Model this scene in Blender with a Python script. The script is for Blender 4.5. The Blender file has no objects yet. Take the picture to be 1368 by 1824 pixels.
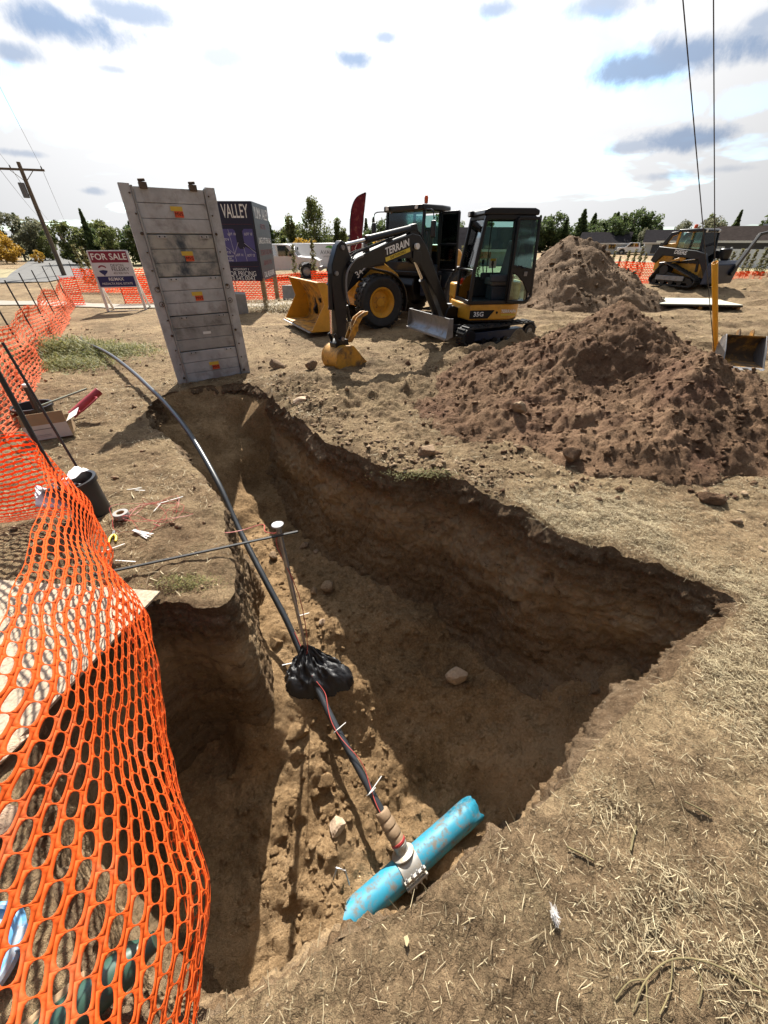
import bpy, math, random
import numpy as np
from mathutils import Vector, Matrix
random.seed(7)
scene = bpy.context.scene
col = scene.collection
R = math.radians

# ------------------------------------------------------------------ camera
cam_d = bpy.data.cameras.new("camera"); cam = bpy.data.objects.new("camera", cam_d); col.objects.link(cam)
cam.location = (0, 0, 2.0)
cam.rotation_euler = (R(90 - 35.1), 0, 0)
cam_d.sensor_fit = 'VERTICAL'; cam_d.sensor_height = 24.0; cam_d.lens = 24.0 * 685 / 1824
cam_d.clip_start = 0.05; cam_d.clip_end = 3000
scene.camera = cam

# ------------------------------------------------------------------ world and sun
SUN_EL, SUN_AZ = R(44.5), R(-5)          # azimuth measured clockwise from +Y
sun_vec = Vector((math.sin(SUN_AZ) * math.cos(SUN_EL), math.cos(SUN_AZ) * math.cos(SUN_EL), math.sin(SUN_EL)))
world = bpy.data.worlds.new("World"); scene.world = world; world.use_nodes = True
nt = world.node_tree; N = nt.nodes; Lk = nt.links
for n in list(N): N.remove(n)
def wn(t, **k):
    n = N.new(t)
    for a, b in k.items(): setattr(n, a, b)
    return n
out = wn('ShaderNodeOutputWorld'); bg = wn('ShaderNodeBackground'); bg.inputs[1].default_value = 0.12
Lk.new(bg.outputs[0], out.inputs[0])
sky = wn('ShaderNodeTexSky', sky_type='NISHITA', sun_disc=False, sun_elevation=SUN_EL, sun_rotation=SUN_AZ)
sky.air_density = 1.0; sky.dust_density = 1.5; sky.ozone_density = 1.0; sky.altitude = 700
tc = wn('ShaderNodeTexCoord')
def vm(op, a, b=None):
    n = wn('ShaderNodeVectorMath', operation=op)
    if hasattr(a, 'node'): Lk.new(a, n.inputs[0])
    else: n.inputs[0].default_value = a
    if b is not None:
        if hasattr(b, 'node'): Lk.new(b, n.inputs[1])
        else: n.inputs[1].default_value = b
    return n
def ma(op, a, b=None, c=None, clamp=False):
    n = wn('ShaderNodeMath', operation=op); n.use_clamp = clamp
    for i, v in enumerate((a, b, c)):
        if v is None: continue
        if hasattr(v, 'node'): Lk.new(v, n.inputs[i])
        else: n.inputs[i].default_value = v
    return n.outputs[0]
def mr(v, a, b, c=0.0, d=1.0, smooth=True):
    n = wn('ShaderNodeMapRange'); n.interpolation_type = 'SMOOTHSTEP' if smooth else 'LINEAR'
    Lk.new(v, n.inputs[0])
    for i, q in zip((1, 2, 3, 4), (a, b, c, d)): n.inputs[i].default_value = q
    return n.outputs[0]
def mixc(f, a, b, mode='MIX'):
    n = wn('ShaderNodeMix', data_type='RGBA', blend_type=mode)
    if hasattr(f, 'node'): Lk.new(f, n.inputs[0])
    else: n.inputs[0].default_value = f
    for i, v in ((6, a), (7, b)):
        if hasattr(v, 'node'): Lk.new(v, n.inputs[i])
        else: n.inputs[i].default_value = (*v, 1)
    return n.outputs[2]
def tnoise(vec, scale, detail=6, rough=.55, dist=0.0):
    n = wn('ShaderNodeTexNoise'); n.inputs['Scale'].default_value = scale
    n.inputs['Detail'].default_value = detail; n.inputs['Roughness'].default_value = rough
    n.inputs['Distortion'].default_value = dist
    Lk.new(vec, n.inputs['Vector']); return n.outputs[0]
d = vm('NORMALIZE', tc.outputs['Generated']).outputs[0]
sep = wn('ShaderNodeSeparateXYZ'); Lk.new(d, sep.inputs[0])
zc = ma('ADD', ma('MAXIMUM', sep.outputs[2], 0.0), 0.10)
comb = wn('ShaderNodeCombineXYZ')
Lk.new(ma('DIVIDE', sep.outputs[0], zc), comb.inputs[0]); Lk.new(ma('DIVIDE', sep.outputs[1], zc), comb.inputs[1])
pl = comb.outputs[0]
glow = ma('POWER', ma('MULTIPLY_ADD', vm('DOT_PRODUCT', d, tuple(sun_vec)).outputs['Value'], .5, .5), 4.0)
veil_n = tnoise(vm('ADD', pl, (3.1, 1.7, 0)).outputs[0], .55, 5, .55, .4)
veil = mr(veil_n, .36, .46, .15, 1.0)                       # thin bright cloud, with gaps of blue
lum = ma('MULTIPLY_ADD', glow, 5.4, .42)
white = wn('ShaderNodeCombineXYZ')
Lk.new(lum, white.inputs[0]); Lk.new(ma('MULTIPLY', lum, 1.005), white.inputs[1]); Lk.new(ma('MULTIPLY', lum, 1.02), white.inputs[2])
skyc = vm('MULTIPLY', sky.outputs[0], (.72, .95, 1.05)).outputs[0]
skyb = vm('MULTIPLY', skyc, (1.0, 1.0, 1.0)).outputs[0]
# darker, blue-grey bellies of small broken clouds, heading and height of each in degrees
wob = tnoise(d, 9.0, 8, .62, .5); wob2 = tnoise(vm('ADD', d, (5, 2, 1)).outputs[0], 26.0, 7, .65, 0)
def belly(az, el, ra, re, amt):
    v = Vector((math.sin(R(az)) * math.cos(R(el)), math.cos(R(az)) * math.cos(R(el)), math.sin(R(el))))
    rt = Vector((math.cos(R(az)), -math.sin(R(az)), 0)); up = rt.cross(v)
    if up.z < 0: up = -up
    a = ma('DIVIDE', vm('DOT_PRODUCT', d, tuple(rt)).outputs['Value'], math.sin(R(ra)))
    b = ma('DIVIDE', ma('SUBTRACT', vm('DOT_PRODUCT', d, tuple(up)).outputs['Value'], 0.0), math.sin(R(re)))
    front = ma('GREATER_THAN', vm('DOT_PRODUCT', d, tuple(v)).outputs['Value'], 0.3)
    q = ma('SQRT', ma('ADD', ma('MULTIPLY', a, a), ma('MULTIPLY', b, b)))
    q = ma('ADD', q, ma('MULTIPLY_ADD', wob, 2.2, -1.1))
    q = ma('ADD', q, ma('MULTIPLY_ADD', wob2, 1.4, -.7))
    return ma('MULTIPLY', ma('MULTIPLY', mr(q, .25, 1.22, 1.0, 0.0), front), amt)
gap = None
for az, el, ra, re, amt in [(-32.7, 9.5, 7.28, 1.32, 0.90), (-32.9, 11.6, 3.56, 0.65, 0.60), (17.2, 15.4, 5.48, 1.26, 0.55), (23.2, 10.1, 8.75, 0.90, 0.60), (1.0, 5.7, 8.37, 0.76, 0.35), (33.4, 9.9, 2.98, 1.03, 0.60), (-29.6, 7.8, 3.63, 0.77, 0.40), (-80, 20, 18, 5, .6), (95, 24, 18, 5, .6), (150, 30, 20, 6, .6), (-140, 28, 20, 6, .6)]:
    b = belly(az, el, ra, re, amt); gap = b if gap is None else ma('MAXIMUM', gap, b)
c1 = mixc(ma('MULTIPLY', veil, ma('SUBTRACT', 1.0, gap)), skyb, white.outputs[0])
tot = None
for az, el, ra, re, amt in [(-28.5, 14.7, 6.31, 1.25, 1.00), (-32.4, 12.7, 2.32, 0.81, 0.80), (-23.2, 16.0, 3.98, 0.72, 0.80), (-25.3, 12.6, 1.78, 0.31, 0.50), (-3.1, 14.6, 2.12, 0.69, 0.95), (0.1, 15.9, 1.56, 0.49, 0.75), (-15.7, 14.1, 2.99, 0.75, 0.40), (10.6, 17.2, 2.67, 0.67, 0.80), (19.5, 16.7, 3.50, 0.83, 0.75), (24.6, 12.8, 6.26, 1.14, 0.95), (28.4, 13.2, 5.76, 1.27, 0.95), (31.7, 13.5, 2.20, 1.21, 0.70), (30.3, 7.8, 5.26, 0.92, 0.90), (25.5, 7.6, 2.78, 0.57, 0.60), (29.2, 5.3, 2.67, 0.38, 0.45), (32.2, 14.4, 1.44, 0.70, 0.70), (-30.4, 4.1, 1.29, 0.34, 0.55), (-34.6, 6.5, 2.04, 0.31, 0.55), (34.0, 5.5, 2.77, 0.40, 0.35), (9.7, 6.6, 5.12, 0.46, 0.15),
                            (-70, 24, 16, 4, .6), (75, 22, 14, 4, .6), (-110, 30, 14, 5, .6), (120, 28, 16, 5, .6), (175, 26, 15, 5, .6), (-150, 40, 16, 6, .6)]:
    b = belly(az, el, ra, re, amt)
    tot = b if tot is None else ma('MAXIMUM', tot, b)
lumd = ma('MULTIPLY_ADD', glow, 2.7, .08)
dark = wn('ShaderNodeCombineXYZ')
Lk.new(ma('MULTIPLY', lumd, .76), dark.inputs[0]); Lk.new(ma('MULTIPLY', lumd, 1.0), dark.inputs[1]); Lk.new(ma('MULTIPLY', lumd, 1.42), dark.inputs[2])
c2 = mixc(tot, c1, dark.outputs[0])
Lk.new(c2, bg.inputs[0])

sun_d = bpy.data.lights.new("sun", 'SUN'); sun_d.energy = 5.0; sun_d.angle = R(0.53); sun_d.color = (1.0, .945, .85)
sun = bpy.data.objects.new("sun", sun_d); col.objects.link(sun)
sun.rotation_euler = (-sun_vec).to_track_quat('-Z', 'Y').to_euler()
sun.location = (0, 20, 30)
scene.view_settings.view_transform = 'Standard'; scene.view_settings.look = 'None'
scene.view_settings.exposure = 1.25; scene.view_settings.gamma = 1.0
scene.view_settings.use_curve_mapping = False
scene.cycles.max_bounces = 6; scene.cycles.diffuse_bounces = 2; scene.cycles.transparent_max_bounces = 24
scene.cycles.use_denoising = True

# ------------------------------------------------------------------ helpers
class MB:
    def __init__(s): s.v = []; s.f = []
    def add(s, vs, fs):
        o = len(s.v); s.v += [tuple(q) for q in vs]; s.f += [tuple(i + o for i in f) for f in fs]; return s
    def hexa(s, p):
        return s.add(p, [(0, 3, 2, 1), (4, 5, 6, 7), (0, 1, 5, 4), (1, 2, 6, 5), (2, 3, 7, 6), (3, 0, 4, 7)])
    def box(s, c, z, rot=None):
        x, y, w = z[0] / 2, z[1] / 2, z[2] / 2
        p = [Vector(q) for q in ((-x, -y, -w), (x, -y, -w), (x, y, -w), (-x, y, -w), (-x, -y, w), (x, -y, w), (x, y, w), (-x, y, w))]
        if rot is not None: p = [rot @ q for q in p]
        return s.hexa([q + Vector(c) for q in p])
    def bx(s, x0, x1, y0, y1, z0, z1):
        return s.box(((x0 + x1) / 2, (y0 + y1) / 2, (z0 + z1) / 2), (abs(x1 - x0), abs(y1 - y0), abs(z1 - z0)))
    def bar(s, a, b, w, h, up=(0, 0, 1)):
        a, b = Vector(a), Vector(b); d = (b - a); L = d.length; d = d / L
        u = Vector(up); r = d.cross(u)
        if r.length < 1e-4: r = d.cross(Vector((1, 0, 0)))
        r.normalize(); u = r.cross(d)
        m = Matrix((d, r, u)).transposed()
        return s.box((a + b) / 2, (L, w, h), m)
    def cyl(s, a, b, r, r2=None, n=14, caps=True):
        return s.tube([a, b], [r, r if r2 is None else r2], n, caps)
    def tube(s, pts, r, n=8, caps=True):
        P = [Vector(p) for p in pts]; k = len(P)
        rr = r if isinstance(r, (list, tuple)) else [r] * k
        o = len(s.v); prev = None
        for i in range(k):
            t = (P[min(i + 1, k - 1)] - P[max(i - 1, 0)]).normalized()
            if prev is None:
                a = Vector((0, 0, 1)) if abs(t.z) < .9 else Vector((1, 0, 0)); u = t.cross(a).normalized()
            else:
                u = (prev - t * prev.dot(t)).normalized()
            prev = u; w = t.cross(u)
            for j in range(n):
                a = 2 * math.pi * j / n; s.v.append(tuple(P[i] + (u * math.cos(a) + w * math.sin(a)) * rr[i]))
        for i in range(k - 1):
            for j in range(n):
                q = (j + 1) % n; s.f.append((o + i * n + j, o + i * n + q, o + (i + 1) * n + q, o + (i + 1) * n + j))
        if caps:
            s.f.append(tuple(o + j for j in range(n))[::-1]); s.f.append(tuple(o + (k - 1) * n + j for j in range(n)))
        return s
    def prism(s, poly, y0, y1, ax='y'):
        n = len(poly)
        def P(a, b, c): return (a, c, b) if ax == 'y' else ((c, a, b) if ax == 'x' else (a, b, c))
        vs = [P(a, b, y0) for a, b in poly] + [P(a, b, y1) for a, b in poly]
        fs = [tuple(range(n)), tuple(range(2 * n - 1, n - 1, -1))] + [(i, i + n, (i + 1) % n + n, (i + 1) % n) for i in range(n)]
        return s.add(vs, fs)
    def lathe(s, prof, o=(0, 0, 0), ax=(0, 0, 1), n=20):
        ax = Vector(ax).normalized(); a = Vector((0, 0, 1)) if abs(ax.z) < .9 else Vector((1, 0, 0))
        u = ax.cross(a).normalized(); w = ax.cross(u); b = len(s.v); O = Vector(o); k = len(prof)
        for r, z in prof:
            for j in range(n):
                t = 2 * math.pi * j / n; s.v.append(tuple(O + ax * z + (u * math.cos(t) + w * math.sin(t)) * r))
        for i in range(k - 1):
            for j in range(n):
                q = (j + 1) % n; s.f.append((b + i * n + j, b + i * n + q, b + (i + 1) * n + q, b + (i + 1) * n + j))
        return s
    def build(s, name, m, parent=None, bevel=0, smooth=40, seg=2):
        me = bpy.data.meshes.new(name); me.from_pydata(s.v, [], s.f); me.update()
        return link(name, me, m, parent, bevel, smooth, seg)
def fixn(me):
    import bmesh
    b = bmesh.new(); b.from_mesh(me); bmesh.ops.recalc_face_normals(b, faces=b.faces); b.to_mesh(me); b.free()
def link(name, me, m, parent=None, bevel=0, smooth=40, seg=2, fix=True):
    if fix: fixn(me)
    if m is not None: me.materials.append(m)
    if smooth:
        me.polygons.foreach_set('use_smooth', [True] * len(me.polygons))
        if smooth < 180: me.set_sharp_from_angle(angle=R(smooth))
    o = bpy.data.objects.new(name, me); col.objects.link(o)
    if parent is not None: o.parent = parent
    if bevel:
        b = o.modifiers.new('bevel', 'BEVEL'); b.width = bevel; b.segments = seg; b.limit_method = 'ANGLE'; b.angle_limit = R(35)
        b.harden_normals = False
    return o
def npmesh(name, v, f, m, parent=None, smooth=180):
    v = np.asarray(v, np.float32); f = np.asarray(f, np.int32); k = f.shape[1]
    me = bpy.data.meshes.new(name)
    me.vertices.add(len(v)); me.vertices.foreach_set('co', v.ravel())
    me.loops.add(f.size); me.loops.foreach_set('vertex_index', f.ravel())
    me.polygons.add(len(f)); me.polygons.foreach_set('loop_start', np.arange(0, f.size, k, dtype=np.int32))
    me.update(calc_edges=True)
    if m is not None: me.materials.append(m)
    if smooth: me.polygons.foreach_set('use_smooth', np.ones(len(f), bool))
    o = bpy.data.objects.new(name, me); col.objects.link(o)
    if parent is not None: o.parent = parent
    return o
def setattr_color(o, name, arr):       # per-vertex random value, as a point attribute
    a = o.data.attributes.new(name, 'FLOAT', 'POINT'); a.data.foreach_set('value', np.asarray(arr, np.float32))
def tag(o, label, cat=None, group=None, kind=None):
    if label: o['label'] = label
    if cat: o['category'] = cat
    if group: o['group'] = group
    if kind: o['kind'] = kind
    return o
def thing(name, label, cat, loc=(0, 0, 0), rz=0, group=None, rot=None):
    o = bpy.data.objects.new(name, None); col.objects.link(o); o.location = loc
    o.rotation_euler = rot if rot else (0, 0, rz); o.empty_display_size = .2
    return tag(o, label, cat, group)
def copy_tree(o, parent=None):
    c = o.copy(); col.objects.link(c); c.parent = parent
    for ch in list(o.children): copy_tree(ch, c)
    return c
def text(body, size, m, parent, origin, right, up, ext=.002, align='CENTER', name='lettering', sx=1.0, bold=0.0, shear=0.0):
    cu = bpy.data.curves.new('t', 'FONT'); cu.body = body; cu.size = size; cu.extrude = ext; cu.align_x = align; cu.align_y = 'CENTER'
    cu.offset = bold; cu.shear = shear; cu.resolution_u = 3
    t = bpy.data.objects.new('t', cu); col.objects.link(t)
    bpy.context.view_layer.update()
    me = bpy.data.meshes.new_from_object(t.evaluated_get(bpy.context.evaluated_depsgraph_get()))
    bpy.data.objects.remove(t); bpy.data.curves.remove(cu)
    r = Vector(right).normalized(); u = Vector(up).normalized(); n = r.cross(u)
    M = Matrix((r * sx, u, n)).transposed().to_4x4(); M.translation = Vector(origin)
    me.transform(M); me.name = name
    me.materials.clear()
    return link(name, me, m, parent, smooth=0, fix=False)

# numpy gradient noise
def _h(ix, iy, iz, s):
    n = (ix.astype(np.int64) * 374761393 + iy.astype(np.int64) * 668265263 + iz.astype(np.int64) * 2147483647 + s * 974634541) & 0xffffffff
    n = ((n ^ (n >> 13)) * 1274126177) & 0xffffffff; n = ((n ^ (n >> 16)) * 2246822519) & 0xffffffff
    return (n ^ (n >> 15)) & 0xffffffff
def noise(x, y, z=None, s=0):
    x = np.asarray(x, float); y = np.asarray(y, float); z = np.zeros_like(x) + .37 if z is None else np.asarray(z, float)
    ix, iy, iz = np.floor(x), np.floor(y), np.floor(z); fx, fy, fz = x - ix, y - iy, z - iz
    ux, uy, uz = (t * t * t * (t * (t * 6 - 15) + 10) for t in (fx, fy, fz)); r = 0
    for a in (0, 1):
        for b in (0, 1):
            for c in (0, 1):
                h = _h(ix + a, iy + b, iz + c, s)
                gx = ((h & 1023) / 511.5 - 1); gy = (((h >> 10) & 1023) / 511.5 - 1); gz = (((h >> 20) & 1023) / 511.5 - 1)
                w = (ux if a else 1 - ux) * (uy if b else 1 - uy) * (uz if c else 1 - uz)
                r = r + w * (gx * (fx - a) + gy * (fy - b) + gz * (fz - c))
    return r * 1.3
def fbm(x, y, z=None, o=4, s=0, g=.5, l=2.03):
    r = 0; a = 1.0
    for i in range(o):
        r = r + a * noise(x * l ** i, y * l ** i, None if z is None else z * l ** i, s + i * 17); a *= g
    return r
def billow(x, y, z=None, o=3, s=0, g=.5):
    r = 0; a = 1.0
    for i in range(o):
        r = r + a * np.abs(noise(x * 2.1 ** i, y * 2.1 ** i, None if z is None else z * 2.1 ** i, s + i * 13)); a *= g
    return r

# ------------------------------------------------------------------ materials
def newmat(name):
    m = bpy.data.materials.new(name); m.use_nodes = True; t = m.node_tree
    return m, t, t.nodes['Principled BSDF'], t.nodes['Material Output']
class NT:
    def __init__(s, t): s.t = t
    def n(s, ty, **k):
        q = s.t.nodes.new(ty)
        for a, b in k.items(): setattr(q, a, b)
        return q
    def l(s, a, b): s.t.links.new(a, b)
    def noise(s, vec, sc, de=4, ro=.55, di=0, out=0):
        q = s.n('ShaderNodeTexNoise'); q.inputs['Scale'].default_value = sc; q.inputs['Detail'].default_value = de
        q.inputs['Roughness'].default_value = ro; q.inputs['Distortion'].default_value = di
        if vec is not None: s.l(vec, q.inputs['Vector'])
        return q.outputs[out]
    def ramp(s, f, *st):
        q = s.n('ShaderNodeValToRGB'); e = q.color_ramp.elements
        while len(e) > 1: e.remove(e[-1])
        e[0].position = st[0][0]; e[0].color = (*st[0][1], 1)
        for p, c in st[1:]:
            k = e.new(p); k.color = (*c, 1)
        s.l(f, q.inputs[0]); return q.outputs[0]
    def mr(s, f, a, b, c=0, d=1):
        q = s.n('ShaderNodeMapRange'); q.interpolation_type = 'SMOOTHSTEP'; s.l(f, q.inputs[0])
        for i, v in zip((1, 2, 3, 4), (a, b, c, d)): q.inputs[i].default_value = v
        return q.outputs[0]
    def mix(s, f, a, b, mode='MIX'):
        q = s.n('ShaderNodeMix', data_type='RGBA', blend_type=mode)
        for i, v in ((0, f), (6, a), (7, b)):
            if hasattr(v, 'node'): s.l(v, q.inputs[i])
            elif i == 0: q.inputs[0].default_value = v
            else: q.inputs[i].default_value = (*v, 1)
        return q.outputs[2]
    def math(s, op, a, b=None):
        q = s.n('ShaderNodeMath', operation=op)
        for i, v in ((0, a), (1, b)):
            if v is None: continue
            if hasattr(v, 'node'): s.l(v, q.inputs[i])
            else: q.inputs[i].default_value = v
        return q.outputs[0]
    def scale(s, vec, v):
        q = s.n('ShaderNodeMapping'); q.inputs['Scale'].default_value = v; s.l(vec, q.inputs[0]); return q.outputs[0]
    def bump(s, h, st, dist=.02, prev=None):
        q = s.n('ShaderNodeBump'); q.inputs['Strength'].default_value = st; q.inputs['Distance'].default_value = dist
        s.l(h, q.inputs['Height'])
        if prev is not None: s.l(prev, q.inputs['Normal'])
        return q.outputs[0]
MATS = {}
def mat(name, c, rough=.55, metal=0.0, var=.18, vs=6.0, bump=.0, bs=60, dirt=0.0, dc=(.24, .18, .12), ds=3.0, spec=.5, coat=0.0):
    if name in MATS: return MATS[name]
    m, t, b, o = newmat(name); k = NT(t); tcn = k.n('ShaderNodeTexCoord'); p = tcn.outputs['Object']
    n1 = k.noise(p, vs, 5, .6)
    lo = tuple(max(0, q * (1 - var)) for q in c); hi = tuple(min(1, q * (1 + var)) for q in c)
    cc = k.ramp(n1, (.3, lo), (.7, hi))
    rr = None
    if dirt:
        n2 = k.noise(p, ds, 7, .68, .3); f = k.mr(n2, .62 - .35 * dirt, .78 - .25 * dirt, 0, min(1, .35 + dirt))
        cc = k.mix(f, cc, dc)
        q = k.n('ShaderNodeMapRange'); k.l(f, q.inputs[0]); q.inputs[3].default_value = rough; q.inputs[4].default_value = .95
        k.l(q.outputs[0], b.inputs['Roughness'])
    else:
        q = k.n('ShaderNodeMapRange'); k.l(n1, q.inputs[0]); q.inputs[3].default_value = max(0, rough - .1); q.inputs[4].default_value = min(1, rough + .1)
        k.l(q.outputs[0], b.inputs['Roughness'])
    k.l(cc, b.inputs['Base Color']); b.inputs['Metallic'].default_value = metal
    b.inputs['Specular IOR Level'].default_value = spec; b.inputs['Coat Weight'].default_value = coat
    if bump:
        k.l(k.bump(k.noise(p, bs, 4, .6), bump, .01), b.inputs['Normal'])
    MATS[name] = m; return m

def soil(name, c_lo, c_mid, c_hi, red=None, wall=False, straw=0.0, bump=1.0, fine=1.0):
    m, t, b, o = newmat(name); k = NT(t); g = k.n('ShaderNodeNewGeometry'); p = g.outputs['Position']
    big = k.noise(p, .7, 3, .6, .4); med = k.noise(p, 5.0, 4, .65, .2); fin = k.noise(p, 45.0, 2, .7)
    f = k.math('ADD', k.math('MULTIPLY', big, .45), k.math('ADD', k.math('MULTIPLY', med, .35), k.math('MULTIPLY', fin, .3)))
    cc = k.ramp(f, (.40, c_lo), (.53, c_mid), (.66, c_hi))
    if wall:
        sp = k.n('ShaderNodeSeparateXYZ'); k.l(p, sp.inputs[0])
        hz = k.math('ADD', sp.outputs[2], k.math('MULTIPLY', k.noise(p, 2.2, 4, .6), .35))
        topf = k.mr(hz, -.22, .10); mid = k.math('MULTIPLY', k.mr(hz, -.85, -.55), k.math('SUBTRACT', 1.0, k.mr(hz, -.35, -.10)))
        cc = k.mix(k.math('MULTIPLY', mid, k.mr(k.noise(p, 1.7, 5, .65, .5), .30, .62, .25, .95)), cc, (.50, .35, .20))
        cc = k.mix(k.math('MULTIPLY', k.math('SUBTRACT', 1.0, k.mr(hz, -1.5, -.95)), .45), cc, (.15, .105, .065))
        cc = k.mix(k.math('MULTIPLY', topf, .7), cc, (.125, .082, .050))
        band = k.noise(k.scale(p, (.5, .5, 6.0)), 1.6, 4, .6, .3)
        cc = k.mix(k.math('MULTIPLY', k.mr(band, .46, .66), .55), cc, (.36, .27, .175))
        band2 = k.noise(k.scale(p, (.8, .8, 3.0)), 3.1, 5, .6, .5)
        cc = k.mix(k.math('MULTIPLY', k.mr(band2, .54, .7), .6), cc, (.20, .125, .07))
        scr = k.noise(k.scale(p, (1.0, 1.0, .16)), 26, 4, .6, .3)
        cc = k.mix(k.math('MULTIPLY', k.mr(scr, .5, .75), .35), cc, (.34, .25, .165))
    if wall:
        dk = k.noise(p, 8.0, 6, .75, .6); cc = k.mix(k.mr(dk, .54, .68, 0, .65), cc, (.075, .048, .028))
        lt = k.noise(p, 23.0, 4, .75, .4); cc = k.mix(k.mr(lt, .56, .70, 0, .5), cc, (.46, .34, .21))
    if red:
        cc = k.mix(k.math('MULTIPLY', k.mr(k.noise(p, 1.1, 4, .6, .3), .45, .7), .6), cc, red)
    if straw:
        vo = k.noise(k.scale(p, (1, 1, 1)), 2.2, 5, .65, .6)
        st = k.noise(p, 120, 3, .7, 1.5)
        fs = k.math('MULTIPLY', k.mr(vo, .38, .62), k.mr(st, .42, .62))
        cc = k.mix(k.math('MULTIPLY', fs, straw), cc, (.46, .37, .21))
    if not wall:
        cc = k.mix(k.mr(k.noise(p, 11.0, 5, .75, .5), .55, .70, 0, .5), cc, tuple(q * .62 for q in c_lo))
    peb = k.n('ShaderNodeTexVoronoi'); peb.inputs['Scale'].default_value = 38; k.l(p, peb.inputs['Vector'])
    pm = k.math('MULTIPLY', k.math('LESS_THAN', peb.outputs['Distance'], .16), k.math('GREATER_THAN', k.noise(p, 19, 2), .57))
    cc = k.mix(k.math('MULTIPLY', pm, .6), cc, (.44, .37, .27))
    k.l(cc, b.inputs['Base Color']); b.inputs['Roughness'].default_value = .95; b.inputs['Specular IOR Level'].default_value = .15
    h1 = k.noise(p, 17, 6, .74, .4); h2 = k.noise(p, 110, 3, .75)
    vo2 = k.n('ShaderNodeTexVoronoi'); vo2.inputs['Scale'].default_value = 22; vo2.inputs['Randomness'].default_value = 1; k.l(p, vo2.inputs['Vector'])
    nb = k.bump(h1, .75 * bump, .06); nb = k.bump(vo2.outputs['Distance'], .35 * bump, -.025, nb); nb = k.bump(h2, .6 * bump * fine, .012, nb)
    k.l(nb, b.inputs['Normal'])
    MATS[name] = m; return m
M_ground = soil('dry_ground', (0.115, 0.078, 0.045), (0.236, 0.161, 0.093), (0.407, 0.291, 0.168), straw=.4, bump=2.0)
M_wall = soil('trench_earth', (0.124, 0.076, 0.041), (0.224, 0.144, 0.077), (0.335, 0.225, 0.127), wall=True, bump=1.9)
M_floor = soil('trench_floor_earth', (0.183, 0.114, 0.057), (0.327, 0.211, 0.108), (0.472, 0.317, 0.174), bump=1.8)
M_pile = soil('spoil_earth', (0.099, 0.064, 0.040), (0.185, 0.123, 0.076), (0.289, 0.196, 0.125), bump=1.9)
M_pile_red = soil('spoil_earth_reddish', (0.112, 0.065, 0.039), (0.210, 0.126, 0.074), (0.331, 0.210, 0.126), red=(0.156, 0.076, 0.052), bump=1.9)
M_clod = soil('clod_earth', (0.150, 0.100, 0.060), (0.239, 0.167, 0.104), (0.336, 0.242, 0.155), bump=.8)
M_rock = soil('sandstone', (0.312, 0.228, 0.156), (0.416, 0.310, 0.217), (0.520, 0.398, 0.293), bump=.6)
M_rock_dark = soil('dark_clod_earth', (0.135, 0.092, 0.060), (0.208, 0.143, 0.092), (0.302, 0.210, 0.137), bump=.8)
def netmat(name, c, tr=.45):
    m, t, b, o = newmat(name); k = NT(t); p = k.n('ShaderNodeTexCoord').outputs['Object']
    cc = k.ramp(k.noise(p, 2.5, 4, .6), (.3, tuple(q * .82 for q in c)), (.7, tuple(min(1, q * 1.1) for q in c)))
    cc = k.mix(k.mr(k.noise(p, 5.0, 6, .7), .5, .75, 0, .35), cc, (.55, .33, .20))
    k.l(cc, b.inputs['Base Color']); b.inputs['Roughness'].default_value = .6; b.inputs['Specular IOR Level'].default_value = .12
    tl = k.n('ShaderNodeBsdfTranslucent'); k.l(cc, tl.inputs[0]); mx = k.n('ShaderNodeMixShader'); mx.inputs[0].default_value = tr
    k.l(b.outputs[0], mx.inputs[1]); k.l(tl.outputs[0], mx.inputs[2]); k.l(mx.outputs[0], o.inputs[0]); return m
M_net = netmat('orange_plastic_net', (.93, .165, .03), .5)
M_net_pale = netmat('backlit_orange_net', (.92, .27, .13), .55)  # paler base colour, with the glow of sun through the mesh painted in
def glassmat(name, tint, refl=.12):
    m, t, b, o = newmat(name); k = NT(t); t.nodes.remove(b)
    tr = k.n('ShaderNodeBsdfTransparent'); tr.inputs[0].default_value = (*tint, 1); gl = k.n('ShaderNodeBsdfGlossy'); gl.inputs['Roughness'].default_value = .03
    fr = k.n('ShaderNodeFresnel'); fr.inputs[0].default_value = 1.5; mx = k.n('ShaderNodeMixShader')
    k.l(k.math('ADD', fr.outputs[0], refl - .04), mx.inputs[0]); k.l(tr.outputs[0], mx.inputs[1]); k.l(gl.outputs[0], mx.inputs[2])
    k.l(mx.outputs[0], o.inputs[0]); return m
M_glass = glassmat('tinted_cab_glass', (.55, .74, .70), .10)
M_glass_dark = glassmat('dark_vehicle_glass', (.12, .16, .17), .15)
def leafmat(name, c1, c2, tr=.35):
    m, t, b, o = newmat(name); k = NT(t); at = k.n('ShaderNodeAttribute'); at.attribute_name = 'rnd'
    cc = k.mix(at.outputs['Fac'], c1, c2); k.l(cc, b.inputs['Base Color']); b.inputs['Roughness'].default_value = .6; b.inputs['Specular IOR Level'].default_value = .25
    tl = k.n('ShaderNodeBsdfTranslucent'); k.l(cc, tl.inputs[0]); mx = k.n('ShaderNodeMixShader'); mx.inputs[0].default_value = tr
    k.l(b.outputs[0], mx.inputs[1]); k.l(tl.outputs[0], mx.inputs[2]); k.l(mx.outputs[0], o.inputs[0]); return m
M_straw = leafmat('dry_straw', (.20, .15, .085), (.62, .53, .34), .25)
M_weed = leafmat('weed_green', (.09, .11, .03), (.30, .27, .10), .45)
M_con = leafmat('conifer_green', (.035, .062, .026), (.13, .165, .06), .45)
M_dec = leafmat('poplar_green', (.05, .075, .022), (.19, .20, .07), .45)
M_gry = leafmat('silver_green_leaf', (.085, .095, .055), (.24, .235, .15), .4)
M_yel = leafmat('autumn_leaf', (.28, .15, .02), (.52, .34, .05), .4)
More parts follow.
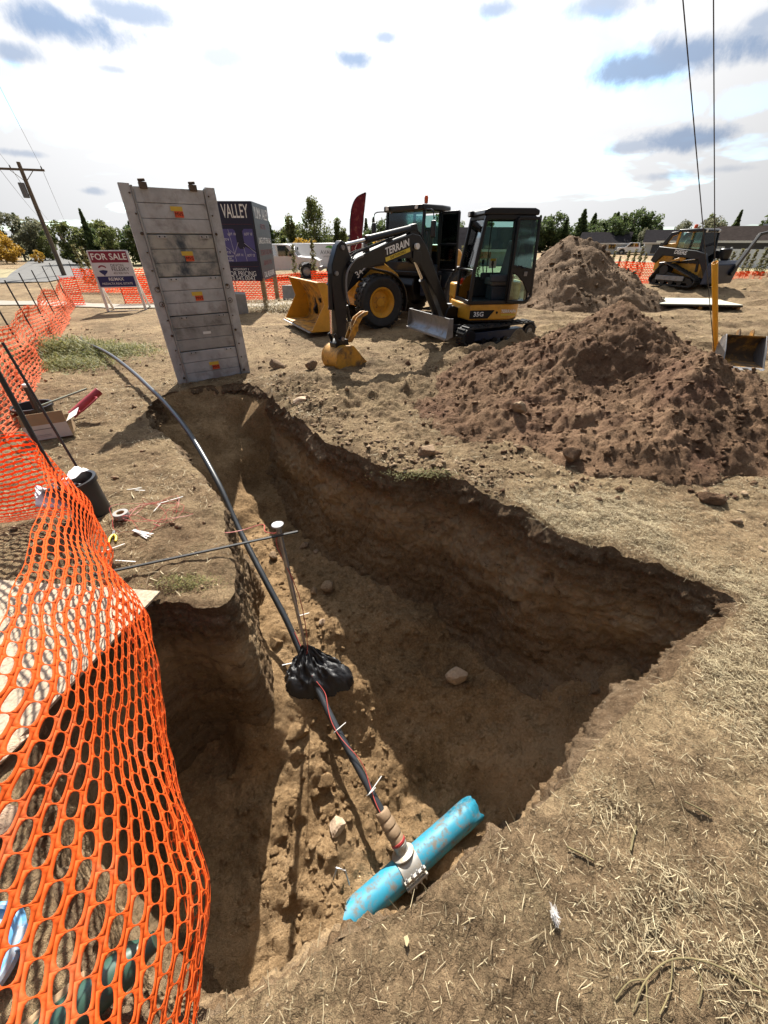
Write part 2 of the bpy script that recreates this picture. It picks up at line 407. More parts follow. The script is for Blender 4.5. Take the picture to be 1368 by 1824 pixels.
M_bark = mat('grey_bark', (.13, .105, .08), .9, var=.3, bump=.5, bs=30)
# paints and other stuff
M_black = mat('black_paint', (.007, .007, .010), .42, var=.3, dirt=.03, dc=(.05, .04, .032), ds=5, coat=.12, spec=.35)
M_yellow = mat('machine_yellow', (.60, .285, .022), .42, var=.12, dirt=.2, dc=(.17, .115, .06), ds=5, coat=.2)
M_yellow_worn = mat('worn_machine_yellow', (.55, .26, .022), .5, var=.2, dirt=.55, dc=(.12, .078, .045), ds=4.5)
M_rubber = mat('black_rubber', (.022, .022, .023), .8, var=.3, dirt=.32, dc=(.12, .095, .07), ds=6)
M_rubber_tyre = mat('tyre_rubber', (.020, .020, .022), .8, var=.3, dirt=.14, dc=(.10, .08, .06), ds=6)
M_steel = mat('worn_steel', (.22, .22, .23), .45, .55, var=.25, dirt=.35, dc=(.2, .15, .10), ds=6)
M_chrome = mat('chrome_rod', (.62, .62, .64), .15, 1.0, var=.05)
M_navy = mat('dark_blue_paint', (.020, .028, .055), .45, var=.25, dirt=.22, dc=(.12, .10, .08), ds=5)
M_interior = mat('cab_interior_grey', (.05, .058, .075), .65, var=.25)
M_seat = mat('seat_vinyl_grey', (.13, .13, .14), .6, var=.2)
M_white = mat('white_paint', (.72, .72, .70), .5, var=.05, dirt=.08, dc=(.4, .35, .28))
M_lwhite = mat('white_lettering', (.78, .78, .78), .55, var=.03)
M_lyellow = mat('yellow_lettering', (.62, .46, .05), .55, var=.05)
M_orange_lens = mat('orange_beacon_lens', (.85, .12, .02), .3, var=.1)
M_wood = mat('timber', (.30, .20, .11), .8, var=.3, vs=10, bump=.3, bs=40)
M_pole = mat('weathered_pole', (.12, .092, .068), .9, var=.3, vs=8, bump=.4, bs=30)
M_wire = mat('wire_grey', (.05, .05, .052), .6, var=.1)
# ------------------------------------------------------------------ terrain
def sstep(a, b, x):
    t = np.clip((x - a) / (b - a), 0, 1); return t * t * (3 - 2 * t)
RIM = [(-2.19, 6.62), (-1.95, 6.2), (-1.50, 5.52), (-1.12, 4.93), (-.75, 4.36), (-.25, 3.90), (.26, 3.63), (.72, 3.48), (1.12, 3.07), (1.51, 2.58), (1.74, 2.41),
       (2.08, 2.18), (2.27, 2.0), (2.42, 1.78), (2.14, 1.60), (1.62, 1.28), (1.01, .86), (.72, .66), (.36, .47), (.03, .30), (-.31, .17),
       (-.61, .07), (-.90, .10), (-1.22, .34), (-1.55, .60), (-1.76, 1.0), (-1.78, 1.42), (-1.62, 1.76), (-1.14, 1.74), (-1.07, 1.95), (-1.29, 2.46),
       (-1.49, 2.95), (-1.80, 3.38), (-2.30, 4.0), (-2.69, 4.45), (-3.25, 5.05), (-3.55, 5.7), (-3.50, 6.35), (-3.1, 6.62), (-2.6, 6.72)]
def resample(P, step, smooth=2):
    P = np.array(P, float); n = len(P); out = []
    for i in range(n):
        p0, p1, p2, p3 = P[i - 1], P[i], P[(i + 1) % n], P[(i + 2) % n]
        m = max(2, int(np.linalg.norm(p2 - p1) / step)); t = np.arange(m)[:, None] / m
        c = .5 * ((2 * p1) + (p2 - p0) * t + (2 * p0 - 5 * p1 + 4 * p2 - p3) * t ** 2 + (3 * p1 - p0 - 3 * p2 + p3) * t ** 3)
        out.append(c)
    return np.concatenate(out)
rim0 = resample(RIM, .014)
tan = np.roll(rim0, -6, 0) - np.roll(rim0, 6, 0); tan /= np.linalg.norm(tan, axis=1)[:, None]
area = .5 * np.sum(rim0[:, 0] * np.roll(rim0[:, 1], -1) - np.roll(rim0[:, 0], -1) * rim0[:, 1])
sg = 1 if area > 0 else -1
inw = np.stack([-tan[:, 1], tan[:, 0]], 1) * sg          # pointing into the trench
jit = fbm(rim0[:, 0] * 2.2, rim0[:, 1] * 2.2, o=5, s=3, g=.55) * .055
jit *= np.where(rim0[:, 1] < 1.1, .45, 1.0)
rim = rim0 + inw * jit[:, None]
for _ in range(6): inw = (np.roll(inw, 6, 0) + inw + np.roll(inw, -6, 0)); inw /= np.linalg.norm(inw, axis=1)[:, None]

from mathutils.kdtree import KDTree
_dense = np.concatenate([rim + (np.roll(rim, -1, 0) - rim) * t for t in (0, .25, .5, .75)])
_kd = KDTree(len(_dense))
for i, p_ in enumerate(_dense): _kd.insert((p_[0], p_[1], 0), i)
_kd.balance()
GX0, GY0, GST = -4.2, -.6, .02; _gx = np.arange(GX0, 3.1, GST); _gy = np.arange(GY0, 7.4, GST); SDG = np.empty((len(_gy), len(_gx)))
for j, y_ in enumerate(_gy):
    A, B = rim, np.roll(rim, -1, 0); c_ = (A[:, 1] > y_) != (B[:, 1] > y_)
    xc = np.sort(A[c_, 0] + (y_ - A[c_, 1]) * (B[c_, 0] - A[c_, 0]) / (B[c_, 1] - A[c_, 1]))
    inside = np.searchsorted(xc, _gx) % 2 == 1
    dd = np.fromiter((_kd.find((x_, y_, 0))[2] for x_ in _gx), float, len(_gx)); SDG[j] = np.where(inside, -dd, dd)
def rim_sd(x, y):
    """signed distance to the rim, positive outside"""
    x = np.asarray(x, float); y = np.asarray(y, float)
    u = (x - GX0) / GST; v = (y - GY0) / GST; out_ = (u < 0) | (v < 0) | (u > len(_gx) - 1.01) | (v > len(_gy) - 1.01)
    u = np.clip(u, 0, len(_gx) - 1.01); v = np.clip(v, 0, len(_gy) - 1.01); i = u.astype(int); j = v.astype(int); fu, fv = u - i, v - j
    r = (SDG[j, i] * (1 - fu) + SDG[j, i + 1] * fu) * (1 - fv) + (SDG[j + 1, i] * (1 - fu) + SDG[j + 1, i + 1] * fu) * fv
    return np.where(out_, 9.0, r), None

def ground_z(x, y):
    x = np.asarray(x, float); y = np.asarray(y, float)
    rr = np.hypot(x, y)
    near = 1 - sstep(16, 40, rr)
    z = .05 * fbm(x * .35, y * .35, o=3, s=5) * near
    z = z + .022 * fbm(x * 1.6, y * 1.6, o=3, s=6) * near
    z = z + .030 * fbm(x * 4.5, y * 4.5, o=5, s=7, g=.66) * (1 - sstep(8, 16, rr))
    # churned, lumpy soil between the trench and the spoil pile and around the machines
    ch = np.exp(-(((x - 1.6) / 2.6) ** 2 + ((y - 5.4) / 1.9) ** 2)) + .8 * np.exp(-(((x + 1.0) / 1.6) ** 2 + ((y - 6.2) / 1.2) ** 2))
    z = z + ch * (.10 * np.maximum(0, fbm(x * 2.4, y * 2.4, o=4, s=9, g=.6)) + .075 * billow(x * 5, y * 5, o=3, s=10))
    # wheel and track ruts running across the lot
    rut = np.exp(-((y - 11) / 6.0) ** 2) * sstep(-2.5, 1.0, x) * (1 - sstep(20, 30, x))
    w = y + .16 * x + .35 * fbm(x * .25, y * .25, o=2, s=21)
    z = z + rut * (.08 * np.abs(np.sin(w * 2.1)) ** 1.5 + .10 * fbm(x * .8, y * 3.0, o=4, s=22, g=.65))
    rut2 = np.exp(-(((y - 19) / 6.0) ** 2)) * sstep(5, 9, x)
    z = z + rut2 * .17 * fbm(x * .45, y * 1.2, o=4, s=23, g=.6)
    # low berms: by the mini excavator and at the foot of the shield panel
    for bx, by, h, sx, sy, a in ((3.1, 8.65, .34, 1.3, .38, .25), (4.6, 9.3, .30, .9, .5, .1), (1.9, 8.35, .12, .8, .3, .2), (-1.4, 6.6, .13, .6, .35, -.5), (-.9, 5.7, .10, .5, .3, -.6),
                                 (.9, 6.9, .10, .9, .3, .1), (17, 21, .5, 5, 3, 0), (19.5, 17, .35, 3, 2, 0)):
        c, s_ = math.cos(a), math.sin(a); u = ((x - bx) * c + (y - by) * s_) / sx; v = (-(x - bx) * s_ + (y - by) * c) / sy
        e = np.exp(-(u * u + v * v)); z = z + h * e * (1 + .5 * fbm(x * 2.5, y * 2.5, o=3, s=31))
    z = z + 1.6 * sstep(90, 260, y) * sstep(-10, 30, -x - .45 * y)       # the road climbs away on the left
    z = z - .10 * np.exp(-(((x - .3) / 2.5) ** 2 + ((y + .2) / .8) ** 2)) * 0
    return z
def axis(segs):
    out = [segs[0][0]]
    for a, b, s0, s1 in segs:
        p = a
        while p < b - 1e-6:
            t = (p - a) / (b - a); p = min(b, p + s0 + (s1 - s0) * t); out.append(p)
    return np.array(out)
xs = axis([(-700, -60, 90, 12), (-60, -14, 8, .9), (-14, -5, .35, .07), (-5, -3, .06, .028), (-3, 3.2, .026, .026), (3.2, 6, .03, .07), (6, 16, .08, .25), (16, 60, .5, 8), (60, 700, 12, 90)])
ys = axis([(-60, -3, 12, .6), (-3, -.6, .3, .05), (-.6, 4.5, .026, .026), (4.5, 9, .028, .06), (9, 14, .065, .11), (14, 26, .12, .4), (26, 90, .8, 9), (90, 1500, 12, 160)])
X, Y = np.meshgrid(xs, ys); nx, ny = len(xs), len(ys)
gx, gy = X.ravel().copy(), Y.ravel().copy()
sd, _ = rim_sd(gx, gy)
ins = (sd < 0).reshape(ny, nx)
outn = ~ins; adj = np.zeros_like(ins)
for dy in (-1, 0, 1):
    for dx in (-1, 0, 1): adj |= np.roll(np.roll(outn, dy, 0), dx, 1)
snap = (ins & adj).ravel()
for i in np.where(snap)[0]:
    c_, _, _ = _kd.find((gx[i], gy[i], 0)); gx[i], gy[i] = c_[0], c_[1]
gz = ground_z(gx, gy)
# crumbled edge: the lip sags a little towards the hole
lip = np.exp(-np.clip(sd, 0, 9) / .10); gz -= .03 * lip * (1 + fbm(gx * 4, gy * 4, o=3, s=41)) * (sd < 2)
idx = np.arange(nx * ny).reshape(ny, nx)
q = np.stack([idx[:-1, :-1], idx[:-1, 1:], idx[1:, 1:], idx[1:, :-1]], -1).reshape(-1, 4)
allin = ins.ravel()[q].all(1); q = q[~allin]
used = np.zeros(nx * ny, bool); used[q.ravel()] = True; remap = np.cumsum(used) - 1
ground = npmesh('ground', np.stack([gx, gy, gz], 1)[used], remap[q], M_ground)
tag(ground, 'dry churned ground with straw and wheel ruts around the trench', kind='structure')

# trench floor, from a few spot depths
FP = np.array([(-3.4, 6.45, -.12), (-2.6, 6.5, -.15), (-3.3, 5.7, -.35), (-2.9, 5.9, -.45), (-2.3, 6.05, -.75), (-2.6, 5.5, -.85), (-2.95, 5.1, -.70), (-2.05, 5.45, -1.42), (-2.45, 4.75, -1.25), (-1.5, 4.75, -1.60), (-1.6, 3.9, -1.58), (-2.0, 4.3, -1.5), (-1.05, 4.4, -1.58),
               (-.88, 3.75, -1.52), (-.2, 3.25, -1.50), (-1.25, 2.9, -1.50), (-.50, 2.80, -1.43), (-.95, 3.05, -1.48), (-.8, 2.4, -1.60), (-1.1, 2.0, -1.60), (-1.15, 1.65, -1.62), (-.4, 2.25, -1.62), (-.75, 1.6, -1.80), (-.50, 1.15, -2.02), (-.95, .95, -2.0), (-1.0, 1.4, -1.9),
               (-.55, .45, -2.15), (-.2, 1.5, -2.08), (-.2, .62, -2.22), (-.36, .52, -2.02), (.2, .85, -2.38), (.1, 1.25, -2.25), (.5, 1.5, -2.32), (.8, 1.35, -2.38), (.75, 1.8, -2.15), (1.1, 1.8, -2.05), (1.5, 1.8, -1.75), (1.75, 1.8, -1.45), (2.1, 1.85, -1.0),
               (.75, 2.3, -1.90), (.25, 2.5, -1.80), (.3, 1.9, -2.05), (-1.4, 1.1, -2.0), (-1.2, .55, -2.0), (-1.5, 1.5, -1.9), (.35, 2.95, -1.62), (1.3, 2.3, -1.75), (.9, 2.7, -1.75)])
def floor_z(x, y, detail=True):
    x = np.asarray(x, float); y = np.asarray(y, float)
    num = 0; den = 0
    for a, b, c in FP:
        w = 1 / (((x - a) ** 2 + (y - b) ** 2) + .012) ** 1.6; num = num + w * c; den = den + w
    z = num / den
    if detail:
        z = z + .075 * fbm(x * 2.3, y * 2.3, o=5, s=51, g=.58) + .022 * fbm(x * 9, y * 9, o=4, s=52, g=.65) * sstep(4.9, 3.9, y)
        lump = np.exp(-(((x + .62) / .35) ** 2 + ((y - 1.25) / .7) ** 2)); z = z + lump * .11 * np.maximum(0, fbm(x * 5, y * 5, o=4, s=53, g=.6))
    return z
fx = np.arange(-3.8, 2.65, .022); fy = np.arange(-.15, 6.95, .022); FX, FY = np.meshgrid(fx, fy); a, b = FX.ravel(), FY.ravel()
fsd, _ = rim_sd(a, b)
fz = floor_z(a, b)
fz = fz + .16 * np.exp(-np.clip(-fsd, 0, 9) / .12) * (1 + .8 * fbm(a * 3, b * 3, o=3, s=55)) * (fz < -.5)       # crumbs heaped along the foot of the walls
endr = sstep(5.6, 6.1, b); fz = np.maximum(fz, np.where(endr > 0, -.045 - 1.15 * np.clip(-fsd, 0, 9) - (1 - endr) * 2, -9)); fz = np.minimum(fz, np.where(fsd > -.03, -.06 + .03 * endr, 9))
ok = (fsd < .06); fi = np.arange(len(a)).reshape(len(fy), len(fx))
q = np.stack([fi[:-1, :-1], fi[:-1, 1:], fi[1:, 1:], fi[1:, :-1]], -1).reshape(-1, 4); q = q[ok[q].all(1)]
used = np.zeros(len(a), bool); used[q.ravel()] = True; remap = np.cumsum(used) - 1
trench_floor = npmesh('trench_floor', np.stack([a, b, fz], 1)[used], remap[q], M_floor)
tag(trench_floor, 'crumbly tan earth at the bottom of the trench', kind='structure')

# trench walls: rows going down from the rim
nr = len(rim); K = 104
rz = ground_z(rim[:, 0], rim[:, 1]) - .03 * (1 + fbm(rim[:, 0] * 4, rim[:, 1] * 4, o=3, s=41))
zb = floor_z(rim[:, 0] + inw[:, 0] * .25, rim[:, 1] + inw[:, 1] * .25, False) - .15
zb = np.minimum(zb, rz - .12)
tt = np.linspace(0, 1, K + 1); V = np.zeros((K + 1, nr, 3))
batter = .08 + .06 * sstep(1.4, 2.2, rim[:, 1]); batter = np.where((rim[:, 0] < -.95) & (rim[:, 1] < 3.0), .015, batter)
batter = np.where(rim[:, 1] < 1.5, np.minimum(batter, .06), batter)
for _ in range(90): batter = (np.roll(batter, 1) + batter + np.roll(batter, -1)) / 3
calm = 1 - .85 * sstep(-.75, -1.0, rim[:, 0]) * sstep(3.6, 3.0, rim[:, 1])
ledge = np.exp(-(((rim[:, 0] - 1.5) / .45) ** 2)) * (rim[:, 1] < 1.75) * (.13 + .14 * fbm(rim[:, 0] * 2.5, rim[:, 1] * 2.5, o=4, s=66, g=.55))
for k, t in enumerate(tt):
    z = rz + (zb - rz) * t; dep = rz - z
    px_, py_ = rim[:, 0], rim[:, 1]
    off = batter * dep - .018 * np.exp(-((dep - .12) / .08) ** 2)
    n1 = fbm(px_ * 1.3, py_ * 1.3, z * 1.8, o=4, s=61, g=.5) * .085
    n2 = (billow(px_ * 5, py_ * 5, z * 5, o=3, s=62, g=.65) - .35) * .042
    crk = .026 * np.maximum(0, .10 - np.abs(noise(px_ * 2.6, py_ * 2.6, z * 3.4, s=67))) / .10 * sstep(.2, .5, dep)
    n3 = .022 * fbm(px_ * 14, py_ * 14, z * 14, o=3, s=68, g=.65) - crk + .022 * np.abs(noise((px_ + z * .35) * 9, (py_ - z * .35) * 9, z * 1.2, s=69))
    led = .014 * np.sin(z * 9 + 3 * fbm(px_ * .8, py_ * .8, o=2, s=63)) * sstep(.3, .6, dep)
    top = .055 * billow(px_ * 9, py_ * 9, z * 9, o=3, s=64, g=.6) * (1 - sstep(.15, .45, dep))
    talus = .17 * sstep(.68, 1.0, t) ** 2 * calm
    o_ = off + (n1 * calm + (n2 + n3 + led) * (.5 + .5 * calm) + top) * sstep(0, .10, dep) + talus + ledge * np.exp(-((dep - .16) / .12) ** 2) * sstep(0, .05, dep)
    V[k, :, 0] = px_ + inw[:, 0] * o_; V[k, :, 1] = py_ + inw[:, 1] * o_; V[k, :, 2] = z + (.012 * fbm(px_ * 8, py_ * 8, z * 8, o=2, s=65) if k else 0)
vi = np.arange((K + 1) * nr).reshape(K + 1, nr); vj = np.roll(vi, -1, 1)
q = np.stack([vi[:-1], vj[:-1], vj[1:], vi[1:]], -1).reshape(-1, 4)
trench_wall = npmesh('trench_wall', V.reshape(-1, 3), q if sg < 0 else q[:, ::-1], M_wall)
tag(trench_wall, 'steep cut earth sides of the trench', kind='structure')

# spoil piles
def pile(name, label, x0, x1, y0, y1, step, hf, m, group='dirt piles'):
    xx = np.arange(x0, x1, step); yy = np.arange(y0, y1, step); A, B = np.meshgrid(xx, yy); a, b = A.ravel(), B.ravel()
    h = hf(a, b); z = np.where(h > .012, ground_z(a, b) + h - .012, ground_z(a, b) - .05)
    i = np.arange(len(a)).reshape(len(yy), len(xx)); q = np.stack([i[:-1, :-1], i[:-1, 1:], i[1:, 1:], i[1:, :-1]], -1).reshape(-1, 4)
    q = q[(h[q] > .004).any(1)]; used = np.zeros(len(a), bool); used[q.ravel()] = True; re = np.cumsum(used) - 1
    o = npmesh(name, np.stack([a, b, z], 1)[used], re[q], m); tag(o, label, 'dirt pile', group); return o
def seg_d(x, y, ax, ay, bx, by):
    dx, dy = bx - ax, by - ay; t = np.clip(((x - ax) * dx + (y - ay) * dy) / (dx * dx + dy * dy), 0, 1)
    return np.hypot(x - ax - t * dx, y - ay - t * dy), t
def h_big(x, y):
    wx = x + .20 * fbm(x * 1.0, y * 1.0, o=3, s=71); wy = y + .20 * fbm(x * 1.0, y * 1.0, o=3, s=72)
    d1 = np.hypot((wx - 3.65) / np.where(wx < 3.65, 1.5, 1.1), (wy - 6.35) / 1.05)
    h1 = 1.30 * np.clip(1 - d1 / 2.0, 0, 1) ** 1.1
    d2, t2 = seg_d(wx, wy, 3.95, 5.05, 3.05, 3.85)
    h2 = (.84 - .50 * t2) * np.clip(1 - d2 / (1.5 - .75 * t2), 0, 1) ** .95
    d3 = np.hypot((wx - 4.7) / 1.2, (wy - 5.0) / 1.15); h3 = .62 * np.clip(1 - d3 / 1.5, 0, 1)
    d4 = np.hypot((wx - 2.0) / 1.5, (wy - 5.3) / 1.0); h4 = .34 * np.clip(1 - d4 / 1.3, 0, 1)
    d5 = np.hypot((wx - 2.7) / 1.0, (wy - 4.4) / 1.0); h5 = .42 * np.clip(1 - d5 / 1.25, 0, 1)
    h = (h1 ** 5 + h2 ** 5 + h3 ** 5 + h4 ** 5 + h5 ** 5) ** .2
    h = h - .05 * np.exp(-(((wx - 2.9) / .60) ** 2 + ((wy - 5.25) / .30) ** 2)) * sstep(.15, .5, h)     # slumped hollow between the dumps
    amp = sstep(.0, .3, h)
    h = h + amp * (.08 * fbm(x * 1.7, y * 1.7, o=4, s=73, g=.5) + .065 * 1.0 * (billow(x * 3.6, y * 3.6, o=4, s=74, g=.66) - .45) + .026 * fbm(x * 9, y * 9, o=4, s=75, g=.7))
    return h - .035 - .05 * (fbm(x * 3, y * 3, o=3, s=76) + .4) * (1 - amp)
big_pile = pile('dirt_pile', 'large reddish brown dirt pile with sharp crest right of the trench', .1, 7.0, 2.7, 8.8, .03, h_big, M_pile_red)
def h_back(x, y):
    wx = x + .3 * fbm(x * .8, y * .8, o=3, s=81); wy = y + .3 * fbm(x * .8, y * .8, o=3, s=82)
    d1 = np.hypot((wx - 7.15) / np.where(wx < 7.15, 1.0, 1.18), (wy - 17.6) / 1.0)
    d1 = np.sqrt(d1 ** 2 + .10); h = 2.38 * np.clip(1 - d1 / 3.25, 0, 1) ** 1.05 + .10 * np.exp(-(d1 / 2.6) ** 2)
    amp = sstep(.05, .5, h)
    h = h + amp * (.12 * fbm(x * 1.2, y * 1.2, o=5, s=83, g=.55) + .09 * (billow(x * 2.6, y * 2.6, o=4, s=84, g=.65) - .4))
    return h - .06
pile('dirt_pile', 'tall cone of brown dirt behind the mini excavator', 2.6, 12.0, 13.2, 22.0, .07, h_back, M_pile)

# ------------------------------------------------------------------ clods, stones, straw
ICO_V = None
def ico(sub=1):
    import bmesh
    b = bmesh.new(); bmesh.ops.create_icosphere(b, subdivisions=sub, radius=1.0); b.verts.ensure_lookup_table()
    v = np.array([q.co[:] for q in b.verts]); f = np.array([[w.index for w in fc.verts] for fc in b.faces]); b.free(); return v, f
def rockmesh(sx, sy, sz, seed, sub=3, rough=.35, cut=9):
    v, f = ico(sub); rs = np.random.RandomState(seed)
    r = 1 + rough * fbm(v[:, 0] * 1.1 + seed, v[:, 1] * 1.1, v[:, 2] * 1.1, o=4, s=seed % 97)
    v = v * r[:, None]
    for _ in range(cut):                      # broken faces
        n = rs.normal(size=3); n /= np.linalg.norm(n); dd = v @ n; lim = rs.uniform(.45, .75); v = v - np.outer(np.maximum(0, dd - lim) * .85, n)
    return v * np.array([sx, sy, sz]), f
def stone(name, label, cat, loc, size, seed, m, rz=0.0, group=None, rough=.35, sub=3, sink=.25):
    v, f = rockmesh(size[0], size[1], size[2], seed, sub, rough)
    c, s_ = math.cos(rz), math.sin(rz); v = np.stack([v[:, 0] * c - v[:, 1] * s_, v[:, 0] * s_ + v[:, 1] * c, v[:, 2]], 1)
    v[:, 2] += size[2] * (1 - sink); o = npmesh(name, v, f, m); o.data.set_sharp_from_angle(angle=R(22)); o.location = loc; tag(o, label, cat, group); return o
def gz1(x, y): return float(ground_z(np.array([x]), np.array([y]))[0])
def fz1(x, y): return float(floor_z(np.array([x]), np.array([y]))[0])
def bz1(x, y): return gz1(x, y) + max(0, float(h_big(np.array([x]), np.array([y]))[0]))
def scatter_clods(name, label, pts, rmin, rmax, m, seed, power=2.5, sub=1, sink=.25):
    rs = np.random.RandomState(seed); v, f = ico(sub); n = len(pts)
    r = rmin + (rmax - rmin) * rs.rand(n) ** power
    base = np.stack([v * (1 + .45 * rs.normal(size=(len(v), 1)).clip(-1.2, 1.2)) for _ in range(12)])
    pick = rs.randint(0, 12, n); ang = rs.rand(n) * 6.283
    B = base[pick] * r[:, None, None] * rs.uniform(.5, 1.4, (n, 1, 3)); c, s_ = np.cos(ang)[:, None], np.sin(ang)[:, None]
    P = np.stack([B[..., 0] * c - B[..., 1] * s_, B[..., 0] * s_ + B[..., 1] * c, B[..., 2] * .7], -1) + pts[:, None, :] + np.array([0, 0, 1]) * (r * .15)[:, None, None]
    F = (f[None] + (np.arange(n) * len(v))[:, None, None]).reshape(-1, 3)
    o = npmesh(name, P.reshape(-1, 3), F, m, smooth=0); tag(o, label, 'earth clods', kind='stuff'); return o
rs = np.random.RandomState(11)
# on the big pile and around its foot
px_ = rs.uniform(.3, 6.4, 20000); py_ = rs.uniform(3.0, 8.0, 20000); hh = h_big(px_, py_)
keep = (rs.rand(20000) < np.where(hh > .02, .55, .25) * np.exp(-((px_ - 3.0) / 3.2) ** 2)); px_, py_, hh = px_[keep], py_[keep], hh[keep]
sd_, _ = rim_sd(px_, py_); k_ = sd_ > .06; px_, py_, hh = px_[k_], py_[k_], hh[k_]
scatter_clods('pile_clods', 'small earth clods strewn over the large dirt pile', np.stack([px_, py_, ground_z(px_, py_) + np.maximum(hh - .012, 0)], 1), .005, .040, M_pile_red, 1, 6)
# lumps along the far right lip of the trench
t_ = rs.rand(1500); u_ = np.interp(t_, [0, .3, .6, 1], [-2.0, -1.2, -.2, 1.0]) ; w_ = np.interp(u_, [-2.2, -1.5, -.78, -.27, .24, .7, 1.1], [6.67, 5.6, 4.3, 3.8, 3.52, 3.4, 3.0])
px_ = u_ + np.abs(rs.normal(0, .45, 1500)) * .75; py_ = w_ + np.abs(rs.normal(0, .45, 1500)) * .65; sd_, _ = rim_sd(px_, py_); k_ = sd_ > .02; px_, py_ = px_[k_], py_[k_]
scatter_clods('lip_clods', 'loose grey brown clods along the far lip of the trench', np.stack([px_, py_, ground_z(px_, py_)], 1), .004, .036, M_clod, 2, 6)
# trench bottom
px_ = rs.uniform(-1.9, 1.8, 15000); py_ = rs.uniform(.15, 4.8, 15000); sd_, _ = rim_sd(px_, py_)
den = .55 + .75 * np.exp(-(((px_ + .7) / .45) ** 2 + ((py_ - 1.4) / 1.0) ** 2)) + .6 * np.exp(-(((px_ + .6) / .4) ** 2 + ((py_ - 3.4) / .8) ** 2))
k_ = (sd_ < -.12) & (rs.rand(15000) < den); px_, py_ = px_[k_], py_[k_]
scatter_clods('floor_clods', 'crumbs of earth scattered over the trench bottom', np.stack([px_, py_, floor_z(px_, py_)], 1), .0035, .034, M_floor, 3, 6)
# open ground
px_ = np.concatenate([rs.uniform(-9, 9, 7000), rs.uniform(-4, 16, 4000)]); py_ = np.concatenate([rs.uniform(1.5, 12, 7000), rs.uniform(8, 22, 4000)]); sd_, _ = rim_sd(px_, py_); k_ = sd_ > .05; px_, py_ = px_[k_], py_[k_]
scatter_clods('ground_clods', 'small clods and pebbles lying about the lot', np.stack([px_, py_, ground_z(px_, py_)], 1), .004, .036, M_clod, 4, 8)
px_ = rs.uniform(4, 11, 1500); py_ = rs.uniform(14, 20, 1500); hh = h_back(px_, py_); k_ = hh > .03; px_, py_, hh = px_[k_], py_[k_], hh[k_]
scatter_clods('back_pile_clods', 'clods on the slope of the far dirt cone', np.stack([px_, py_, ground_z(px_, py_) + hh], 1), .015, .09, M_pile, 5, 6)

# single stones and lumps one can point at
stone('rock', 'pale angular rock on the dark trench floor below the right wall', 'rock', (.80, 2.36, fz1(.8, 2.36) - .03), (.125, .105, .115), 5, M_rock, .4)
stone('dirt_clod', 'round brown clod resting on the left foot of the large dirt pile', 'dirt clod', (1.72, 4.72, bz1(1.72, 4.72) - .02), (.115, .105, .10), 12, M_clod, .2)
stone('dirt_clod', 'dark blocky clod on the lip in front of the pile', 'dirt clod', (.50, 3.98, gz1(.5, 3.98) - .02), (.125, .11, .10), 21, M_rock_dark, .7)
stone('dirt_clod', 'flat reddish clod on straw at the right end of the trench', 'dirt clod', (3.06, 3.02, gz1(3.06, 3.02) - .02), (.15, .10, .075), 31, M_pile_red, .2)
stone('dirt_clod', 'lump of earth at the front foot of the large dirt pile', 'dirt clod', (2.0, 3.72, bz1(2.0, 3.72) - .02), (.12, .11, .10), 33, M_pile_red, .9)
stone('dirt_clod', 'small lump beside the mini excavator bucket', 'dirt clod', (-1.35, 7.35, gz1(-1.35, 7.35) - .02), (.15, .11, .11), 41, M_rock_dark, .1)
stone('dirt_clod', 'lump of dark earth right of the shield panel foot', 'dirt clod', (-2.05, 7.6, gz1(-2.05, 7.6) - .03), (.16, .13, .13), 42, M_rock_dark, .5)
stone('dirt_clod', 'pale chalky lump at the far lip of the trench', 'dirt clod', (-1.22, 5.55, gz1(-1.22, 5.55) - .02), (.12, .10, .08), 43, M_rock, .5)
stone('rock', 'tan cobble on the trench floor beside the steel rod', 'rock', (-.68, 3.32, fz1(-.68, 3.32) - .02), (.105, .085, .085), 51, M_clod, .3)
stone('rock', 'small brown stone touching the tan cobble on the trench floor', 'rock', (-.85, 3.27, fz1(-.85, 3.27) - .02), (.06, .05, .05), 52, M_clod, 1.3)
stone('rock', 'brown stone under the black bar across the trench', 'rock', (-1.50, 3.92, fz1(-1.5, 3.92) - .02), (.085, .075, .07), 53, M_clod, .8)
stone('rock', 'grey brown stone at the foot of the far wall, left one', 'rock', (-1.15, 4.22, fz1(-1.15, 4.22) - .02), (.085, .07, .06), 54, M_rock_dark, .8)
stone('rock', 'grey brown stone at the foot of the far wall, right one', 'rock', (-.94, 4.06, fz1(-.94, 4.06) - .02), (.075, .06, .055), 55, M_rock_dark, 1.8)
stone('rock', 'pale cream pebble lit at the shadow edge on the trench floor', 'rock', (-.70, 2.80, fz1(-.7, 2.8) - .01), (.05, .035, .04), 56, M_rock, .8)
stone('rock', 'sunlit cream cobble left of the blue pipe', 'rock', (-.40, 1.12, fz1(-.4, 1.12) - .02), (.085, .075, .07), 57, M_rock, .3)
stone('rock', 'pair of stuck clods on the ridge left of the black pipe, upper one', 'rock', (-.52, 1.42, fz1(-.52, 1.42) - .02), (.085, .07, .075), 58, M_floor, .3)
stone('rock', 'narrow clod below the pair on the ridge left of the black pipe', 'rock', (-.60, 1.32, fz1(-.6, 1.32) - .02), (.06, .05, .065), 59, M_floor, 1.1)
stone('rock', 'large loose clod on the left side of the sunlit trench floor', 'rock', (-.82, 1.75, fz1(-.82, 1.75) - .03), (.12, .10, .09), 60, M_floor, .6)
stone('rock', 'clod beside the black pipe near the shaded wall', 'rock', (-1.15, 2.55, fz1(-1.15, 2.55) - .02), (.10, .085, .08), 61, M_floor, .6)
stone('rock', 'grey rounded stone in the pit under the orange net', 'rock', (-1.62, .52, gz1(-1.62, .52) - .02), (.13, .09, .08), 62, M_rock, .4)
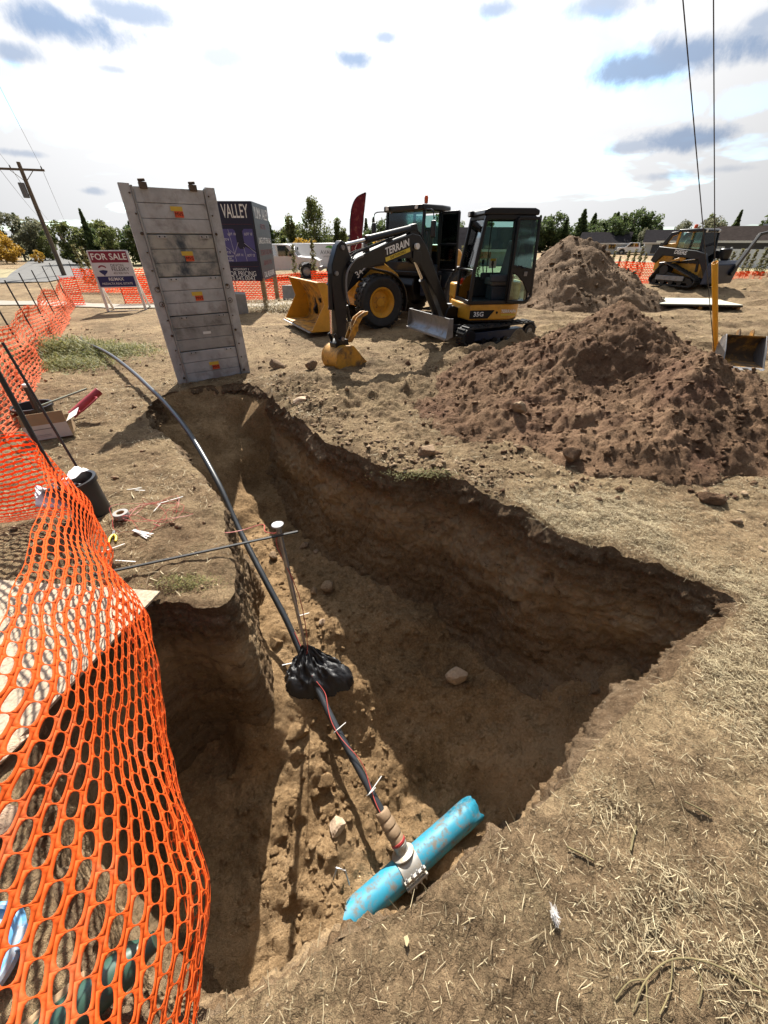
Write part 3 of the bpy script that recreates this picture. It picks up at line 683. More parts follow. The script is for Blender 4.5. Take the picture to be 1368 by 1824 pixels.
stone('rock', 'pale slab of stone by the board under the orange net', 'rock', (-1.84, .80, gz1(-1.84, .80) - .02), (.15, .11, .06), 63, M_rock, .9)
# straw and stubble lying on the near ground
def straw(name, label, n, xr, yr, lmin, lmax, wid, seed, dens, m, lift=.0, tilt=.25):
    rs = np.random.RandomState(seed); x = rs.uniform(*xr, n); y = rs.uniform(*yr, n); sd_, _ = rim_sd(x, y)
    patch = .45 + 1.3 * fbm(x * 1.1, y * 1.1, o=4, s=91, g=.6); k = (sd_ > .015 + .10 * rs.rand(n) ** 2 * (y < 1.8)) & (rs.rand(n) < np.clip(patch, .06, 1) * dens(x, y)); x, y = x[k], y[k]
    n = len(x); L = lmin + (lmax - lmin) * rs.rand(n) ** 2.2; a = rs.rand(n) * 6.283; tl = rs.normal(0, tilt, n).clip(-.9, .9); w = wid * rs.uniform(.6, 1.3, n)
    z = ground_z(x, y); dx, dy, dz = np.cos(a) * np.cos(tl) * L / 2, np.sin(a) * np.cos(tl) * L / 2, np.abs(np.sin(tl)) * L
    bend = rs.normal(0, .05, n) * L; nxp, nyp = -np.sin(a), np.cos(a); zz = z + .003 + rs.rand(n) * .012 + lift
    P = np.empty((n, 6, 3))
    for j, (t, ww) in enumerate(((-1, 1), (0, 1), (1, .5))):
        bx_ = x + dx * t + nxp * bend * (t == 0); by_ = y + dy * t + nyp * bend * (t == 0); bz_ = zz + dz * (t + 1) / 2
        P[:, j * 2] = np.stack([bx_ - nxp * w * ww / 2, by_ - nyp * w * ww / 2, bz_], 1); P[:, j * 2 + 1] = np.stack([bx_ + nxp * w * ww / 2, by_ + nyp * w * ww / 2, bz_ + w * .5 * rs.rand(n)], 1)
    o_ = (np.arange(n) * 6)[:, None]; F = np.concatenate([o_ + np.array([[0, 1, 3, 2]]), o_ + np.array([[2, 3, 5, 4]])], 0)
    o = npmesh(name, P.reshape(-1, 3), F, m, smooth=0); setattr_color(o, 'rnd', np.repeat(rs.rand(n) ** 1.7, 6)); tag(o, label, 'dry grass', kind='stuff'); return o
def dn(x, y): return np.where((x > -.6) & (y < 3.2), 1.0, np.where(x < -.6, .45, .35)) * np.exp(-np.maximum(0, y - 2.8) / 1.2)
straw('dry_straw', 'cut dry straw lying over the near ground', 380000, (-.7, 4.2), (-.35, 3.4), .008, .060, .0020, 1, dn, M_straw)
straw('stubble', 'short upright stubble rooted in the near ground', 90000, (-.7, 4.2), (-.35, 3.4), .008, .030, .0016, 12, dn, M_straw, -.004, .75)
straw('long_straw', 'longer dry stalks among the cut straw', 2200, (-.7, 4.2), (-.35, 4.0), .05, .13, .0024, 2, dn, M_straw, .006, .12)
straw('left_straw', 'thin dry grass on the ground left of the trench', 20000, (-5.0, -1.0), (1.6, 7.0), .02, .09, .004, 3, lambda x, y: .6 + 0 * x, M_straw)
straw('mid_straw', 'thin dry grass between the trench and the piles', 9000, (-1.5, 4.5), (2.2, 5.2), .02, .09, .004, 4, lambda x, y: .6 + 0 * x, M_straw)
# fringe of roots and grass hanging along the near lip
rs = np.random.RandomState(5); n = 900; i_ = rs.randint(0, nr, n); k_ = (rim[i_, 1] < 3.2) & (rim[i_, 0] > -.7); i_ = i_[k_]; n = len(i_)
b0 = np.stack([rim[i_, 0], rim[i_, 1], rz[i_] + .015], 1) - np.c_[inw[i_], np.zeros(n)] * rs.uniform(-.01, .03, (n, 1))
dirv = np.c_[inw[i_] * rs.uniform(-.1, .8, (n, 1)), rs.uniform(-.5, .9, n)] + rs.normal(0, .35, (n, 3)); dirv /= np.linalg.norm(dirv, axis=1)[:, None]
Lr = rs.uniform(.015, .06, n) * (1 + 1.0 * (rs.rand(n) < .06)); side = np.cross(dirv, [0, 0, 1]); side /= np.linalg.norm(side, axis=1)[:, None] + 1e-6; side *= .0013
P = np.stack([b0 - side, b0 + side, b0 + dirv * Lr[:, None] + side * .4, b0 + dirv * Lr[:, None] - side * .4], 1).reshape(-1, 3)
o = npmesh('edge_roots', P, np.arange(4 * n).reshape(-1, 4), M_straw, smooth=0); setattr_color(o, 'rnd', np.repeat(rs.rand(n), 4)); tag(o, 'fine roots and grass sticking out of the near lip', 'dry grass', kind='stuff')
# ------------------------------------------------------------------ pipework in the trench
M_blue = mat('blue_pvc', (.022, .225, .34), .5, var=.16, vs=4, dirt=.47, dc=(.17, .11, .06), ds=13)
M_poly = mat('black_polyethylene', (.030, .034, .040), .36, var=.25, dirt=.10, dc=(.20, .16, .11), ds=9)
M_bronze = mat('tan_tape_wrap', (.24, .165, .10), .7, var=.25, bump=.3, bs=50)
M_saddle = mat('saddle_steel', (.34, .33, .31), .5, .4, var=.3, dirt=.5, dc=(.35, .28, .2), ds=14)
M_redw = mat('red_tracer_wire', (.42, .07, .06), .5, var=.15)
M_galv = mat('galvanised_steel', (.36, .36, .37), .38, .75, var=.2, dirt=.25, dc=(.22, .16, .11), ds=9)
M_zip = mat('white_nylon', (.66, .66, .64), .5, var=.05)
M_fabric = mat('black_geotextile', (.008, .008, .010), .5, var=.3, bump=.35, bs=55)
def smooth_path(P, per=8):
    P = np.array(P, float); n = len(P); out_ = []
    for i in range(n - 1):
        p0 = P[max(i - 1, 0)]; p1 = P[i]; p2 = P[i + 1]; p3 = P[min(i + 2, n - 1)]
        for t in np.arange(per) / per:
            out_.append(.5 * ((2 * p1) + (p2 - p0) * t + (2 * p0 - 5 * p1 + 4 * p2 - p3) * t * t + (3 * p1 - p0 - 3 * p2 + p3) * t ** 3))
    out_.append(P[-1]); return [Vector(q) for q in out_]
# blue water main
pA, pB = Vector((-.47, .475, -2.222)), Vector((.80, 1.30, -2.20)); ax = (pB - pA).normalized(); Dp = .108
main = thing('water_main', 'muddy blue plastic water main lying across the trench bottom', 'pipe', pA)
mb = MB(); n = 28; u = ax.cross(Vector((0, 0, 1))).normalized(); w = u.cross(ax); Lm = (pB - pA).length; ro = random.Random(4)
rows = []
for k in range(15):
    s_ = k / 14; ring = []
    for j in range(n):
        a = 2 * math.pi * j / n; e = 0
        if k == 14: e = .035 * math.sin(a + .6) + .02 * math.sin(a * 3 + 1) + ro.uniform(-.016, .016)       # broken end
        p = ax * (s_ * Lm + e) + (u * math.cos(a) + w * math.sin(a)) * Dp * (1.0 if k < 13 else 1.02); ring.append(p)
    rows.append(ring)
vs = [p for r_ in rows for p in r_]; fs = [(k * n + j, k * n + (j + 1) % n, (k + 1) * n + (j + 1) % n, (k + 1) * n + j) for k in range(14) for j in range(n)]
mb.add(vs, fs); ob = mb.build('pipe_barrel', M_blue, main); sm = ob.modifiers.new('wall', 'SOLIDIFY'); sm.thickness = .012; sm.offset = -1
sc = Vector((.205, .905, -2.21)) - pA; sc = ax * sc.dot(ax)
# tapping saddle clamped on the main
sad = thing('tapping_saddle', 'grey steel tapping saddle bolted around the blue pipe', 'pipe clamp', pA + sc)
def ringstrip(mb, o, half, r0, r1, a0, a1, nn=24):
    vs = []; 
    for i in range(nn + 1):
        a = a0 + (a1 - a0) * i / nn; dv = u * math.cos(a) + w * math.sin(a)
        for s_, r_ in ((-half, r0), (half, r0), (half, r1), (-half, r1)): vs.append(o + ax * s_ + dv * r_)
    fs = []
    for i in range(nn):
        for j in range(4): fs.append((i * 4 + j, i * 4 + (j + 1) % 4, (i + 1) * 4 + (j + 1) % 4, (i + 1) * 4 + j))
    fs += [(0, 1, 2, 3), (nn * 4 + 3, nn * 4 + 2, nn * 4 + 1, nn * 4)]
    mb.add(vs, fs)
mb = MB(); ringstrip(mb, Vector((0, 0, 0)), .088, Dp + .001, Dp + .007, -.35, 5.7, 40); mb.build('band', M_saddle, sad, .002)
up0 = (w * .72 - u * .69).normalized()          # branch leaves towards the black pipe
mb = MB(); o0 = up0 * (Dp - .005); mb.lathe([(.0, .005), (.095, .005), (.098, .018), (.075, .030), (.055, .035), (.052, .075), (.060, .078), (.060, .105), (0, .105)], o0, up0, 22); mb.build('branch_boss', M_saddle, sad, .002)
for e in (-1, 1):
    mb = MB(); cdir = (u * .80 + w * .60).normalized(); tdir = ax.cross(cdir).normalized()
    for q in (-.026, .026):
        mb.bar(cdir * (Dp + .022) + tdir * q - ax * .10, cdir * (Dp + .022) + tdir * q + ax * .10, .016, .03, cdir)
    mb.build('lug', M_saddle, sad, .002) if e < 0 else None
for k in (-.075, -.025, .025, .075):
    mb = MB(); cdir = (u * .80 + w * .60).normalized(); tdir = ax.cross(cdir).normalized(); c0 = cdir * (Dp + .026) + ax * k
    mb.cyl(c0 - tdir * .060, c0 + tdir * .060, .007, n=8); mb.cyl(c0 - tdir * .046, c0 - tdir * .034, .0125, n=6); mb.cyl(c0 + tdir * .034, c0 + tdir * .046, .0125, n=6); mb.build('bolt', M_galv, sad)
bp = pA + sc + up0 * (Dp + .085)
# black service pipe: surface loop, down into the trench, through the wrap, to the saddle
cend = Vector((-.02, 1.20, -1.93)); cdirn = (bp - cend).normalized()
path = [(-7.3, 10.0, .10), (-6.9, 9.5, .10), (-6.0, 8.6, .16), (-5.2, 7.75, .20), (-4.3, 6.75, .19), (-3.68, 6.05, .14), (-3.14, 5.45, .06), (-2.55, 4.72, -.06), (-2.0, 3.98, -.33), (-1.68, 3.52, -.68), (-1.30, 3.00, -.98), (-1.02, 2.64, -1.24), (-.82, 2.34, -1.47), (-.62, 2.04, -1.60), (-.45, 1.78, -1.69), (-.22, 1.47, -1.81), tuple(cend)]
pp = thing('service_pipe', 'long black plastic water service pipe curving down into the trench', 'pipe')
mb = MB(); mb.tube(smooth_path(path, 7), .032, 14); mb.build('pipe_run', M_poly, pp)
mb = MB(); prof = [(.0, 0), (.05, 0), (.056, .01), (.056, .06), (.050, .068), (.058, .08), (.060, .12), (.052, .128), (.060, .14), (.060, .19), (.052, .20), (.057, .21), (.056, .25), (0, .25)]
Lc = (bp - cend).length; k_ = Lc / .25; mb.lathe([(r_ * 1.05, z_ * k_ - .01) for r_, z_ in prof], cend, cdirn, 20); cp = mb.build('coupling', M_bronze, pp, .003)
mb = MB(); mb.lathe([(.058, 0), (.064, .004), (.064, .02), (.058, .024)], bp - cdirn * .03, cdirn, 20); mb.build('gasket_ring', mat('red_gasket', (.30, .03, .03), .5), pp)
# red tracer wire, wound loosely along the pipe
W = []
sp = smooth_path(path[11:], 6)
for i, p in enumerate(sp):
    a = i * .55; W.append(p + Vector((math.cos(a) * .03 + .01, math.sin(a) * .03, .045 + .008 * math.sin(a * 1.7))))
rod_b, rod_t = Vector((-.79, 2.40, -1.66)), Vector((-.845, 2.44, .13))
W = [rod_t + Vector((0, -.02, -.06)), rod_t + Vector((-.04, .0, -.20)), rod_b + Vector((.03, -.02, 1.1)), rod_b + Vector((.035, -.02, .5)), rod_b + Vector((.0, -.06, .25))] + W[3:]
tw = MB().tube(smooth_path(W, 3), .004, 6).build('tracer_wire', M_redw); tag(tw, 'thin red tracer wire running along the black pipe', 'wire')
wr = [(-1.95, 2.60, .05), (-1.75, 2.55, .03), (-1.50, 2.60, .035), (-1.34, 2.52, .02), (-1.22, 2.60, -.02), (-1.05, 2.66, .0), (-.98, 2.50, .05), (-.90, 2.46, .06), (-.845, 2.43, .10)]
tag(MB().tube(smooth_path(wr, 5), .0035, 5).build('tracer_wire', M_redw), 'red wire strung from the ground to the top of the steel rod', 'wire')
# curb stop rod with cap
rod = thing('curb_stop', 'upright galvanised steel rod with round cap standing in the trench', 'valve rod', rod_b)
dv = rod_t - rod_b
mb = MB(); mb.tube([(0, 0, 0), dv * .55], .0155, 12); mb.build('lower_tube', M_galv, rod)
mb = MB(); mb.tube([dv * .53, dv], .021, 12); mb.build('upper_tube', M_galv, rod)
mb = MB(); mb.lathe([(0, .0), (.024, .0), (.028, .02), (.046, .024), (.048, .036), (.042, .040), (.038, .036), (.028, .036), (.025, .040), (.014, .040), (.012, .046), (0, .046)], dv, dv, 20); mb.build('cap', mat('cast_cap_grey', (.45, .45, .45), .45, .5, var=.15), rod)
# black fabric tied round the valve
mb = MB(); nn = 84; rsf = np.random.RandomState(2); rws = 18; c0 = Vector((-.655, 2.19, 0)); vs = []; ph = rsf.rand(6) * 6
_A, _T = np.meshgrid(np.linspace(0, 2 * np.pi, nn, endpoint=False), np.linspace(0, 1, rws + 1)); NZ = fbm(np.cos(_A) * 3, np.sin(_A) * 3, _T * 3.0, o=4, s=201, g=.7); NZ2 = .5 * fbm(np.cos(_A) * 4.5, np.sin(_A) * 3.5, _T * 4.5, o=4, s=207, g=.75) + .25 * fbm(_T * 4, np.cos(_A) * 2, o=3, s=209)
for k in range(rws + 1):
    t = k / rws
    for j in range(nn):
        a = 2 * math.pi * j / nn
        ca_, sa2 = math.cos(a), math.sin(a)
        cre = float(NZ[k, j]); r_ = .03 + .255 * t ** .8 * (1 + .14 * math.sin(2 * a + .8) + .10 * math.sin(3 * a + 2)) * (1 + .22 * cre * t)
        x = -.79 * (1 - t) + c0.x * t; y = 2.40 * (1 - t) + c0.y * t
        X_, Y_ = x + r_ * ca_ * 1.08, y + r_ * sa2 * .66
        fl = float(floor_z(np.array([X_]), np.array([Y_]), False)[0]) + .035
        z = fl + (.09 * (1 - t) ** 4 + .12 * (1 - t ** 5)) + .10 * float(NZ2[k, j]) * (1 - t ** 3) - (.05 if k == rws else 0)
        vs.append((X_, Y_, z))
fs = [(k * nn + j, k * nn + (j + 1) % nn, (k + 1) * nn + (j + 1) % nn, (k + 1) * nn + j) for k in range(rws) for j in range(nn)]
mb.add(vs, fs); fab = mb.build('fabric_wrap', M_fabric, None, smooth=180); tag(fab, 'black fabric gathered and tied around the valve at the rod', 'fabric wrap')
# zip ties
def ziptie(c, axis, r, tail, nm, par=None):
    t = thing('zip_tie', nm, 'zip tie', c, group='white zip ties') ; A = Vector(axis).normalized(); uu = A.cross(Vector((0, 0, 1))).normalized(); ww = uu.cross(A)
    mb = MB(); pts = [(uu * math.cos(a) + ww * math.sin(a)) * r for a in np.linspace(0, 2 * math.pi, 17)]; mb.tube(pts, .0035, 5); mb.build('loop', M_zip, t)
    mb = MB(); mb.bar(uu * r * .8 + ww * r * .7, uu * r * .8 + ww * r * .7 + Vector(tail), .007, .002); mb.build('tail', M_zip, t); return t
ziptie((-.43, 1.755, -1.70), (.55, -.65, -.3), .046, (.10, .06, .05), 'white zip tie on the black pipe just below the fabric')
ziptie((-.11, 1.32, -1.86), (.55, -.65, -.3), .046, (.11, .12, .05), 'white zip tie on the black pipe above the coupling')
ziptie((-.86, 2.36, -1.53), (.55, -.65, -.3), .05, (-.14, -.05, .02), 'white zip tie where the black pipe enters the fabric')
ziptie((-.81, 2.415, -.9), (0, 0, 1), .027, (.10, .02, .02), 'white zip tie on the steel rod, half way up')
tag(MB().tube([(-.40, .80, -2.08), (-.37, .86, -2.0), (-.30, .84, -1.98), (-.27, .78, -2.10)], .006, 6).build('wire_hook', M_galv), 'small bent grey wire hook beside the blue pipe', 'wire')
# black bar laid across the trench
tag(MB().bar((-2.05, 1.97, gz1(-2.05, 1.97) + .05), (-.69, 2.43, gz1(-1.3, 2.2) + .05), .02, .012).build('steel_bar', mat('black_flat_bar', (.018, .019, .02), .7, .0), bevel=.002), 'thin black bar laid across the trench from the left bank', 'bar')

# ------------------------------------------------------------------ things on the left bank
M_card = mat('cardboard', (.30, .20, .11), .85, var=.15)
M_cardw = mat('printed_white_card', (.52, .50, .48), .8, var=.06)
box = thing('cardboard_box', 'open cardboard box with white printed side beside the orange net', 'box', (-4.18, 4.55, gz1(-4.18, 4.55)), R(28))
w_, d_, h_, t_ = .44, .30, .18, .006
MB().bx(-w_ / 2, w_ / 2, -d_ / 2, d_ / 2, 0, .006).build('bottom', M_card, box)
MB().bx(-w_ / 2, w_ / 2, -d_ / 2 - t_, -d_ / 2, 0, h_).build('printed_side', M_cardw, box)
MB().bx(-w_ / 2, w_ / 2, d_ / 2, d_ / 2 + t_, 0, h_).build('side', M_card, box)
for s_ in (-1, 1): MB().bx(s_ * w_ / 2 - t_ / 2, s_ * w_ / 2 + t_ / 2, -d_ / 2, d_ / 2, .001, h_).build('side', M_card, box)
MB().hexa([(-w_ / 2, -d_ / 2 - t_, h_), (w_ / 2, -d_ / 2 - t_, h_), (w_ / 2, -d_ / 2 - .0, h_), (-w_ / 2, -d_ / 2, h_), (-w_ / 2, -d_ / 2 + .03, h_ + .13), (w_ / 2, -d_ / 2 + .03, h_ + .13), (w_ / 2, -d_ / 2 + .036, h_ + .13), (-w_ / 2, -d_ / 2 + .036, h_ + .13)]).build('flap', M_card, box)
MB().hexa([(w_ / 2, -d_ / 2, h_), (w_ / 2 + .005, -d_ / 2, h_), (w_ / 2 + .005, d_ / 2, h_), (w_ / 2, d_ / 2, h_), (w_ / 2 + .12, -d_ / 2, h_ + .06), (w_ / 2 + .125, -d_ / 2, h_ + .06), (w_ / 2 + .125, d_ / 2, h_ + .06), (w_ / 2 + .12, d_ / 2, h_ + .06)]).build('flap', M_cardw, box)
M_print = mat('grey_print', (.10, .10, .11), .8)
for zz, ww, hh_ in ((.125, .20, .022), (.055, .15, .010), (.038, .15, .006)):
    MB().bx(-.13, -.13 + ww, -d_ / 2 - t_ - .0022, -d_ / 2 - t_ - .0012, zz, zz + hh_ * .35).build('printed_line', M_print, box)
def bucket_obj(name, label, loc, r0, r1, h, m, tilt=(0, 0, 0)):
    t = thing(name, label, 'bucket', loc, rot=tilt)
    mb = MB(); mb.lathe([(0, 0), (r0, 0), (r1, h), (r1 + .014, h), (r1 + .014, h - .03), (r1 + .018, h - .03), (r1 + .018, h + .004), (r1 - .006, h + .004), (r0 - .006, .006), (0, .006)], n=32); mb.build('shell', m, t)
    return t
M_bkt = mat('black_bucket_plastic', (.018, .018, .020), .42, var=.2, dirt=.12, dc=(.12, .1, .075), ds=8)
b1 = bucket_obj('bucket', 'black plastic bucket holding crumpled white paper', (-2.55, 2.78, gz1(-2.5, 2.78) - .01), .125, .15, .36, M_bkt, (0, R(-6), .4))
M_paper = mat('white_paper', (.70, .69, .72), .8, var=.04)
rsb = np.random.RandomState(8)
for i in range(3):
    g = 9; vs = []; cx, cy, cz, an = [(-2.66, 2.70, .30, .3), (-2.58, 2.74, .36, 1.2), (-2.70, 2.62, .24, 2.1)][i]
    for a in range(g):
        for b in range(g):
            x, y = (a / (g - 1) - .5) * .24, (b / (g - 1) - .5) * .17; z = .10 * x * (1 if i else -1) + .5 * y * (i - 1) + .03 * math.sin(9 * x + i * 2) * math.cos(14 * y + i) + rsb.normal(0, .006)
            vs.append((cx + x * math.cos(an) - y * math.sin(an), cy + x * math.sin(an) + y * math.cos(an), cz + .05 + z + .25 * x * (i == 1)))
    mb = MB(); mb.add(vs, [(a * g + b, a * g + b + 1, (a + 1) * g + b + 1, (a + 1) * g + b) for a in range(g - 1) for b in range(g - 1)])
    o = mb.build('paper_sheet', M_paper, None); o.modifiers.new('s', 'SOLIDIFY').thickness = .0012
    tag(o, ['folded white paper hanging over the near rim of the bucket', 'white paper sheet standing up in the black bucket', 'lowest white paper scrap caught between bucket and orange net'][i], 'paper')
b2 = bucket_obj('bucket', 'low black tub behind the cardboard box', (-4.78, 5.10, gz1(-4.7, 5.1)), .19, .22, .20, M_bkt)
tag(MB().lathe([(0, 0), (.035, 0), (.035, .30), (.040, .30), (.040, .36), (0, .36)], (-4.62, 4.97, .12), (.05, .02, 1), 18).build('bottle', mat('black_can', (.03, .03, .032), .4)), 'dark upright can with pale top in the black tub', 'can')
tag(MB().lathe([(.036, 0), (.041, 0), (.041, .03), (0, .032)], (-4.602, 4.977, .475), (.05, .02, 1), 18).build('can_lid', mat('pale_cap', (.5, .5, .5), .4, .4)), 'pale grey cap resting on the dark can in the tub', 'lid')
tag(MB().bar((-4.55, 5.0, .22), (-4.2, 5.45, .30), .02, .02).build('wooden_handle', mat('green_grey_handle', (.2, .22, .17), .7)), 'thin grey green handle leaning on the box', 'handle')
drv = thing('post_driver', 'red steel post driver with two side handles lying behind the box', 'post driver', (-4.05, 5.12, gz1(-4.05, 5.12) + .24), rot=(0, R(62), R(50)))
M_red = mat('red_paint', (.34, .035, .045), .45, var=.2, dirt=.15)
MB().cyl((0, 0, -.24), (0, 0, .24), .052, n=20).build('tube', M_red, drv, .004)
for s_ in (-1, 1): MB().tube(smooth_path([(0, s_ * .05, -.13), (0, s_ * .13, -.12), (0, s_ * .13, .12), (0, s_ * .05, .13)], 5), .011, 8).build('handle', M_red, drv)
tape = thing('tape_roll', 'grey roll of tape lying on the left bank', 'tape roll', (-2.25, 2.68, gz1(-2.25, 2.68) + .004))
MB().lathe([(.033, 0), (.058, 0), (.060, .004), (.060, .044), (.058, .048), (.033, .048), (.033, 0)], n=28).build('roll', mat('grey_tape', (.26, .25, .24), .6, var=.1), tape)
MB().lathe([(.029, .002), (.0335, .002), (.0335, .046), (.029, .046), (.029, .002)], n=28).build('core', M_card, tape)
sn = thing('pliers', 'small yellow handled pliers on the dry ground', 'pliers', (-2.19, 2.44, gz1(-2.19, 2.44) + .012), R(115))
M_yp = mat('yellow_grip', (.62, .5, .03), .5)
for s_ in (-1, 1):
    MB().tube(smooth_path([(0, s_ * .004, 0), (-.04, s_ * .022, 0), (-.10, s_ * .024, 0)], 4), .0085, 8).build('grip', M_yp, sn)
    MB().bar((0, s_ * .004, 0), (.055, s_ * .004, 0), .009, .010).build('jaw', M_galv, sn)
zb_ = thing('zip_tie_bundle', 'bundle of white zip ties lying on the left bank', 'zip ties', (-1.97, 2.46, gz1(-1.97, 2.46) + .008), R(-25))
for i in range(9):
    e = rsb.uniform(-.035, .035, 2); MB().bar((-.10, e[0] * .5, i * .001), (.10, e[1], .002 + i * .0015), .006, .002).build('tie', M_zip, zb_)
for i, (x, y, a, L_) in enumerate([(-2.42, 3.18, .2, .13), (-2.36, 3.16, -.2, .12), (-1.98, 2.98, .55, .22), (-2.04, 2.86, 1.5, .14), (-2.10, 2.28, .6, .16), (-1.98, 2.17, -.12, .22)]):
    tag(MB().bar((x - math.cos(a) * L_ / 2, y - math.sin(a) * L_ / 2, gz1(x, y) + .012), (x + math.cos(a) * L_ / 2, y + math.sin(a) * L_ / 2, gz1(x, y) + .02), .007, .003).build('zip_tie', M_zip),
        ['loose white zip tie far from the bucket, upper one of a crossed pair', 'loose white zip tie far from the bucket, lower one of a crossed pair', 'long white zip tie lying over the red wire tangle', 'short white zip tie standing on end in the wire tangle', 'white zip tie beside the bundle near the pliers', 'white zip tie close to the black bar'][i], 'zip tie')
# tangle of red wire
rsw = np.random.RandomState(3); pts = []
for i in range(44):
    a = i * .8; r_ = .12 + .12 * rsw.rand(); pts.append((-2.03 + r_ * math.cos(a) * 1.2 + rsw.normal(0, .05), 2.72 + r_ * math.sin(a) + rsw.normal(0, .05), gz1(-2.0, 2.7) + .02 + .09 * rsw.rand() ** 2))
tag(MB().tube(smooth_path(pts, 3), .0017, 4).build('wire_tangle', M_redw), 'tangled heap of thin red wire on the left bank', 'wire')
# chipboard sheet over the side pit, blue lid and junk beneath the net
M_osb = mat('chipboard', (.36, .29, .21), .85, var=.4, vs=45, bump=.3, bs=90)
pw = MB().prism([(-1.53, 1.84), (-1.80, .70), (-2.85, .55), (-2.75, 1.95)], .03, .048, 'z').build('chipboard_sheet', M_osb, None, .002); tag(pw, 'sheet of chipboard lying over the side pit under the net', 'board')
lid = thing('plastic_disc', 'scuffed light blue plastic lid on the ground under the orange net', 'plastic disc', (-1.33, .20, gz1(-1.33, .2) + .03), rot=(R(10), R(-12), .3))
M_lid = mat('light_blue_plastic', (.12, .36, .62), .5, var=.2, vs=14, dirt=.45, dc=(.5, .46, .4), ds=14)
MB().lathe([(0, .010), (.105, .010), (.110, .026), (.120, .028), (.128, .020), (.128, .0), (.122, 0), (.120, .014), (.112, .018), (.106, .004), (0, .004)], n=36).build('disc', M_lid, lid)
MB().bx(.10, .155, -.03, .03, .006, .024).build('tab', M_lid, lid, .004)
tag(MB().lathe([(0, 0), (.05, 0), (.055, .02), (.055, .26), (.03, .30), (.028, .33), (0, .33)], (-1.02, .02, gz1(-1.02, .02) + .055), (.55, .45, .02), 20).build('bottle', mat('dark_green_bottle', (.03, .075, .055), .35)), 'dark green bottle lying under the orange net', 'bottle')
tag(MB().bar((-1.25, -.12, .05), (-.95, .14, .05), .07, .04).build('timber_offcut', M_wood, bevel=.003), 'short timber offcut at the pit edge under the net', 'timber')
# fluff and twig on the near grass
mb = MB(); rsq = np.random.RandomState(6); M_fluff = mat('white_down', (.45, .43, .41), .8)
c0 = Vector((.605, .295, gz1(.6, .3) + .02))
for i in range(110):
    dv_ = Vector(rsq.normal(size=3)); dv_.z = abs(dv_.z) * .5; dv_.normalize(); L_ = rsq.uniform(.008, .024); sd3 = dv_.cross(Vector((0, 0, 1))).normalized() * .0011
    a = c0 + Vector(rsq.normal(0, .006, 3)); b = a + Vector((dv_.x * .7, dv_.y * 1.3, dv_.z)) * L_; mb.add([a - sd3, a + sd3, b + sd3 * .4, b - sd3 * .4], [(0, 1, 2, 3)])
tag(mb.build('feather', M_fluff, None, smooth=0), 'tuft of white down feather on the near straw', 'feather')
tw_ = thing('twig', 'curved dry branch lying on straw at the bottom right', 'twig', (0, 0, 0))
M_twig = mat('dry_twig', (.15, .12, .055), .85, var=.4)
def gp(x, y, h=.02): return (x, y, gz1(x, y) + h * .55)
MB().tube(smooth_path([gp(.78, .085), gp(.86, .15), gp(.98, .195, .03), gp(1.10, .185, .03), gp(1.26, .12, .02), gp(1.42, .07)], 5), [.0020 + .0022 * (i / 25) for i in range(26)], 7).build('stem', M_twig, tw_)
for q in ([gp(.86, .15), gp(.83, .09), gp(.80, .03)], [gp(.98, .195, .03), gp(.93, .13), gp(.86, .08)], [gp(1.05, .19, .03), gp(1.04, .14), gp(1.0, .10)], [gp(.86, .15), gp(.80, .145), gp(.74, .11)]):
    MB().tube(smooth_path(q, 4), .002, 6).build('side_shoot', M_twig, tw_)
tag(MB().prism([(.068, .245), (.082, .250), (.088, .236), (.079, .222), (.074, .226), (.072, .236)], gz1(.08, .24) + .003, gz1(.08, .24) + .007, 'z').build('wood_chip', mat('pale_wood_chip', (.38, .30, .17), .8)), 'pale wood chip on the near lip below the pipe', 'wood chip')
for i, (x, y, a) in enumerate([(1.02, .52, .9), (1.35, .62, -.5), (.78, .47, -.4)]):
    tag(MB().tube([gp(x - .05 * math.cos(a), y - .05 * math.sin(a)), gp(x, y, .024), gp(x + .05 * math.cos(a), y + .05 * math.sin(a), .018)], .004, 6).build('twig', M_twig), ['short thick stalk right of the feather', 'stalk near the right edge of the straw', 'stalk just above the feather'][i], 'twig')
# clump of weeds
def weeds(name, label, c, rx, ry, h, n, seed, m, wid=.012, loc_z=None):
    rs = np.random.RandomState(seed); x = c[0] + rs.normal(0, rx, n); y = c[1] + rs.normal(0, ry, n); z = ground_z(x, y)
    e = np.exp(-(((x - c[0]) / rx) ** 2 + ((y - c[1]) / ry) ** 2) * .35); L_ = h * e * rs.uniform(.35, 1.0, n)
    t0 = rs.rand(n) ** .8; z = z + L_ * t0; ln = rs.uniform(.04, .12, n) * (h / .4); a = rs.rand(n) * 6.283; up_ = rs.uniform(-.1, .9, n)
    dx, dy, dz = np.cos(a) * ln, np.sin(a) * ln, up_ * ln; nxp, nyp = -np.sin(a) * wid * rs.uniform(.5, 1.3, n), np.cos(a) * wid * rs.uniform(.5, 1.3, n)
    P = np.stack([np.stack([x - nxp, y - nyp, z], 1), np.stack([x + nxp, y + nyp, z], 1), np.stack([x + dx, y + dy, z + dz], 1)], 1).reshape(-1, 3)
    o = npmesh(name, P, np.arange(3 * n).reshape(-1, 3), m, smooth=0); setattr_color(o, 'rnd', np.repeat(rs.rand(n), 3)); tag(o, label, 'weeds'); return o
weeds('weed_clump', 'bushy green weeds beside the end of the black pipe', (-7.0, 8.75), .62, .5, .42, 9000, 1, M_weed)
weeds('weed_clump', 'smaller green weeds behind the black pipe', (-5.85, 8.9), .45, .35, .24, 3500, 2, M_weed)
weeds('weed_clump', 'low green weeds in front of the bushy clump', (-6.15, 7.75), .45, .25, .22, 3000, 3, M_weed)
weeds('weed_clump', 'dry tufts under the corner of the big blue sign', (-4.2, 15.3), .8, .35, .45, 2500, 4, M_straw, .012)
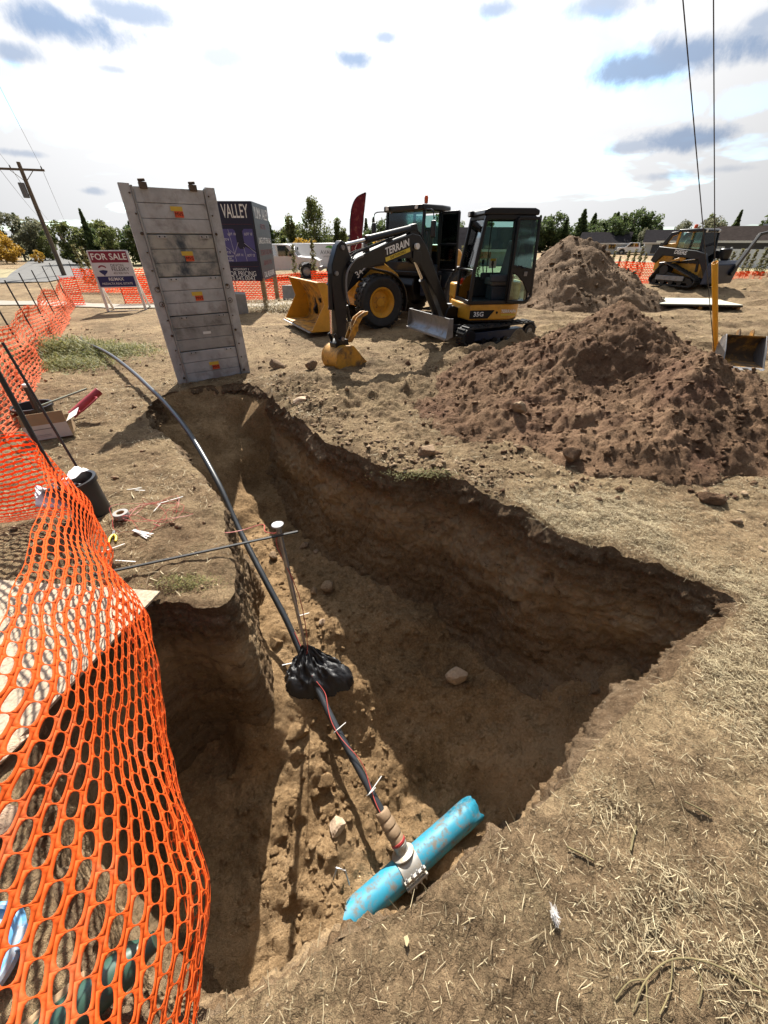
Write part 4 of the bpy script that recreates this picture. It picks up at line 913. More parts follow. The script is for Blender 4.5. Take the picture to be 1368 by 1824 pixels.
weeds('weed_clump', 'dry tufts in front of the concrete barrier', (-3.2, 15.4), .6, .35, .40, 2200, 5, M_straw, .012)
weeds('weed_clump', 'small green sprig with yellow flowers at the pit corner', (-1.40, 1.93), .12, .04, .05, 900, 6, M_weed, .004)
weeds('weed_clump', 'tuft of green grass on the far lip of the trench', (.42, 3.50), .20, .05, .06, 700, 7, M_weed, .005)
# ------------------------------------------------------------------ orange safety netting
def catmull(P, t):
    """P (n,...) control values at 0..n-1, t array -> values"""
    n = len(P); i = np.clip(np.floor(t).astype(int), 0, n - 2); f = (t - i); sh = (-1,) + (1,) * (P.ndim - 1); f = f.reshape(sh)
    p0, p1, p2, p3 = P[np.clip(i - 1, 0, n - 1)], P[i], P[i + 1], P[np.clip(i + 2, 0, n - 1)]
    return .5 * ((2 * p1) + (p2 - p0) * f + (2 * p0 - 5 * p1 + 4 * p2 - p3) * f ** 2 + (3 * p1 - p0 - 3 * p2 + p3) * f ** 3)
def net(name, sections, pu, rows, m, parent, seg=12, band=.36, link_=.10, thick=.0022, wav=.0, seed=0, expo=2.8):
    S = np.array(sections, float); ns, npnt = S.shape[:2]
    # arc length along the middle of the sheet
    tt = np.linspace(0, ns - 1, 400); mid = catmull(S[:, npnt // 2], tt); L = np.concatenate([[0], np.cumsum(np.linalg.norm(np.diff(mid, axis=0), axis=1))])
    ncol = int(L[-1] / pu)
    def surf(u, v):
        ts = np.interp(u * L[-1], L, tt); col_ = catmull(S, ts)                # (k,npnt,3)
        x = v * (npnt - 1); n = npnt; i = np.clip(np.floor(x).astype(int), 0, n - 2); f = (x - i)[:, None]; k = np.arange(len(u))
        p0, p1, p2, p3 = col_[k, np.clip(i - 1, 0, n - 1)], col_[k, i], col_[k, i + 1], col_[k, np.clip(i + 2, 0, n - 1)]
        P = .5 * ((2 * p1) + (p2 - p0) * f + (2 * p0 - 5 * p1 + 4 * p2 - p3) * f ** 2 + (3 * p1 - p0 - 3 * p2 + p3) * f ** 3)
        if wav:
            nz = fbm(u * L[-1] * 1.6, v * 1.5, o=3, s=seed); P = P + np.stack([nz * .8, nz * .6, nz * .15], 1) * wav
        return P
    cu, cv = np.meshgrid(np.arange(-1, ncol + 1), np.arange(rows)); cu = cu.ravel().astype(float); cv = cv.ravel().astype(float)
    u0 = cu + .5 * (cv % 2)
    ang = (np.arange(seg) + .5) / seg * 2 * np.pi; ca, sa = np.cos(ang), np.sin(ang)
    k_ = 1 / np.maximum(np.abs(ca), np.abs(sa)); ou, ov = ca * k_, sa * k_
    # snap the outer ring to the cell's corners
    for c_ in ((1, 1), (-1, 1), (-1, -1), (1, -1)):
        j = np.argmin((ou - c_[0]) ** 2 + (ov - c_[1]) ** 2); ou[j], ov[j] = c_
    rr = (np.abs(ca) ** expo + np.abs(sa) ** expo) ** (-1 / expo); iu, iv = ca * rr * (1 - link_), sa * rr * (1 - band)
    def grid(a, b): return ((u0[:, None] + .5 + .5 * a[None]) / ncol), ((cv[:, None] + .5 + .5 * b[None]) / rows)
    Uo, Vo = grid(ou, ov); Ui, Vi = grid(iu, iv)
    U = np.concatenate([Uo, Ui], 1).ravel(); Vv = np.concatenate([Vo, Vi], 1).ravel()
    U = np.clip(U, 0, 1); Vv = np.clip(Vv, 0, 1)
    P = surf(U, Vv); nc = len(u0); base = (np.arange(nc) * 2 * seg)[:, None, None]; j = np.arange(seg); jn = (j + 1) % seg
    F = (base + np.stack([j, jn, seg + jn, seg + j], 1)[None]).reshape(-1, 4)
    o = npmesh(name, P, F, m, parent, smooth=0)
    if thick:
        md = o.modifiers.new('thickness', 'SOLIDIFY'); md.thickness = thick; md.offset = 0
    return o
def stake(parent, x, y, h, r=.012, lean=(0, 0), m=None, name='stake'):
    z = gz1(x, y); return MB().tube([(x, y, z - .2), (x + lean[0], y + lean[1], z + h)], r, 8).build(name, m or MATS['black_stake'], parent)
mat('black_stake', (.02, .02, .022), .6, var=.3)
def sec(top, low, bulge=.07, tuck=(-.10, -.05, -.22)):
    a, b = np.array(top), np.array(low); dd = b - a; nrm = np.array([.75, .1, .45]); nrm = nrm / np.linalg.norm(nrm)
    return [a, a + dd * .25 + nrm * bulge * .75, a + dd * .5 + nrm * bulge, a + dd * .75 + nrm * bulge * .8, b, b + np.array(tuck)]
fence = thing('safety_fence', 'slumped orange plastic mesh fence in the left foreground', 'safety fence', (0, 0, 0))
SEC = [sec((-4.6, 2.7, .85), (-4.5, 2.8, .12), .0, (0, 0, -.1)), sec((-3.5, 2.55, .70), (-3.4, 2.66, .08), .02, (.0, 0, -.06)), sec((-2.75, 2.62, .86), (-2.72, 2.74, .16), .02, (0, 0, -.12)), sec((-2.38, 2.42, .93), (-2.38, 2.54, .26), .02, (-.05, 0, -.2)),
       sec((-1.98, 1.98, .94), (-1.90, 2.06, .32), .03), sec((-1.68, 1.55, .95), (-1.55, 1.64, .36), .04), sec((-1.44, 1.12, .95), (-1.22, 1.24, .42), .06), sec((-1.31, .80, .94), (-1.03, .93, .24), .09),
       sec((-1.20, .42, .92), (-.83, .62, .12), .11), sec((-1.10, .06, .90), (-.66, .34, .03), .12), sec((-1.02, -.30, .90), (-.62, .03, .0), .12), sec((-.98, -.75, .90), (-.62, -.40, .0), .10), sec((-.98, -1.2, .9), (-.62, -.9, .0), .08)]
net('netting', SEC, .066, 22, M_net, fence, seg=20, band=.37, link_=.05, thick=.0009, wav=.07, seed=3, expo=2.9)
stake(fence, -2.40, 2.44, 1.75, .016, (-.02, .04))
stake(fence, -2.62, 2.95, 1.35, .010, (-.25, .15))
# fence running along the left side
left = thing('safety_fence', 'pale sunlit orange mesh fence with black stakes along the left side', 'safety fence')
LP = [(-4.7, 4.35), (-5.15, 5.15), (-5.75, 6.1), (-6.5, 7.35), (-7.35, 8.8), (-8.3, 10.4), (-9.3, 12.1), (-10.4, 14.0), (-11.6, 16.0), (-12.25, 16.9)]
LS = []
rsn = np.random.RandomState(4)
for i, (x, y) in enumerate(LP):
    h = .90 - .10 * (i % 2) + rsn.uniform(-.05, .05); LS.append([(x - .05 * (i % 2), y, h), (x - .10, y + .03, h * .75), (x - .02 + .06 * (i % 2), y, h * .5), (x + .05, y, h * .25), (x + .12, y - .03, .05), (x + .2, y - .05, .02)])
net('netting', LS, .16, 17, M_net_pale, left, seg=8, band=.46, link_=.10, thick=.003, wav=.10, seed=9)
for i in range(2, 9): x, y = LP[i]; stake(left, x + .02, y + .02, 1.40, .014, (-.10, -.05))
def flat_fence(label, pts, h, m, pu=.14, rows=15, stakes=True, sag=.05):
    f = thing('safety_fence', label, 'safety fence'); P = []
    Q = []
    for (x0, y0), (x1, y1) in zip(pts[:-1], pts[1:]):
        k = max(1, int(math.hypot(x1 - x0, y1 - y0) / 1.5))
        for j in range(k): Q.append((x0 + (x1 - x0) * j / k, y0 + (y1 - y0) * j / k))
    Q.append(pts[-1])
    for i, (x, y) in enumerate(Q):
        z = gz1(x, y); hh = h - sag * (i % 2); e = .05 * (i % 2); P.append([(x, y, z + hh), (x, y + e, z + hh * .66), (x, y - e, z + hh * .33), (x, y, z + .01)])
    net('netting', P, pu, rows, m, f, seg=8, band=.42, link_=.10, thick=.003, wav=.05, seed=len(pts))
    if stakes:
        for x, y in Q[::2]: stake(f, x, y + .03, h + .25, .014)
    return f
flat_fence('bright bunched orange mesh at the far end of the left fence', [(-12.25, 16.9), (-11.9, 16.6), (-11.45, 16.65)], .98, M_net, .12, 15, False)
flat_fence('pale orange mesh hanging behind the young trees on the left', [(-14.6, 21.2), (-12.6, 21.0), (-11.0, 21.4)], 1.0, M_net_pale, .16, 13)
flat_fence('orange mesh fence behind the for sale sign and the big blue sign', [(-10.3, 17.3), (-7.5, 17.7), (-4.6, 18.6), (-3.6, 19.4)], .95, M_net)
flat_fence('orange mesh fence between the loader bucket and the pickup truck', [(-3.3, 20.3), (-1.0, 20.6), (1.8, 21.0)], .95, M_net)
flat_fence('orange mesh fence behind the tall dirt cone', [(8.0, 24.6), (10.8, 24.2), (14.2, 24.6), (17.0, 25.2)], 1.05, M_net, .16, 14)
flat_fence('low strip of orange mesh right of the track loader', [(19.0, 27.2), (22.5, 28.2), (27.5, 30.0)], .5, M_net, .18, 9)
# ------------------------------------------------------------------ trench shield panel
M_alu = mat('weathered_aluminium', (.42, .425, .44), .6, .1, var=.2, vs=3.5, bump=.1, bs=40, dirt=.45, dc=(.25, .23, .215), ds=2.5)
M_alu_b = mat('aluminium_blue_scuffed', (.37, .36, .33), .6, .15, var=.18, vs=3.5, dirt=.62, dc=(.055, .070, .088), ds=2.2)
M_alu_d = mat('aluminium_dark', (.30, .295, .29), .6, .15, var=.22, vs=4, dirt=.3, dc=(.12, .105, .09), ds=3)
M_bolt = mat('rusty_bolt', (.10, .07, .05), .7, .4, var=.3)
M_hole = mat('dark_hole', (.01, .01, .01), .9)
M_stk_o = mat('orange_sticker', (.62, .075, .02), .5, var=.1); M_stk_y = mat('yellow_sticker', (.62, .42, .05), .5, var=.15)
sp_l, sp_r = Vector((-3.56, 6.73, 0)), Vector((-2.51, 7.40, 0)); dirp = (sp_r - sp_l).normalized(); Wp = (sp_r - sp_l).length
sh = thing('trench_shield_panel', 'tall grey aluminium trench shield panel standing at the end of the trench', 'shield panel', sp_l + Vector((0, 0, -.05)), math.atan2(dirp.y, dirp.x))
# local: X along the panel, -Y faces the camera
Hp = 2.70; rw = .135
for x0, x1 in ((0, rw), (Wp - rw, Wp)):
    mb = MB(); mb.bx(x0, x1, -.02, .07, -.25, Hp); mb.build('side_rail', M_alu, sh, .004)
for x0 in (rw, Wp - rw - .03):
    mb = MB(); mb.bx(x0 + .002, x0 + .028, -.045, .03, -.22, Hp - .02); mb.build('inner_flange', M_alu_d, sh, .003)
MB().bx(.03, Wp - .03, .046, .056, -.2, Hp - .03).build('sky_gap_blocker', M_alu_d, sh)  # added behind the planks to keep bright sky out of the gaps
ph_ = (Hp - .02) / 5
for i in range(5):
    z1 = Hp - .02 - i * ph_; mm = [M_alu, M_alu_b, M_alu, M_alu_d, M_alu][i]
    pn = bpy.data.objects.new('panel', None); col.objects.link(pn); pn.parent = sh
    for k in range(3):
        a = z1 - ph_ + .006 + k * (ph_ - .012) / 3; b = a + (ph_ - .012) / 3 - .005
        MB().bx(rw + .032, Wp - rw - .034, -.012 + .003 * (k % 2), .05, a, b).build('plank', mm, pn, .004)
    if i != 3:
        cx = Wp * .52; cz = z1 - ph_ * .52
        st = MB().bx(cx - .075, cx + .085, -.0165, -.0135, cz + .012, cz + .065).build('sticker', M_stk_y, pn)
        st = MB().bx(cx - .035, cx + .085, -.0165, -.0135, cz - .062, cz + .010).build('sticker', M_stk_o, pn)
        text('MVS', .060, M_hole, pn, (cx + .025, -.0185, cz - .026), (1, 0, 0), (0, 0, 1), .0005)
    else: MB().bx(Wp * .48, Wp * .58, -.0155, -.0135, z1 - .30, z1 - .26).build('sticker', M_white, pn)
    if i:
        for s_ in (.30, Wp - .36):
            MB().bx(s_, s_ + .13, -.024, -.0125, z1 - .055, z1 - .012).build('hinge_plate', M_alu, pn, .003)
            for e in (.03, .10): MB().cyl((s_ + e, -.0275, z1 - .034), (s_ + e, -.02, z1 - .034), .010, n=8).build('hole', M_hole, pn)
rsb = np.random.RandomState(12)
for i in range(12):
    z = .12 + i * .225
    for x in (rw * .82, Wp - rw * .78): MB().cyl((x + rsb.uniform(-.01, .01), -.036, z), (x, -.018, z), .011 if i % 3 else .019, n=8).build('bolt', M_bolt, sh)
for x in (.10, Wp - .10):
    for z in (1.25, 1.45): MB().tube([(x + .035 * math.cos(a), -.03, z + .035 * math.sin(a)) for a in np.linspace(0, 6.283, 13)], .004, 6).build('shackle_ring', M_bolt, sh)
for x in (.30, Wp - .30):
    hk = MB(); hk.bx(x - .05, x + .05, -.04, .05, Hp - .055, Hp + .02); hk.cyl((x - .05, .0, Hp + .035), (x + .04, .0, Hp + .045), .018, n=8); hk.build('lifting_lug', M_bolt, sh, .006)
# ------------------------------------------------------------------ for sale sign
M_maroon = mat('maroon_print', (.21, .010, .040), .5, var=.05); M_nblue = mat('navy_print', (.010, .018, .115), .5, var=.05); M_swhite = mat('sign_white', (.60, .62, .68), .5, var=.03); M_sink = mat('black_print', (.02, .02, .03), .5)
fs_ = thing('for_sale_sign', 'white for sale sign board on two raking legs', 'sign', (-9.1, 15.25, gz1(-9.1, 15.25)), R(16))
MB().bx(-.58, .58, -.012, .012, .74, 1.80).build('board', M_swhite, fs_, .003)
MB().bx(-.55, .55, -.0155, -.0125, 1.46, 1.77).build('red_band', M_maroon, fs_); MB().bx(-.55, .55, -.0155, -.0125, .77, 1.07).build('blue_band', M_nblue, fs_)
rt_, up_ = (1, 0, 0), (0, 0, 1)
text('FOR SALE', .245, M_lwhite, fs_, (0, -.0165, 1.615), rt_, up_, .001, bold=.004)
text('DEVON', .115, M_sink, fs_, (-.04, -.0135, 1.375), rt_, up_, .001, 'LEFT'); text('FELESKY', .145, M_sink, fs_, (-.04, -.0135, 1.265), rt_, up_, .001, 'LEFT', bold=.001); text('403.928.7676', .085, M_sink, fs_, (-.02, -.0135, 1.155), rt_, up_, .001, 'LEFT')
text('RE/MAX', .13, M_lwhite, fs_, (0, -.0165, .985), rt_, up_, .001, bold=.002); text('MEDALTA REAL ESTATE', .088, M_lwhite, fs_, (0, -.0165, .855), rt_, up_, .001)
mb = MB(); mb.prism([(-.30 + .13 * math.cos(a), 1.29 + .10 * math.sin(a)) for a in np.linspace(.35, math.pi - .35, 12)] + [(-.30 + .10 * math.cos(a), 1.27 + .08 * math.sin(a)) for a in np.linspace(math.pi - .45, .45, 10)], -.0155, -.0128); mb.build('emblem', M_maroon, fs_)
mb = MB(); mb.prism([(-.43, 1.235), (-.30, 1.255), (-.17, 1.235), (-.19, 1.19), (-.285, 1.11), (-.285, 1.085), (-.315, 1.085), (-.315, 1.11), (-.41, 1.19)], -.0155, -.0128); mb.build('emblem', M_nblue, fs_)
for s_ in (-1, 1):
    MB().bar((s_ * .56, .03, 1.78), (s_ * .60, .03, -.03), .035, .09, (1, 0, 0)).build('leg', M_white, fs_, .004)
    MB().bar((s_ * .58, .05, 1.0), (s_ * .62, .75, -.02), .035, .07, (1, 0, 0)).build('brace', M_white, fs_, .004)
MB().bx(-.62, .62, -.03, .06, -.01, .03).build('foot_rail', M_pole, fs_, .004)
# ------------------------------------------------------------------ big V-shaped lot sign
M_board = mat('dark_blue_board', (.009, .011, .038), .55, var=.08); M_board2 = mat('dark_board_side', (.030, .036, .048), .5, var=.12); M_lot = mat('violet_map', (.075, .070, .24), .5, var=.06); M_dred = mat('dark_red_print', (.16, .03, .035), .5)
bs_ = thing('lot_sign', 'large dark blue two sided lot map sign on timber posts', 'sign', (-4.24, 15.6, gz1(-4.2, 15.6)))
MB().bx(-2.44, 0, -.02, .02, .88, 3.05).build('front_board', M_board, bs_, .003)
rp = Vector((-.10, 2.40, 0)); rd = rp.normalized()
mb = MB(); mb.bar((.012, .03, 1.965), (.012 + rp.x, rp.y, 1.965), .04, 2.17); mb.build('side_board', M_board2, bs_, .003)
fz = -.0225
text('YUMA', .50, M_lwhite, bs_, (-1.60, fz, 2.78), rt_, up_, .001, sx=.60, bold=.004); text('VALLEY', .50, M_lwhite, bs_, (-.53, fz, 2.78), rt_, up_, .001, sx=.50, bold=.004)
for z in (2.46, 1.30): MB().bx(-2.40, -.06, fz - .0005, -.0205, z, z + .006).build('rule_line', M_dred, bs_)
def lotmap(poly): MB().prism(poly, fz, -.0206).build('lot_shape', M_lot, bs_)
lotmap([(-2.36, 1.42), (-1.50, 1.42), (-1.50, 2.30), (-1.62, 2.34), (-2.36, 2.34)])
lotmap([(-1.46, 1.42), (-.06, 1.46), (-.06, 1.72), (-.38, 1.86), (-.44, 1.80), (-.58, 1.80), (-.64, 1.90), (-.64, 2.28), (-.70, 2.34), (-1.12, 2.34), (-1.18, 2.28), (-1.18, 1.78), (-1.26, 1.70), (-1.38, 1.70), (-1.46, 1.80)])
lotmap([(-.37, 1.93), (-.06, 1.75), (-.06, 2.34), (-.34, 2.34), (-.40, 2.28), (-.40, 2.0)])
M_mline = mat('map_line', (.5, .5, .58), .6)
for a, b in (((-.86, 2.33), (-.76, 1.45)), ((-.78, 1.66), (-1.16, 1.96)), ((-.78, 1.66), (-.60, 1.98)), ((-.40, 1.96), (-.07, 1.70)), ((-.44, 1.85), (-.40, 1.46)), ((-1.10, 1.70), (-1.12, 1.44))): MB().bar((a[0], fz - .001, a[1]), (b[0], fz - .001, b[1]), .002, .010, (0, 0, 1)).build('map_line', M_mline, bs_)
for t_, x, z in (('LOT 9', -1.0, 2.05), ('LOT 10', -.76, 2.20), ('LOT 13', -.22, 2.20), ('LOT 8', -1.02, 1.70), ('LOT 11', -.62, 1.63), ('LOT 12', -.24, 1.62)): text(t_, .095, M_lwhite, bs_, (x, fz - .002, z), rt_, up_, .0006, sx=.85)
for t_, z in (('PARADISE', 1.595), ('SKY', 1.535), ('HOMES', 1.475)): text(t_, .065, M_lwhite, bs_, (-.95, fz - .002, z), rt_, up_, .0006, sx=.85)
text('HIGHWAY 1', .10, M_lwhite, bs_, (-.66, fz, 1.22), rt_, up_, .0006); text('CALL FOR PRICING', .20, M_lwhite, bs_, (-.16, fz, 1.09), rt_, up_, .0008, 'RIGHT', sx=.82); text('403.545.0042', .19, M_lwhite, bs_, (-.22, fz, .955), rt_, up_, .0008, 'RIGHT', sx=.95)
so = lambda s, z: Vector((.012, .03, 0)) + rd * s + Vector((.0225, 0, z)); sr = (rd.x, rd.y, 0)
text('YUMA', .44, M_lwhite, bs_, so(.62, 2.76), sr, up_, .001, sx=.8); text('VALLEY', .44, M_lwhite, bs_, so(1.75, 2.76), sr, up_, .001, sx=.66)
text('LARGE LOTS FOR SALE', .24, M_lwhite, bs_, so(1.2, 2.02), sr, up_, .001, sx=.8); text('LIFESTYLE', .2, M_dred, bs_, so(1.2, 2.42), sr, up_, .001); text('DESIGN YOUR OWN', .24, M_dred, bs_, so(1.2, 1.68), sr, up_, .001, sx=.85); text('DREAM HOME', .22, M_dred, bs_, so(1.2, 1.38), sr, up_, .001); text('CALL 403.545.0042', .24, M_lwhite, bs_, so(1.2, 1.03), sr, up_, .001, sx=.9)
for p in ((-.02, .045), (-.14, 2.36), (-2.38, .06)): MB().bx(p[0] - .07, p[0] + .07, p[1] - .02 + .0, p[1] + .12, -.3, .95 if p[1] < 1 else .95).build('post', M_wood, bs_, .004)
M_conc = mat('concrete', (.26, .26, .25), .85, var=.15, bump=.2)
cb = MB().hexa([(-.28, -.28, 0), (.28, -.28, 0), (.30, .5, 0), (-.26, .5, 0), (-.24, -.24, .62), (.24, -.24, .62), (.26, .46, .62), (-.22, .46, .62)]).build('concrete_block', M_conc, None, .015); cb.location = (-4.95, 14.75, gz1(-4.9, 14.7) - .02); cb.rotation_euler = (0, R(4), R(20)); tag(cb, 'squat grey concrete block between the shield panel and the sign post', 'concrete block')
cb = MB().prism([(-.30, 0), (.30, 0), (.22, .14), (.11, .50), (-.11, .50), (-.22, .14)], 0, 1.6, 'x').build('concrete_barrier', M_conc, None, .01); cb.location = (-4.25, 18.6, gz1(-4, 18)); cb.rotation_euler = (0, 0, .05); tag(cb, 'grey concrete barrier behind the sign post next to the loader bucket', 'concrete barrier')
# ------------------------------------------------------------------ guy wire with yellow guard
gw = thing('guy_wire', 'steel guy wire with tall yellow guard in front of the track loader', 'guy wire', (0, 0, 0))
g0 = Vector((6.77, 8.23, gz1(6.77, 8.23))); g1 = Vector((2.77, 6.50, 5.6)); 
def lerp(t): return g0 + (g1 - g0) * t
MB().tube([lerp(-.02), lerp(2.2)], .007, 6).build('wire', M_wire, gw)
mb = MB(); mb.tube([lerp(.03), lerp(.30)], .043, 16, False); o = mb.build('guard', mat('yellow_guard_plastic', (.78, .36, .01), .4, var=.05), gw); o.modifiers.new('s', 'SOLIDIFY').thickness = .005
mb = MB(); mb.tube([g0 + Vector((0, 0, -.2)), g0 + Vector((-.03, -.05, .15))], .018, 8); mb.build('anchor_rod', M_bolt, gw)
gw2 = thing('guy_wire', 'thinner bare guy wire left of the yellow guard', 'guy wire', (0, 0, 0))
MB().tube([g0 + Vector((-.05, -.05, 0)), g0 + (Vector((3.2, 6.5, 4.11)) - g0) * 2.4], .007, 6).build('wire', M_wire, gw2)
# ------------------------------------------------------------------ mini excavator
def loop_track(n_arc, x0, x1, r, y0, y1, t, lug, pitch, mdl, parent, name='track', z0=0.0, r2=None, slope=0.0):
    """rubber track as a stadium loop in XZ with lugs"""
    r2 = r2 or r; pts = []
    for a in np.linspace(-math.pi / 2, -3 * math.pi / 2, n_arc): pts.append((x0 + r * math.cos(a), z0 + r + r * math.sin(a)))
    for a in np.linspace(math.pi / 2, -math.pi / 2, n_arc): pts.append((x1 + r2 * math.cos(a), z0 + r2 + r2 * math.sin(a)))
    return belt(pts, y0, y1, t, lug, pitch, mdl, parent, name)
def belt(pts, y0, y1, t, lug, pitch, mdl, parent, name='track'):
    P = [Vector((a, 0, b)) for a, b in pts]; n = len(P); mb = MB(); nor = []
    c = sum(P, Vector()) / n
    for i in range(n):
        tg = (P[(i + 1) % n] - P[i - 1]).normalized(); nn = Vector((-tg.z, 0, tg.x)); nor.append(nn if nn.dot(P[i] - c) > 0 else -nn)
    vs = []
    for i in range(n):
        for yy, o_ in ((y0, 0), (y1, 0), (y1, -t), (y0, -t)): q = P[i] + nor[i] * o_; vs.append((q.x, yy, q.z))
    fs = [(i * 4 + j, i * 4 + (j + 1) % 4, ((i + 1) % n) * 4 + (j + 1) % 4, ((i + 1) % n) * 4 + j) for i in range(n) for j in range(4)]
    mb.add(vs, fs)
    L = [0]
    for i in range(n): L.append(L[-1] + (P[(i + 1) % n] - P[i]).length)
    k = int(L[-1] / pitch)
    for q in range(k):
        s_ = L[-1] * q / k; i = max(j for j in range(n) if L[j] <= s_); f = (s_ - L[i]) / max(1e-6, L[i + 1] - L[i])
        p = P[i].lerp(P[(i + 1) % n], f); nn = nor[i].lerp(nor[(i + 1) % n], f).normalized(); tg = Vector((nn.z, 0, -nn.x))
        m3 = Matrix((tg, Vector((0, 1, 0)), nn)).transposed(); mb.box((p.x + nn.x * lug / 2, (y0 + y1) / 2 + (.02 if q % 2 else -.02), p.z + nn.z * lug / 2), (pitch * .42, (y1 - y0) * .86, lug), m3)
    return mb.build(name, mdl, parent, smooth=35)
def rcyl(a, b, ra, rb, par, frac=.55, names=('cylinder_barrel', 'cylinder_rod'), mb_=None):
    a, b = Vector(a), Vector(b); m_ = a.lerp(b, frac)
    o = MB().cyl(a, m_, ra, n=14).build(names[0], mb_ or M_black, par, .004); MB().cyl(m_.lerp(a, .05), b, rb, n=12).build(names[1], M_chrome, o)
    MB().cyl(m_.lerp(a, .06), m_.lerp(b, .01), ra * 1.15, n=14).build('gland', M_black, o)
    return o
ex = thing('mini_excavator', 'black and yellow mini excavator with its arm reaching down to the left', 'excavator', (2.27, 10.23, gz1(2.27, 10.2) + .02), R(205.5))
for s_ in (-1, 1):
    y0, y1 = (.56, .87) if s_ > 0 else (-.87, -.56)
    loop_track(10, -.83, .83, .20, y0, y1, .035, .028, .075, M_rubber, ex, r2=.19)
    fr = MB(); fr.prism([(-.70, .10), (.72, .10), (.80, .20), (.70, .27), (-.66, .28), (-.78, .2)], y0 + .03, y1 - .03); fr.build('track_frame', M_navy, ex, .01)
    yo = y1 + .004 if s_ > 0 else y0 - .004; yi = y1 - .1 if s_ > 0 else y0 + .1
    MB().cyl((-.83, yi, .2), (-.83, yo, .2), .15, n=20).build('sprocket', M_black, ex, .006); MB().cyl((-.83, yo - .002 * s_, .2), (-.83, yo + .016 * s_, .2), .07, n=16).build('sprocket_hub', M_steel, ex, .004)
    MB().cyl((.83, yi, .19), (.83, yo, .19), .14, n=20).build('idler_wheel', M_black, ex, .006)
    for x in (-.45, -.15, .15, .45): MB().cyl((x, yi, .09), (x, yo - .01 * s_, .09), .06, n=14).build('track_roller', M_black, ex)
MB().bx(-.5, .5, -.6, .6, .2, .40).build('carbody', M_black, ex, .02); MB().cyl((0, 0, .36), (0, 0, .50), .42, n=28).build('slew_ring', M_black, ex, .01)
bl = MB(); prof = [(1.46, .20), (1.36, .27), (1.32, .38), (1.34, .50), (1.40, .60), (1.425, .60), (1.365, .50), (1.345, .38), (1.385, .28), (1.48, .21)]
bl.prism(prof, -.87, .87); o = bl.build('dozer_blade', M_steel, ex, .003)
MB().bx(1.40, 1.50, -.87, .87, .185, .225).build('cutting_edge', M_steel, o, .003)
for y in (-.875, .86): MB().prism([(1.30, .24), (1.47, .19), (1.43, .60), (1.33, .60)], y, y + .015).build('end_plate', M_steel, o)
for y in (-.38, .38): MB().bar((.45, y, .28), (1.34, y, .38), .08, .12).build('blade_arm', M_black, ex, .01)
rcyl((.45, 0, .42), (1.33, 0, .46), .045, .025, ex)
# upper structure
up = bpy.data.objects.new('house', None); col.objects.link(up); up.parent = ex; up.rotation_euler = (0, 0, R(188 - 205.5))
def arc(cx, cy, r_, a0, a1, n_): return [(cx + r_ * math.cos(a), cy + r_ * math.sin(a)) for a in np.linspace(R(a0), R(a1), n_)]
plan = [(.50, .76)] + [(-.35, .76)] + arc(-.02, 0, .84, 118, 242, 14) + [(-.3, -.74), (.40, -.74), (.62, -.35), (.62, .30)]
MB().prism(plan, .48, .80, 'z').build('lower_body', M_yellow, up, .03, seg=3)
plan2 = [(x * .985, y * .985) for x, y in plan]; MB().prism(plan2, .455, .479, 'z').build('skirt', M_black, up)
cw = [(-.40, .70)] + arc(-.02, 0, .82, 122, 242, 12) + [(-.3, -.70), (.1, -.70), (.1, -.26), (-.45, -.20), (-.62, .1)]
MB().prism(cw, .803, 1.20, 'z').build('engine_cover', M_yellow, up, .05, seg=3)
MB().bx(.1, .58, -.70, -.26, .803, 1.12).build('tank_cover', M_yellow, up, .04)
MB().prism([(.50, .515), (.50, .68), (-.06, .68), (.08, .515)], .762, .768).build('decal', M_hole, up)
MB().prism([(.44, .60), (.44, .615)] + [(.43, .61)], .764, .766).build('decal_dot', M_hole, up)
text('35G', .125, M_lwhite, up, (.30, .7705, .600), (-1, 0, 0), (0, 0, 1), .001, sx=1.1, bold=.003)
text('TERRAIN', .085, M_lwhite, up, (-.38, .764, .650), (-1, 0, 0), (0, 0, 1), .001, shear=.15, bold=.002); MB().bx(-.55, -.22, .761, .766, .565, .60).build('decal_bar', M_lyellow, up)
MB().cyl((-.12, .757, .63), (-.12, .766, .63), .025, n=12).build('lock_cap', M_hole, up)
# cab frame (open door swung back flat along the side)
cab = bpy.data.objects.new('cab', None); col.objects.link(cab); cab.parent = up
def cb(a, b, w=.06, h=.06, nm='cab_post', up_=(0, 0, 1), m_=M_black): return MB().bar(a, b, w, h, up_).build(nm, m_, cab, .012)
FLb, FLm, FLt = (.53, .74, .80), (.50, .74, 1.42), (.36, .72, 2.33); FRb, FRm, FRt = (.53, -.20, .80), (.50, -.20, 1.42), (.36, -.18, 2.33); RLb, RLt = (-.74, .74, .80), (-.62, .72, 2.33); RRb, RRt = (-.74, -.20, .80), (-.62, -.18, 2.33); BLb, BLt = (-.30, .74, .80), (-.26, .72, 2.33)
for a, b in ((FLb, FLm), (FLm, FLt), (FRb, FRm), (FRm, FRt), (RLb, RLt), (RRb, RRt), (BLb, BLt)): cb(a, b, .07, .07, up_=(1, 0, 0))
for a, b in ((FLb, FRb), (RLb, RRb), (FLb, RLb), (FRb, RRb)): cb((a[0], a[1], .83), (b[0], b[1], .83), .06, .08, 'sill')
for a, b in ((FLt, FRt), (RLt, RRt), (FLt, RLt), (FRt, RRt)): cb((a[0], a[1], 2.31), (b[0], b[1], 2.31), .07, .08, 'roof_rail')
cb(FLm, FRm, .03, .03, 'window_bar'); MB().bx(-.70, .50, -.16, .70, .80, .84).build('cab_floor', M_interior, cab)
MB().prism([(.44, 2.34), (.42, 2.42), (.30, 2.455), (-.60, 2.455), (-.70, 2.42), (-.70, 2.34)], -.23, .77).build('cab_roof', M_black, cab, .025, seg=3)
